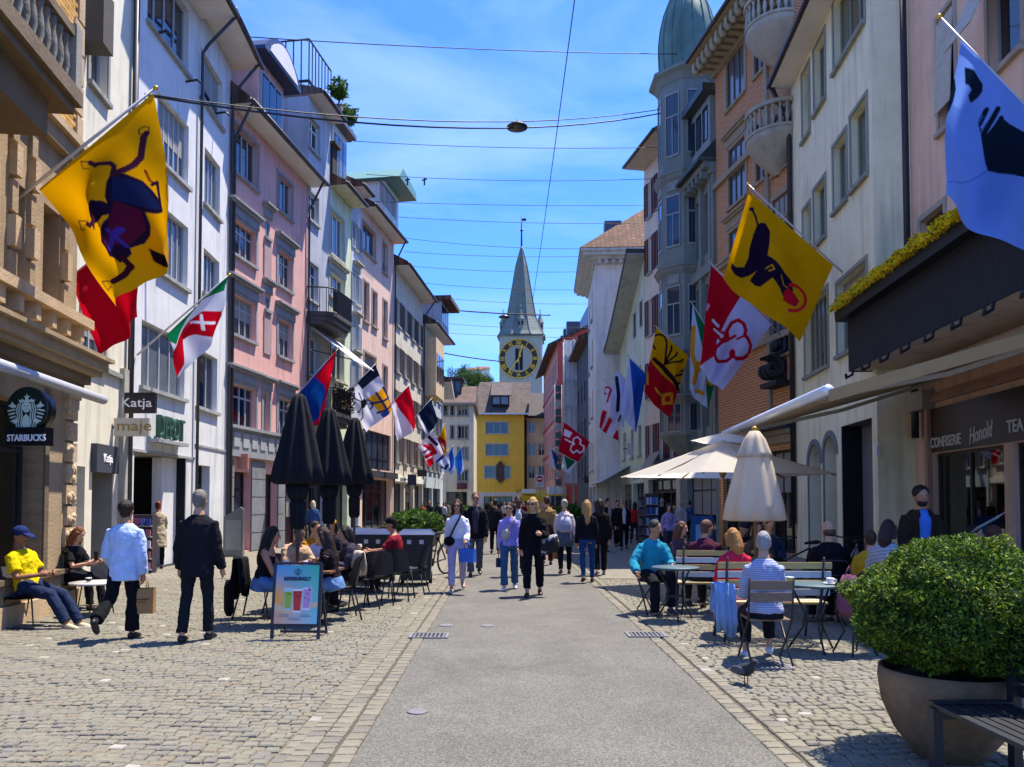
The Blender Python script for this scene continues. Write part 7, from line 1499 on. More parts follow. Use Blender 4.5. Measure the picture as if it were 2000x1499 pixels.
# ------------------------------------------------------------------ street bench, pigeon
def street_bench():
    t = thing('street_bench', 'black slatted street bench in the lower right corner', 'bench', (2.5, 4.6, 0)); bl = mat('#22262c', .45, .15, 10)
    for k in range(7): MB().box(.01 + k * .066, .062 + k * .066, -2.2, -.03, .43, .455).build('slat', bl, t)
    for k in range(5): x = .5 + k * .012; MB().box(x, x + .022, -2.2, -.03, .5 + k * .08, .565 + k * .08).build('slat', bl, t)
    for y in (-.06, -1.6):
        MB().box(-.005, .05, y - .03, y + .03, .0, .43).build('leg', bl, t); MB().box(.46, .51, y - .03, y + .03, .0, .9).build('leg', bl, t); MB().box(.05, .46, y - .03, y + .03, .37, .428).build('seat_frame', bl, t); MB().box(-.005, .5, y - .028, y + .028, .458, .47).build('arm_plate', bl, t) if y > -1 else None
street_bench()
def pigeon():
    q = ground(1454, 1338); t = thing('pigeon', 'dark grey pigeon standing on the cobbles near the gutter', 'pigeon', q, R(-60)); m_ = mat('#24262c', .7, .25, 30)
    b = MB(); sec = [((-.17, 0, .10), .012, .008), ((-.11, 0, .11), .03, .02), ((-.04, 0, .125), .052, .05), ((.03, 0, .14), .058, .058), ((.08, 0, .165), .045, .045), ((.1, 0, .2), .03, .03), ((.115, 0, .228), .027, .027), ((.14, 0, .23), .015, .015), ((.152, 0, .228), .006, .006)]
    b.rings([(c, (0, r1, 0), (-.3 * r2, 0, r2)) for c, r1, r2 in sec], 12); b.build('body', m_, t)
    MB().mesh([(.145, -.005, .228), (.145, .005, .228), (.175, 0, .218), (.148, 0, .222)], [(0, 1, 2), (0, 2, 3), (1, 3, 2), (0, 3, 1)]).build('beak', mat('#55504a', .6, 0), t)
    for s in (-1, 1): w_ = MB(); w_.ball((-.03, s * .05, .13), .09, .015, .04, 10, 6); w_.build('wing', mat('#4a4d55', .7, .25, 30), t); MB().tube([(.02, s * .02, .09), (.02, s * .02, .0)], .005, 5).build('leg', mat('#8a4a40', .7, 0), t); MB().ball((.128, s * .022, .234), .005).build('eye', mat('#a05010', .3, 0), t)
pigeon()
# ------------------------------------------------------------------ people
FOLD = bpy.data.textures.new('folds', 'CLOUDS'); FOLD.noise_scale = .09; FOLD.noise_depth = 2
def stripem(c1, c2, freq=60.):
    key = ('stripe', c1, c2, freq)
    if key in MATS: return MATS[key]
    m = bpy.data.materials.new('stripes'); m.use_nodes = True; t = m.node_tree; b = t.nodes['Principled BSDF']; K = t.links.new
    tx = t.nodes.new('ShaderNodeTexCoord'); wv = t.nodes.new('ShaderNodeTexWave'); wv.bands_direction = 'Z'; wv.inputs['Scale'].default_value = freq / 6.28; wv.inputs['Distortion'].default_value = .6
    r = t.nodes.new('ShaderNodeValToRGB'); r.color_ramp.elements[0].position = .42; r.color_ramp.elements[1].position = .5; r.color_ramp.elements[0].color = (*lin(c1), 1); r.color_ramp.elements[1].color = (*lin(c2), 1)
    K(tx.outputs['Object'], wv.inputs['Vector']); K(wv.outputs['Fac'], r.inputs[0]); K(r.outputs[0], b.inputs['Base Color']); b.inputs['Roughness'].default_value = .9; MATS[key] = m; return m
def blotch(c1, c2, c3, scale=18.):
    key = ('blotch', c1, c2, scale)
    if key in MATS: return MATS[key]
    m = bpy.data.materials.new('pattern'); m.use_nodes = True; t = m.node_tree; b = t.nodes['Principled BSDF']; K = t.links.new
    tx = t.nodes.new('ShaderNodeTexCoord'); n = t.nodes.new('ShaderNodeTexNoise'); n.inputs['Scale'].default_value = scale; K(tx.outputs['Object'], n.inputs['Vector'])
    r = t.nodes.new('ShaderNodeValToRGB'); r.color_ramp.interpolation = 'CONSTANT'; e = r.color_ramp.elements; e[0].color = (*lin(c1), 1); e[1].position = .55; e[1].color = (*lin(c2), 1); q = e.new(.46); q.color = (*lin(c3), 1)
    K(n.outputs['Fac'], r.inputs[0]); K(r.outputs[0], b.inputs['Base Color']); b.inputs['Roughness'].default_value = .9; MATS[key] = m; return m
SKIN = {c: mat(c, .55, .08, 30, spec=.35) for c in ('#b5876a', '#c29274', '#8a5f45', '#a9775a', '#5e3f30')}
def rm(o, vox, disp=0., smooth=4):
    m = o.modifiers.new('remesh', 'REMESH'); m.mode = 'VOXEL'; m.voxel_size = vox; m.use_smooth_shade = True
    s = o.modifiers.new('smooth', 'SMOOTH'); s.iterations = smooth; s.factor = .5
    if disp:
        d = o.modifiers.new('folds', 'DISPLACE'); d.texture = FOLD; d.strength = disp; d.mid_level = .5; d.texture_coords = 'LOCAL'
    return o
def person(label, X, Y, rz, h=1.72, f=False, seat=None, legs=((8, 5), (-12, 15)), arms=((-8, 8, 12, 0), (8, 8, 15, 0)), lean=2, head=(0, 0), top=('shirt', '#888888', 'long', -.06, .014), bottom=('trousers', '#222222', .012, .045), shoes='#1a1a1a',
           hair=('short', '#2a1d15'), skin='#b5876a', glasses=False, hat=None, inner=None, vox=.014, z=0., group=None, beard=None, face=True):
    s = h / 1.75; t = thing('person', label, 'person', (X, Y, z), R(rz), group)
    W = lambda a, b: b if f else a
    hipw, shw = W(.085, .09), W(.168, .145)
    def dirn(a, b=0., sx=1): a, b = R(a), R(b); return Vector((sx * math.sin(b), -math.sin(a) * math.cos(b), -math.cos(a) * math.cos(b)))
    # legs from the pelvis at the origin, then lift so that the sole or the seat is right
    J = {}
    for i, sx in enumerate((-1, 1)):
        a, k = legs[i]; hp = Vector((sx * hipw, 0, 0)); kn = hp + dirn(a, 2 if seat is None else 5, sx) * .43; an = kn + dirn(a - k) * .42
        p = max(0, -(a - k) - 14) if seat is None else 0; fd = Vector((sx * .12, -math.cos(R(p)), -math.sin(R(p)))).normalized(); J[i] = [hp, kn, an, fd, p]
    if seat is None: lift = -min(min(J[i][2].z - .085, (J[i][2] + J[i][3] * .17).z - .03) for i in (0, 1))
    else: lift = (seat - z) / s + .10
    P = Vector((0, 0, lift))
    for i in (0, 1): J[i][:3] = [q + P for q in J[i][:3]]
    ld = R(lean); up = Vector((0, -math.sin(ld), math.cos(ld))); fw = Vector((0, -math.cos(ld), -math.sin(ld))); rt = Vector((1, 0, 0))
    TS = [(-.10, W(.10, .10), .085), (-.03, W(.16, .172), W(.112, .118)), (.07, W(.152, .15), W(.108, .1)), (.19, W(.15, .122), W(.105, .09)), (.31, W(.168, .142), W(.118, .105)), (.40, W(.172, .15), W(.112, .105)), (.45, W(.148, .128), .095), (.485, W(.105, .092), .075), (.515, .066, .062), (.57, .054, .057)]
    def torso(b, t0, t1, g, flare=0.):
        rr = []
        for i, (tt, rx, ry) in enumerate(TS):
            if tt < t0 - 1e-6 or tt > t1 + 1e-6: continue
            rr.append((P * s + up * tt * s, rt * (rx + g) * s, fw * (ry + g) * s))
        if t0 < -.1:
            q = rr[0]; rr.insert(0, (P * s + up * t0 * s, rt * (.165 + g + flare) * s, fw * (.12 + g + flare) * s)); rr[1] = (q[0], rt * (.165 + g + flare * .5) * s, fw * (.118 + g) * s)
        b.rings(rr, 14)
    # arms
    A = {}
    for i, sx in enumerate((-1, 1)):
        a, bb, e, wi = arms[i]; sh = P + up * .405 + rt * sx * shw; el = sh + dirn(a + lean * -.3, bb, sx) * .29; fd = dirn(a + e, 0, sx); fd = (fd + Vector((-sx * math.sin(R(wi)), 0, 0))).normalized(); wr = el + fd * .255; A[i] = [sh, el, wr, fd]
    B = MB(); torso(B, -.11, .58, 0)
    nk = P + up * .54; hy, hn = head; HM = Matrix.Rotation(R(hy), 3, 'Z') @ Matrix.Rotation(R(hn), 3, 'X') @ Matrix.Rotation(ld * .35, 3, 'X'); hc = nk + up * .03 + HM @ Vector((0, -.025, .105))
    def H(v): return (hc + HM @ Vector(v)) * s
    fs = .93 if f else 1.
    B.ball(H((0, 0, .01)), .076 * s * fs, .096 * s * fs, .112 * s * fs, 14, 10, 0, HM); B.ball(H((0, -.028, -.062)), .05 * s * fs, .056 * s, .06 * s, 12, 8, 0, HM)
    B.tube([H((0, .02, -.06)), nk * s, (P + up * .5) * s], [.052 * s, .055 * s, .062 * s], 10); B.ball(H((0, -.1, -.018)), .013 * s, .02 * s, .022 * s, 8, 6, 0, HM)
    for sx in (-1, 1): B.ball(H((sx * .076 * fs, .012, -.005)), .009 * s, .022 * s, .03 * s, 8, 6, 0, HM)
    for i, sx in enumerate((-1, 1)):
        sh, el, wr, fd = [q * s if k < 3 else q for k, q in enumerate(A[i])]
        B.tube([sh, sh.lerp(el, .4), el, el.lerp(wr, .3), wr], [.052 * s, .045 * s, .037 * s, .038 * s, .026 * s], 10)
        inn = Vector((-sx, 0, 0)); inn = (inn - fd * inn.dot(fd)).normalized(); th = fd.cross(inn) * (1 if sx > 0 else -1)
        if th.dot(Vector((0, -1, .3))) < 0: th = -th
        pm = wr + fd * .085 * s; B.tube([wr - fd * .02 * s, wr + fd * .035 * s, pm], [.026 * s, .034 * s, .034 * s], 10, ell=None); 
        for q, (of, ln) in enumerate(((.027, .07), (.009, .08), (-.009, .074), (-.026, .058))):
            p0 = pm + th * of * s - fd * .015 * s; p1 = p0 + (fd + inn * .25) * ln * .55 * s; p2 = p1 + (fd * .6 + inn * .8) * ln * .5 * s; B.tube([p0, p1, p2], [.0095 * s, .009 * s, .007 * s], 6)
        p0 = wr + fd * .03 * s + th * .02 * s; B.tube([p0, p0 + (th * .7 + fd * .6 + inn * .2) * .04 * s, p0 + (th * .6 + fd * 1.1 + inn * .5) * .065 * s], [.012 * s, .011 * s, .008 * s], 6)
        hp, kn, an, ft, p = J[i]; hp, kn, an = hp * s, kn * s, an * s
        B.tube([hp, hp.lerp(kn, .4), kn, kn.lerp(an, .35), an, an + Vector((0, 0, -.03 * s))], [.088 * s, .077 * s, .054 * s, .053 * s, .034 * s, .033 * s], 10); B.tube([an + Vector((0, .03, -.04)) * s, an + ft * .06 * s + Vector((0, 0, -.05)) * s, an + ft * .15 * s + Vector((0, 0, -.06)) * s], [.036 * s, .034 * s, .022 * s], 8)
    rm(B.build('body', SKIN[skin], t), vox * .8)
    # lower garment
    kind, col, g, hemr = bottom[:4]; hemz = bottom[4] if len(bottom) > 4 else .96
    bm_ = col if not isinstance(col, str) else cloth(col)
    G = MB(); torso(G, -.11, .08, g)
    if kind in ('skirt',):
        kn = (J[0][1] + J[1][1]) / 2; G.rings([(P * s + up * .05 * s, rt * .165 * s, fw * .125 * s), (P * s - up * .05 * s, rt * .19 * s, fw * .15 * s), (P.lerp(kn, hemz) * s, rt * hemr * s, Vector((0, -1, 0)) * hemr * .9 * s)], 14)
    else:
        for i in (0, 1):
            hp, kn, an, ft, p = J[i]; e = kn.lerp(an, hemz); hp, kn, e = hp * s, kn * s, e * s
            G.tube([hp + Vector((0, 0, .02 * s)), hp.lerp(kn, .35), kn, kn.lerp(e, .4), e], [(.09 + g) * s, (.08 + g) * s, (.056 + g * 1.2) * s, max(.055 + g, hemr * .92) * s, hemr * s], 12)
    rm(G.build(kind, bm_, t), vox, .024 * s, 3)
    # upper garment
    kind, col, sl, hem, g = top[:5]; tm = col if not isinstance(col, str) else cloth(col)
    G = MB(); torso(G, hem, (.517 if sl == 'long' else .49) if sl != 'none' else .41, g if sl == 'none' else g * .9, .02 if hem < -.2 else 0)
    if sl == 'none':
        for sx in (-1, 1): G.tube([(P + up * .4 + rt * sx * .09 + fw * .07) * s, (P + up * .5 + rt * sx * .1) * s, (P + up * .4 + rt * sx * .09 - fw * .09) * s], .014 * s, 6)
    else:
        for i, sx in enumerate((-1, 1)):
            sh, el, wr, fd = [q * s if k < 3 else q for k, q in enumerate(A[i])]; c = (P + up * .405 + rt * sx * shw * .5) * s
            if sl == 'long': G.tube([c, sh, sh.lerp(el, .5), el, el.lerp(wr, .5), wr - fd * .01 * s], [(.046 + g * .7) * s, (.047 + g * .8) * s, (.047 + g) * s, (.04 + g) * s, (.038 + g) * s, (.032 + g) * s], 10)
            else: G.tube([c, sh, sh.lerp(el, .55), sh.lerp(el, .72)], [(.05 + g) * s, (.05 + g) * s, (.052 + g) * s, (.056 + g) * s], 10)
    rm(G.build(kind, tm, t), vox, .03 * s, 3)
    if inner:
        G = MB(); rr = []
        for tt, rx, ry in TS:
            if -.04 < tt < .52: rr.append((P * s + up * tt * s + fw * (ry + g * .9 - .004) * s, rt * (.05 + .06 * max(0, tt)) * s * (1 if tt < .44 else .6), fw * .016 * s))
        G.rings(rr, 8); G.build('inner_shirt', cloth(inner), t)
    # shoes
    for i in (0, 1):
        hp, kn, an, ft, p = J[i]; an = an * s; dn = Vector((0, 0, -1)) if p < 5 else Vector((0, math.sin(R(p)), -math.cos(R(p)))); sd = ft.cross(Vector((0, 0, 1))).normalized(); upv = sd.cross(ft)
        heel = an + dn * .045 * s - ft * .045 * s; q = MB()
        q.rings([(heel + ft * d * s + upv * u_ * s, sd * w_ * s, upv * hh * s) for d, u_, w_, hh in ((-.02, 0, .02, .025), (0, .0, .036, .04), (.06, .002, .04, .045), (.12, -.006, .042, .036), (.18, -.014, .04, .026), (.225, -.02, .018, .015))], 10); q.build('shoe', mat(shoes, .5, .06, 20), t)
    # hair and hat
    hs, hcol = hair; hm = mat(hcol, .55, .25, 40, .6, 120, stretch=(1, 1, .15), spec=.3)
    if hs != 'bald':
        G = MB(); G.ball(H((0, .016, .034)), .083 * s * fs, .1 * s * fs, .104 * s, 14, 10, 0, HM)
        G.ball(H((0, .035, -.015)), .07 * s * fs, .07 * s, .08 * s, 12, 8, 0, HM)
        if hs in ('long', 'bob', 'tail'):
            ln = {'long': .34, 'bob': .15, 'tail': .12}[hs]
            G.tube([H((0, .05, .06)), H((0, .075, -.06)), (hc + HM @ Vector((0, .085, -.14)) - up * (ln - .15)) * s, (hc + HM @ Vector((0, .09, -.1)) - up * ln) * s], [.07 * s, .08 * s, .085 * s, .05 * s], 12)
            if hs != 'tail':
                for sx in (-1, 1): G.tube([H((sx * .06, -.02, .06)), H((sx * .08, .0, -.03)), (hc + HM @ Vector((sx * .085, .02, -.1)) - up * (ln * .6 - .08)) * s], [.035 * s, .033 * s, .022 * s], 8)
            if hs == 'tail': G.tube([H((0, .09, .04)), H((0, .15, -.02)), H((0, .14, -.2))], [.03 * s, .035 * s, .015 * s], 8)
        if hs == 'bun': G.ball(H((0, .11, .07)), .042 * s)
        if hs == 'bushy': G.ball(H((0, .03, .05)), .1 * s, .105 * s, .1 * s)
        rm(G.build('hair', hm, t), vox * .8, .011, 3)
    elif hcol: MB().ball(H((0, .03, -.03)), .079 * s, .085 * s, .06 * s, 14, 8, 0, HM).build('hair', hm, t)
    if hat:
        hk, hcl = hat; G = MB(); G.ball(H((0, .004, .058)), .088 * s, .106 * s, .085 * s, 14, 8, 0, HM)
        if hk == 'cap': G.rings([(H((0, y, .055 - .02 * k)), HM @ Vector((w_ * s, 0, 0)), HM @ Vector((0, 0, .008 * s))) for k, (y, w_) in enumerate(((-.06, .07), (-.12, .075), (-.17, .06), (-.19, .03)))], 10)
        G.build('cap' if hk == 'cap' else 'beanie', cloth(hcl), t)
    if face:
        for sx in (-1, 1):
            if not glasses: MB().ball(H((sx * .03, -.087 * fs, .012)), .011 * s, .007 * s, .006 * s, 8, 6, 0, HM).build('eye', mat('#1a1410', .3, 0), t)
        MB().ball(H((0, -.085, -.062)), .02 * s, .008 * s, .006 * s, 8, 6, 0, HM).build('mouth', mat('#7a3a34', .5, 0), t)
    if beard: MB().ball(H((0, -.02, -.078)), .061 * s, .07 * s, .05 * s, 12, 8, 0, HM).build('beard', mat(beard, .8, .3, 60), t)
    if glasses:
        G = MB()
        for sx in (-1, 1): G.ball(H((sx * .034, -.096 * fs, .01)), .03 * s, .01 * s, .021 * s, 10, 6, 0, HM); G.bar(H((sx * .062, -.09, .014)), H((sx * .08, .01, .012)), .006 * s)
        G.bar(H((-.02, -.1, .014)), H((.02, -.1, .014)), .006 * s); G.build('sunglasses', mat('#0c0c10', .15, 0, spec=.7), t)
    t['_'] = 0; del t['_']
    M4 = Matrix.Translation((X, Y, z)) @ Matrix.Rotation(R(rz), 4, 'Z')
    return dict(root=t, hand=[M4 @ ((A[i][2] + A[i][3] * .07) * s) for i in (0, 1)], head=M4 @ H((0, 0, 0)), back=M4 @ ((P + up * .33 - fw * .15) * s), hipp=M4 @ (P * s))

def walker(px, feet, label, rz, **k): q = ground(px, feet); return person(label, q.x, q.y, rz, **k)
def paper_bag(p, label, w_, h, d, col, rz=0., name='shopping_bag', txt=None):
    t = thing(name, label, 'bag', (p[0], p[1], p[2] - h - .1), R(rz)); m_ = mat(col, .7, .12, 8, .2, 20)
    b = MB(); b.mesh([(-w_, -d, 0), (w_, -d, 0), (w_, d, 0), (-w_, d, 0), (-w_ * 1.03, -d * .8, h), (w_ * 1.03, -d * .8, h), (w_ * 1.03, d * .8, h), (-w_ * 1.03, d * .8, h), (-w_, -d * 1.1, h * .45), (w_, -d * .85, h * .5)], [(0,3,2,1),(0,1,9,8),(8,9,5,4),(1,2,6,9),(9,6,5),(2,3,7,6),(3,0,8,7),(8,4,7)]); b.build('body', m_, t)
    for y in (-d * .75, d * .75): MB().tube([(-w_ * .4, y, h - .02), (-w_ * .35, y * .6, h + .08), (0, y * .3, h + .11), (w_ * .35, y * .6, h + .08), (w_ * .4, y, h - .02)], .006, 6).build('handle', m_, t)
    if txt: MB().box(-w_ * .6, w_ * .6, -d * 1.02, -d * 1.01, h * .55, h * .6).build('print', mat(txt, .6, 0), t); MB().box(-w_ * .4, w_ * .4, -d * 1.04, -d * 1.03, h * .45, h * .48).build('print', mat(txt, .6, 0), t)
    return t
# --- foreground left
walker(384, 1252, 'man with grey cropped hair in black jacket walking away', 180, h=1.8, vox=.011, legs=((8, 4), (-8, 8)), arms=((4, 8, 20, -5), (-4, 9, 25, -5)), top=('jacket', '#17171d', 'long', -.2, .026), bottom=('trousers', '#15191f', .006, .062), shoes='#101014', hair=('short', '#6d665e'), face=False)
r = walker(240, 1248, 'person in loose pale blue shirt walking away with paper bag', 180, h=1.66, vox=.011, legs=((4, 4), (-16, 42)), arms=((3, 7, 8, 0), (-4, 10, 60, 0)), top=('shirt', '#a9bcdc', 'long', -.2, .036), bottom=('trousers', '#0f0f14', .012, .085), shoes='#16161a', hair=('bushy', '#22170f'), skin='#a9775a', face=False)
paper_bag(r['hand'][0], 'brown paper carrier bag held by the person in pale blue', .13, .3, .075, '#9c7040', 12, txt='#4f3418')
walker(308, 1112, 'woman in beige coat browsing at the white house entrance', 215, h=1.68, f=True, legs=((4, 3), (-4, 4)), arms=((20, 6, 55, 8), (5, 6, 20, 0)), lean=6, top=('coat', '#a3957c', 'long', -.38, .034), bottom=('leggings', '#141216', .004, .045), shoes='#2a1a16', hair=('bun', '#7a3f20'), face=False)
person('man in yellow shirt and blue cap sitting with legs stretched', gx(58, 10.2), 10.2, 83, h=1.78, vox=.011, seat=.42, legs=((78, 45), (74, 40)), arms=((22, 10, 75, 35), (25, 8, 70, 30)), lean=-16, head=(0, 10), top=('t_shirt', '#c9b300', 'short', -.08, .024), bottom=('jeans', '#1f2a44', .016, .065), shoes='#b3a684', hair=('short', '#1a1412'), skin='#8a5f45', hat=('cap', '#1a2a5a'))
r = person('woman in black top reading a phone at the low white table', gx(142, 11.9), 11.9, 78, h=1.66, f=True, vox=.011, seat=.42, legs=((84, 78), (80, 70)), arms=((30, 6, 72, 15), (28, 6, 78, 15)), lean=6, head=(0, 22), top=('t_shirt', '#131318', 'short', -.05, .012), bottom=('trousers', '#17171c', .014, .06), shoes='#1a1a1a', hair=('long', '#6e3f22'), skin='#c29274')
t = thing('phone', 'dark phone in the hands of the reading woman', 'phone', r['hand'][0] + Vector((.04, 0, .05)), R(80)); o_ = MB().box(-.035, .035, -.006, .006, -.02, .12).build('case', mat('#101014', .3, 0), t); MB().box(-.031, .031, .0062, .008, -.014, .114).build('screen', glassm('#20242c'), t)
# --- coffee tables
person('woman with very long black hair in black tank top', gx(512, 10.35), 10.35, 92, h=1.68, f=True, vox=.011, seat=.46, legs=((80, 82), (84, 88)), arms=((30, 8, 80, 20), (35, 8, 75, 15)), lean=12, head=(0, 4), top=('tank_top', '#121216', 'none', -.06, .01), bottom=('jeans', '#4a6a96', .014, .06), shoes='#222', hair=('long', '#120d0d'), skin='#a9775a')
person('man in tan shirt leaning over the nearest brown table', gx(566, 11.3), 11.3, 50, h=1.74, seat=.46, legs=((82, 85), (82, 85)), arms=((40, 10, 70, 20), (42, 10, 75, 15)), lean=22, head=(-10, 14), top=('shirt', '#b29270', 'short', -.06, .026), bottom=('trousers', '#2a2a30', .016, .06), hair=('short', '#17120f'), skin='#8a5f45')
person('woman with brown hair in black top right of the poster', gx(655, 10.4), 10.4, -88, h=1.66, f=True, vox=.011, seat=.46, legs=((82, 84), (78, 80)), arms=((30, 8, 65, 15), (25, 8, 70, 12)), lean=14, head=(0, 2), top=('top', '#141014', 'long', -.05, .012), bottom=('jeans', '#5a7ba6', .014, .06), shoes='#222', hair=('long', '#2a1a12'), skin='#c29274')
person('person in dark grey with black hair leaning on the middle table', gx(698, 11.8), 11.8, -62, h=1.66, f=True, seat=.46, legs=((80, 84), (80, 84)), arms=((35, 8, 70, 10), (30, 8, 70, 10)), lean=18, top=('jumper', '#3a3640', 'long', -.06, .028), bottom=('trousers', '#17171c', .014, .06), hair=('bob', '#0f0c0d'))
person('man in burgundy shirt and black beanie at the far table', gx(778, 14.0), 14.0, -92, h=1.76, seat=.46, legs=((82, 86), (80, 84)), arms=((48, 6, 40, 8), (44, 6, 44, 8)), lean=10, top=('t_shirt', '#7a1226', 'short', -.08, .024), bottom=('trousers', '#15151a', .016, .06), hair=('short', '#141010'), skin='#a9775a', hat=('beanie', '#121216'))
person('person in mustard jacket seated behind the middle parasol', gx(605, 12.9), 12.9, 55, h=1.7, seat=.46, legs=((82, 85), (82, 85)), arms=((35, 8, 70, 10), (30, 8, 70, 10)), lean=12, top=('jacket', '#a8701c', 'long', -.06, .03), hair=('short', '#140f0d'), vox=.018)
person('person in white top seated behind the nearest table', gx(626, 12.4), 12.4, 15, h=1.66, seat=.44, legs=((82, 85), (82, 85)), arms=((35, 8, 70, 10), (30, 8, 70, 10)), lean=20, head=(20, 10), top=('t_shirt', '#b9b9cc', 'short', -.06, .024), hair=('short', '#15100d'), vox=.018)
person('person in mustard beanie seated by the middle parasol', gx(650, 13.6), 13.6, 0, h=1.72, seat=.46, legs=((82, 85), (82, 85)), lean=5, arms=((35, 8, 70, 10), (30, 8, 70, 10)), top=('jumper', '#20202a', 'long', -.06, .03), hair=('bob', '#15100d'), hat=('beanie', '#b5861a'), vox=.018)
walker(611, 1068, 'fair haired person in blue denim jacket behind the parasols', 200, h=1.72, vox=.018, top=('denim_jacket', '#2f4a78', 'long', -.1, .028), bottom=('trousers', '#23232b', .014, .06), hair=('bob', '#b0a48c'), face=False)
MBc = cloth('#0f0f13')
def drape(t, wd, top, fl_, bl_, m_):     # cloth folded over a bar along x
    b = MB(); n = 14; prof = [(-.05, top - fl_), (-.055, top - fl_ * .66), (-.045, top - fl_ * .33), (-.03, top - .02), (0, top), (.03, top - .02), (.045, top - bl_ * .33), (.055, top - bl_ * .66), (.05, top - bl_)]; vs = []
    for k, (y, z) in enumerate(prof):
        e = abs(k - 4) / 4
        for i in range(n + 1):
            u = i / n - .5; vs.append((u * wd * (1 - .15 * e + .08 * math.sin(k * 1.9)), y + .028 * e * math.sin(u * 19 + k * .5) + .015 * math.sin(u * 7), z - .05 * e * math.sin(u * 5 + (2 if k > 4 else 0)) - .02 * abs(u)))
    b.mesh(vs, [(j*(n+1)+i, j*(n+1)+i+1, (j+1)*(n+1)+i+1, (j+1)*(n+1)+i) for j in range(8) for i in range(n)], 0, True)
    o = link('cloth', b.data('cloth'), m_, t); so_ = o.modifiers.new('thick', 'SOLIDIFY'); so_.thickness = .012
    return o
t = thing('draped_jacket', 'black jacket hanging over the back of the left chair', 'jacket', (gx(478, 10.55), 10.4, .0), R(90)); drape(t, .46, .9, .5, .52, MBc)
b = MB(); pleat(b, [(.03, .12), (.06, .2), (.06, .5), (.04, .6)], 4, .15, c=(-.12, .1, 0)); b.build('sleeve', MBc, t)
t = thing('draped_cardigan', 'beige cardigan hanging over the chair beside the dark grey person', 'cardigan', (gx(706, 11.6), 11.45, .0), R(-60)); drape(t, .36, .92, .3, .34, cloth('#c2b3a2'))
# --- walking in the lane
r = walker(893, 1156, 'woman in white blouse and lilac trousers with crossbody bag', 4, h=1.72, f=True, vox=.012, legs=((14, 4), (-14, 26)), arms=((-12, 8, 10, 0), (14, 6, 55, 5)), head=(-8, 0), top=('blouse', '#c9c9d6', 'long', -.02, .026), bottom=('trousers', '#a79fc4', .012, .062, .88), shoes='#a79c90', hair=('long', '#2e1c12'), skin='#b5876a', glasses=True)
paper_bag(r['hand'][1] + Vector((.04, -.02, 0)), 'shiny blue shopping bag held by the woman in white blouse', .14, .24, .07, '#2f62b8', -25)
q = r['hipp']; t = thing('crossbody_bag', 'black crossbody bag on the woman in white blouse', 'bag', q + Vector((-.14, -.16, .03))); MB().ball((0, 0, 0), .1, .05, .09, 12, 8).build('pouch', MBc, t); MB().tube([(.02, -.02, .08), (.1, -.03, .25), (.2, .02, .45), (.22, .12, .5)], .016, 6).build('strap', MBc, t)
walker(928, 1126, 'tall man in dark jacket and sunglasses with grey trousers', 5, h=1.88, vox=.013, legs=((10, 4), (-12, 18)), arms=((-8, 8, 8, 0), (8, 8, 8, 0)), top=('jacket', '#121218', 'long', -.14, .03), inner='#3a3646', bottom=('trousers', '#4a505c', .016, .072), hair=('short', '#5a3a22'), skin='#b5876a', glasses=True)
walker(967, 1082, 'person in black with backpack walking away up the lane', 180, h=1.76, vox=.018, top=('jacket', '#16161e', 'long', -.12, .035), bottom=('trousers', '#101014', .012, .06), hair=('short', '#120e0c'), face=False)
r = walker(995, 1152, 'woman in lilac shirt and torn blue jeans with waist bag', 0, h=1.66, f=True, vox=.012, legs=((12, 5), (-8, 14)), arms=((-10, 8, 5, 0), (6, 6, 30, 0)), head=(-10, 0), top=('shirt', '#8f86cc', 'long', -.1, .026), bottom=('jeans', '#34567e', .012, .075), shoes='#c4c4cc', hair=('bun', '#2a1a18'), skin='#c29274', glasses=True)
paper_bag(r['hand'][0], 'small navy gift bag held by the woman in lilac shirt', .075, .17, .045, '#20204a', 5)
q = r['hipp']; t = thing('waist_bag', 'pale grey sling bag on the woman in lilac shirt', 'bag', q + Vector((-.07, -.16, .17))); MB().ball((0, 0, 0), .085, .045, .1, 12, 8).build('pouch', cloth('#a9a6a0'), t); MB().tube([(.05, -.01, .08), (.14, .0, .25), (.17, .05, .32)], .015, 6).build('strap', cloth('#a9a6a0'), t)
walker(1012, 1126, 'dark haired man in white shirt partly hidden behind two women', 0, h=1.8, vox=.016, top=('jacket', '#1a1c26', 'long', -.12, .03), inner='#b0b4c4', bottom=('trousers', '#1c2230', .014, .065), hair=('short', '#140f0d'), skin='#5e3f30', glasses=True)
r = walker(1042, 1164, 'blonde woman in black outfit and sunglasses with tote bag', -4, h=1.76, f=True, vox=.011, legs=((16, 6), (-8, 14)), arms=((-8, 10, 22, 0), (22, 14, 75, 20)), head=(-22, 0), top=('tunic', '#0d0d13', 'long', -.2, .032), bottom=('trousers', '#0f0f16', .02, .066, .86), shoes='#0c0c10', hair=('bob', '#b08a52'), skin='#c29274', glasses=True)
q = r['hipp'] + Vector((.26, -.06, .12)); t = thing('tote_bag', 'black and silver tote bag on the blonde woman arm', 'bag', q); b = MB(); b.rings([((0, 0, -.3), (.17, 0, .05), (0, .07, 0)), ((0, 0, -.22), (.2, 0, .05), (0, .1, 0)), ((0, 0, -.05), (.17, 0, .04), (0, .09, 0)), ((0, 0, .02), (.14, 0, .03), (0, .06, 0))], 14); b.build('body', blotch('#0e0e12', '#8f9296', '#1a1a20', 6), t); MB().tube([(-.1, 0, 0), (-.06, 0, .2), (.05, 0, .22), (.1, 0, .02)], .012, 6).build('handle', MBc, t)
walker(1068, 1104, 'man in tan jacket and burgundy trousers walking away', 180, h=1.82, vox=.016, top=('jacket', '#8d6e4a', 'long', -.02, .03), bottom=('trousers', '#4a1420', .016, .065), hair=('short', '#3a2a1e'), face=False)
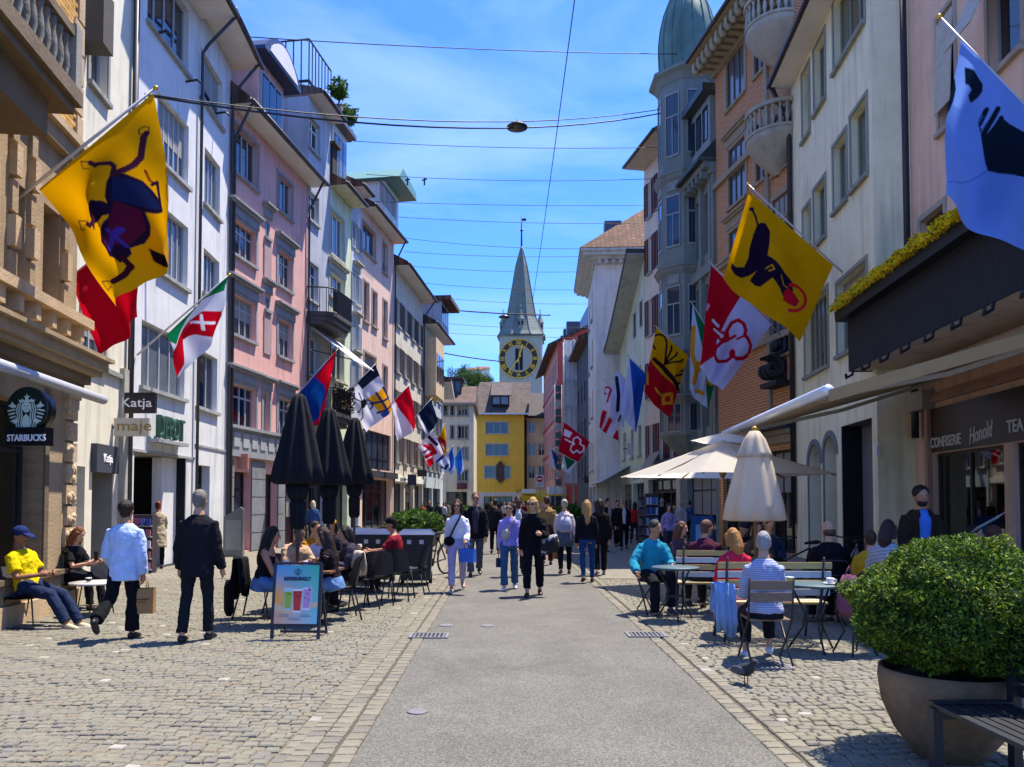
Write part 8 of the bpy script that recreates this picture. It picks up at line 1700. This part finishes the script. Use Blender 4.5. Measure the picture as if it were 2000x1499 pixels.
r = walker(1103, 1122, 'grey haired woman with pale backpack and cardigan at waist', 180, h=1.72, f=True, vox=.013, legs=((6, 4), (-8, 14)), arms=((-2, 10, 15, 0), (2, 10, 15, 0)), top=('blouse', '#c2b4b8', 'long', -.04, .028), bottom=('trousers', '#121218', .008, .05), shoes='#4a4040', hair=('bun', '#9a968c'), face=False)
t = thing('backpack', 'pale lilac backpack on the grey haired woman', 'backpack', r['back'] + Vector((0, -.02, -.13)), 0); b = MB(); b.rings([((0, 0, -.16), (.1, 0, 0), (0, .05, 0)), ((0, 0, -.12), (.15, 0, 0), (0, .09, 0)), ((0, 0, .08), (.145, 0, 0), (0, .085, 0)), ((0, 0, .19), (.09, 0, 0), (0, .05, 0))], 14); b.build('body', cloth('#a9a9be'), t); MB().box(-.1, .1, -.105, -.07, -.11, .02).build('pocket', cloth('#8f8fa8'), t); MB().tube([(-.03, -.04, .18), (0, -.05, .25), (.03, -.04, .18)], .008, 6).build('handle', cloth('#3a2a5a'), t)
t = thing('tied_cardigan', 'grey blue cardigan tied round the waist of the backpack woman', 'cardigan', (r['hipp'].x, r['hipp'].y, r['hipp'].z)); pleat(MB(), [(.19, -.28), (.2, -.1), (.18, .06), (.16, .1)], 6, .05).build('cloth', cloth('#4a5568'), t)
paper_bag(r['hand'][1] + Vector((.05, -.05, .02)), 'brown paper bag held by the backpack woman', .12, .3, .07, '#96652f', 0, txt='#5a3a18')
walker(1147, 1138, 'woman with long blonde hair and blue jeans walking away', 180, h=1.7, f=True, vox=.012, legs=((4, 4), (-8, 20)), arms=((2, 8, 10, 0), (2, 10, 25, 0)), top=('top', '#0e0f18', 'long', -.06, .026), bottom=('jeans', '#173a66', .004, .045), shoes='#2a2020', hair=('long', '#9c7a48'), face=False)
walker(1172, 1124, 'person in black walking away beside the blonde woman', 182, h=1.74, vox=.016, top=('jacket', '#141016', 'long', -.2, .032), bottom=('trousers', '#101014', .014, .06), shoes='#8a8a8a', hair=('long', '#1a0f10'), face=False)
walker(1186, 1078, 'man in open black jacket and pinkish shirt looking right', 30, h=1.8, vox=.018, head=(25, 0), top=('jacket', '#131218', 'long', -.2, .035), inner='#a88e92', bottom=('trousers', '#121216', .014, .06), hair=('short', '#24160f'))
walker(1219, 1074, 'woman in black suit and sunglasses walking towards the camera', -3, h=1.74, f=True, vox=.016, legs=((10, 4), (-10, 16)), top=('blazer', '#0f0f14', 'long', -.28, .03), inner='#b8b4b8', bottom=('trousers', '#0e0e12', .008, .05), hair=('short', '#7a4426'), glasses=True)
walker(1206, 1068, 'person in black coat just behind the suited woman', 10, h=1.74, vox=.02, top=('coat', '#17171d', 'long', -.3, .035), bottom=('trousers', '#101014', .01, .06), hair=('short', '#1a120f'))
# --- right shops
walker(1306, 1092, 'woman in lilac patterned blouse with black bob', 8, h=1.62, f=True, vox=.016, top=('blouse', blotch('#8a78a8', '#a698c4', '#6a5f90', 30), 'long', -.1, .03), bottom=('trousers', '#3a3644', .02, .07), hair=('bob', '#120e10'), skin='#c29274')
walker(1294, 1066, 'grey haired man in dark suit seen from behind', 185, h=1.8, vox=.018, top=('suit_jacket', '#161a26', 'long', -.2, .03), bottom=('trousers', '#14161e', .014, .065), hair=('short', '#8d8880'), face=False)
walker(1330, 1062, 'person in pale jacket at the shop door, left of the pair', 150, h=1.72, vox=.02, top=('jacket', '#a39a9c', 'long', -.1, .03), hair=('short', '#a9a49c'), face=False)
walker(1348, 1058, 'person in blue patterned jacket at the shop door', 170, h=1.74, vox=.02, top=('jacket', blotch('#2a3f6a', '#55709c', '#1f2f50', 25), 'long', -.1, .03), hair=('short', '#1a1412'), face=False)
walker(1402, 1056, 'woman in denim jacket and white top under the open parasol', -5, h=1.74, f=True, vox=.018, top=('denim_jacket', '#3a5a92', 'long', -.06, .03), inner='#c6c4cc', bottom=('trousers', '#20222c', .012, .06), hair=('bun', '#8a7a60'))
# --- right terrace, seated
r = person('man in teal shirt sitting with a walking stick', gx(1272, 11.55), 11.55, 12, h=1.78, vox=.011, seat=.46, legs=((76, 78), (86, 92)), arms=((20, 34, 42, -10), (30, 10, 60, 20)), lean=6, head=(30, 4), top=('jumper', '#1f7f96', 'long', -.08, .03), bottom=('trousers', '#14161e', .018, .065), shoes='#24303e', hair=('short', '#2a2422'), skin='#a9775a')
p = r['hand'][0]; t = thing('walking_stick', 'black walking stick held by the man in teal', 'stick', p); g_ = Vector((gx(1262, 11.2), 11.15, .0)) - p; MB().tube([Vector((0, 0, .02)), g_], .012, 7).build('shaft', mat('#15151a', .4, 0), t); MB().tube([(-.06, 0, .03), (0, 0, .035), (.05, 0, .03)], .014, 7).build('grip', mat('#2a2420', .4, 0), t)
person('brown haired woman in grey behind the small table', gx(1325, 12.6), 12.6, 25, h=1.68, f=True, seat=.46, legs=((82, 85), (82, 85)), arms=((30, 8, 70, 15), (30, 8, 75, 15)), lean=4, head=(25, 6), top=('jumper', '#4a3a44', 'long', -.06, .028), hair=('long', '#5a3a28'), skin='#c29274', vox=.014)
person('man in burgundy hoodie on the slatted bench facing away', gx(1372, 11.5), 11.5, 150, h=1.8, seat=.46, legs=((82, 85), (82, 85)), arms=((30, 12, 60, 10), (30, 12, 65, 10)), lean=14, head=(-30, 0), top=('hoodie', '#43142c', 'long', -.08, .04), hair=('short', '#5a3a2a'), skin='#b5876a', vox=.013, face=False)
person('man in black with dark flat cap behind the closed parasol', gx(1438, 13.4), 13.4, 10, h=1.76, seat=.46, legs=((82, 85), (82, 85)), arms=((40, 10, 90, 10), (30, 10, 70, 10)), lean=18, head=(20, 12), top=('jacket', '#191920', 'long', -.06, .034), hair=('short', '#1a1412'), hat=('beanie', '#23222e'), skin='#a9775a', vox=.016)
person('brown haired person in olive behind the closed cream parasol', gx(1478, 13.2), 13.2, -10, h=1.68, f=True, seat=.46, legs=((82, 85), (82, 85)), arms=((40, 10, 70, 10), (30, 10, 70, 10)), lean=12, top=('jacket', '#4a4434', 'long', -.06, .034), hair=('long', '#4a3322'), vox=.016)
person('person in blue jacket at the back right of closed parasol', gx(1502, 14.2), 14.2, 0, h=1.72, seat=.46, legs=((82, 85), (82, 85)), lean=6, top=('jacket', '#2a3a5a', 'long', -.06, .034), hair=('short', '#2a1d15'), vox=.018)
person('woman in red top with blonde hair sitting back to camera', gx(1437, 9.35), 9.35, 178, h=1.68, f=True, vox=.012, seat=.46, legs=((82, 85), (82, 85)), arms=((25, 8, 60, 10), (25, 8, 60, 10)), lean=8, head=(20, 8), top=('top', '#b51d3c', 'long', -.08, .026), bottom=('trousers', '#b5889a', .014, .06), hair=('bob', '#9a6a34'), face=False)
person('grey haired woman in pale striped top on wooden chair', gx(1489, 7.9), 7.85, 174, h=1.7, f=True, vox=.011, seat=.46, legs=((84, 88), (78, 84)), arms=((22, 8, 60, 10), (24, 8, 60, 10)), lean=5, head=(-14, 6), top=('jumper', stripem('#a2a9c4', '#7c84a4', 90), 'long', -.1, .03), bottom=('trousers', '#15151c', .016, .058, .8), shoes='#b9b9c0', hair=('short', '#8f8b88'), face=False)
person('bald man in dark coat sitting back to camera', gx(1618, 10.3), 10.25, 176, h=1.82, vox=.012, seat=.46, legs=((82, 85), (82, 85)), arms=((20, 10, 60, 10), (22, 10, 60, 10)), lean=4, top=('coat', '#0c0d15', 'long', -.1, .04), bottom=('trousers', '#101016', .018, .065), hair=('bald', '#4a3a30'), skin='#b5876a', face=False)
person('woman in striped navy and white top with dark bob', gx(1735, 9.2), 9.25, 150, h=1.7, f=True, vox=.012, seat=.55, legs=((82, 85), (82, 85)), arms=((20, 10, 60, 10), (22, 10, 60, 10)), lean=2, head=(-20, 10), top=('top', stripem('#c3c5cc', '#2a2c44', 120), 'long', -.1, .03), bottom=('trousers', '#20202a', .016, .06), hair=('bob', '#2a1614'), skin='#c29274', face=False)
person('bearded man in brown jacket and printed blue shirt standing', gx(1797, 10.2), 10.2, -8, h=1.86, vox=.012, legs=((3, 2), (-3, 3)), arms=((6, 10, 30, 5), (12, 10, 70, 15)), top=('jacket', '#2b2018', 'long', -.14, .036), inner='#3f6fc0', bottom=('trousers', '#1a1a20', .016, .065), hair=('bushy', '#140f0c'), skin='#a9775a', beard='#1a120e')
person('person in mustard jacket sitting left of the striped woman', gx(1700, 9.9), 9.9, 160, h=1.62, seat=.44, legs=((82, 85), (82, 85)), lean=6, top=('jacket', '#a88a1c', 'long', -.06, .03), hair=('short', '#3a2a1a'), vox=.014, face=False)
person('dark clad person reading a paper behind the shrub', gx(1930, 9.6), 9.6, 120, h=1.74, seat=.46, legs=((82, 85), (82, 85)), arms=((40, 10, 70, 10), (42, 10, 75, 10)), lean=10, top=('jacket', '#15151a', 'long', -.06, .034), hair=('short', '#4a2a22'), vox=.014)
person('person in maroon seated against the confectioner window', gx(1888, 10.4), 10.4, 60, h=1.7, seat=.46, legs=((82, 85), (82, 85)), lean=6, top=('jumper', '#3a1820', 'long', -.06, .034), hair=('short', '#1a1210'), vox=.016)
t = thing('newspaper', 'white sheet of paper held up behind the shrub', 'paper', at(1928, 1022, 9.3), R(10)); o = MB().box(-.22, .22, -.002, .002, -.02, .02).build('sheet', mat('#b5b9bf', .7, .05), t); o.rotation_euler = (R(60), R(-25), 0); o.scale = (1, 1, 4)
person('person in grey camouflage jacket sitting on the street bench', 3.12, 3.70, -80, h=1.74, vox=.012, seat=.46, legs=((80, 84), (80, 84)), arms=((10, 8, 50, 10), (12, 8, 50, 10)), lean=34, top=('jacket', blotch('#3f4550', '#9aa0aa', '#1c2028', 22), 'long', -.08, .04), bottom=('trousers', '#1a1c22', .018, .065), hair=('short', '#241a14'), face=False)
# --- far crowd
FARG = 'passers-by far down the street'
for px, fy, col, bc, rz, lb in ((825, 1035, '#c0521c', '#3a3a44', 0, 'distant person in orange top by the left shops'), (838, 1033, '#20202a', '#15151c', 20, 'distant person in black by the left shops'), (856, 1030, '#2a2a34', '#20202a', 180, 'distant person in dark coat right of the orange top'), (866, 1029, '#b5b5c0', '#2a3040', 170, 'distant person in white shirt with dark straps'), (872, 1027, '#8a7a6a', '#8a7f6c', 0, 'distant person in sand coloured clothes'),
                            (960, 1030, '#23232c', '#15151c', 0, 'distant person in dark coat before the yellow house'), (985, 1026, '#c0b8b4', '#2a2a34', 10, 'distant person in cream top before the yellow house'), (1003, 1024, '#3a3a4a', '#20202a', 180, 'distant person in slate jacket near the stall'), (1024, 1022, '#5a1a22', '#20202a', 0, 'distant person in dark red near the stall'), (1085, 1026, '#55503a', '#2a2a2a', 0, 'distant person in olive right of the stall'), (1124, 1030, '#20202a', '#15151c', 180, 'distant person in black left of the right awning'), (1160, 1040, '#a9a4a8', '#2a2a34', 0, 'distant person in pale grey under the right awning'), (1240, 1062, '#a01c24', '#20202a', 160, 'distant person in bright red by the postcard racks')):
    walker(px, fy, lb, rz, h=random.uniform(1.64, 1.8), vox=.03, top=('jacket', col, 'long', -.1, .03), bottom=('trousers', bc, .014, .06), hair=(random.choice(('short', 'bob', 'short')), random.choice(('#1a120e', '#3a281a', '#6a4a2a'))), face=False, group=FARG)
# bench bag and denim jacket on the terrace
t = thing('draped_denim', 'light blue denim jacket hanging from the pale bench end', 'jacket', (gx(1408, 9.0), 8.95, 0), R(20)); drape(t, .3, .72, .6, .35, cloth('#7f9cc4'))
t = thing('handbag', 'pink cloth bag hanging on the black iron chair', 'bag', (gx(1648, 8.3), 8.2, .0)); b = MB(); pleat(b, [(.08, .42), (.12, .5), (.12, .72), (.06, .86)], 4, .12); b.build('body', cloth('#7a4a5c'), t); MB().tube([(-.05, 0, .84), (0, 0, .95), (.05, 0, .84)], .01, 6).build('strap', cloth('#7a4a5c'), t)
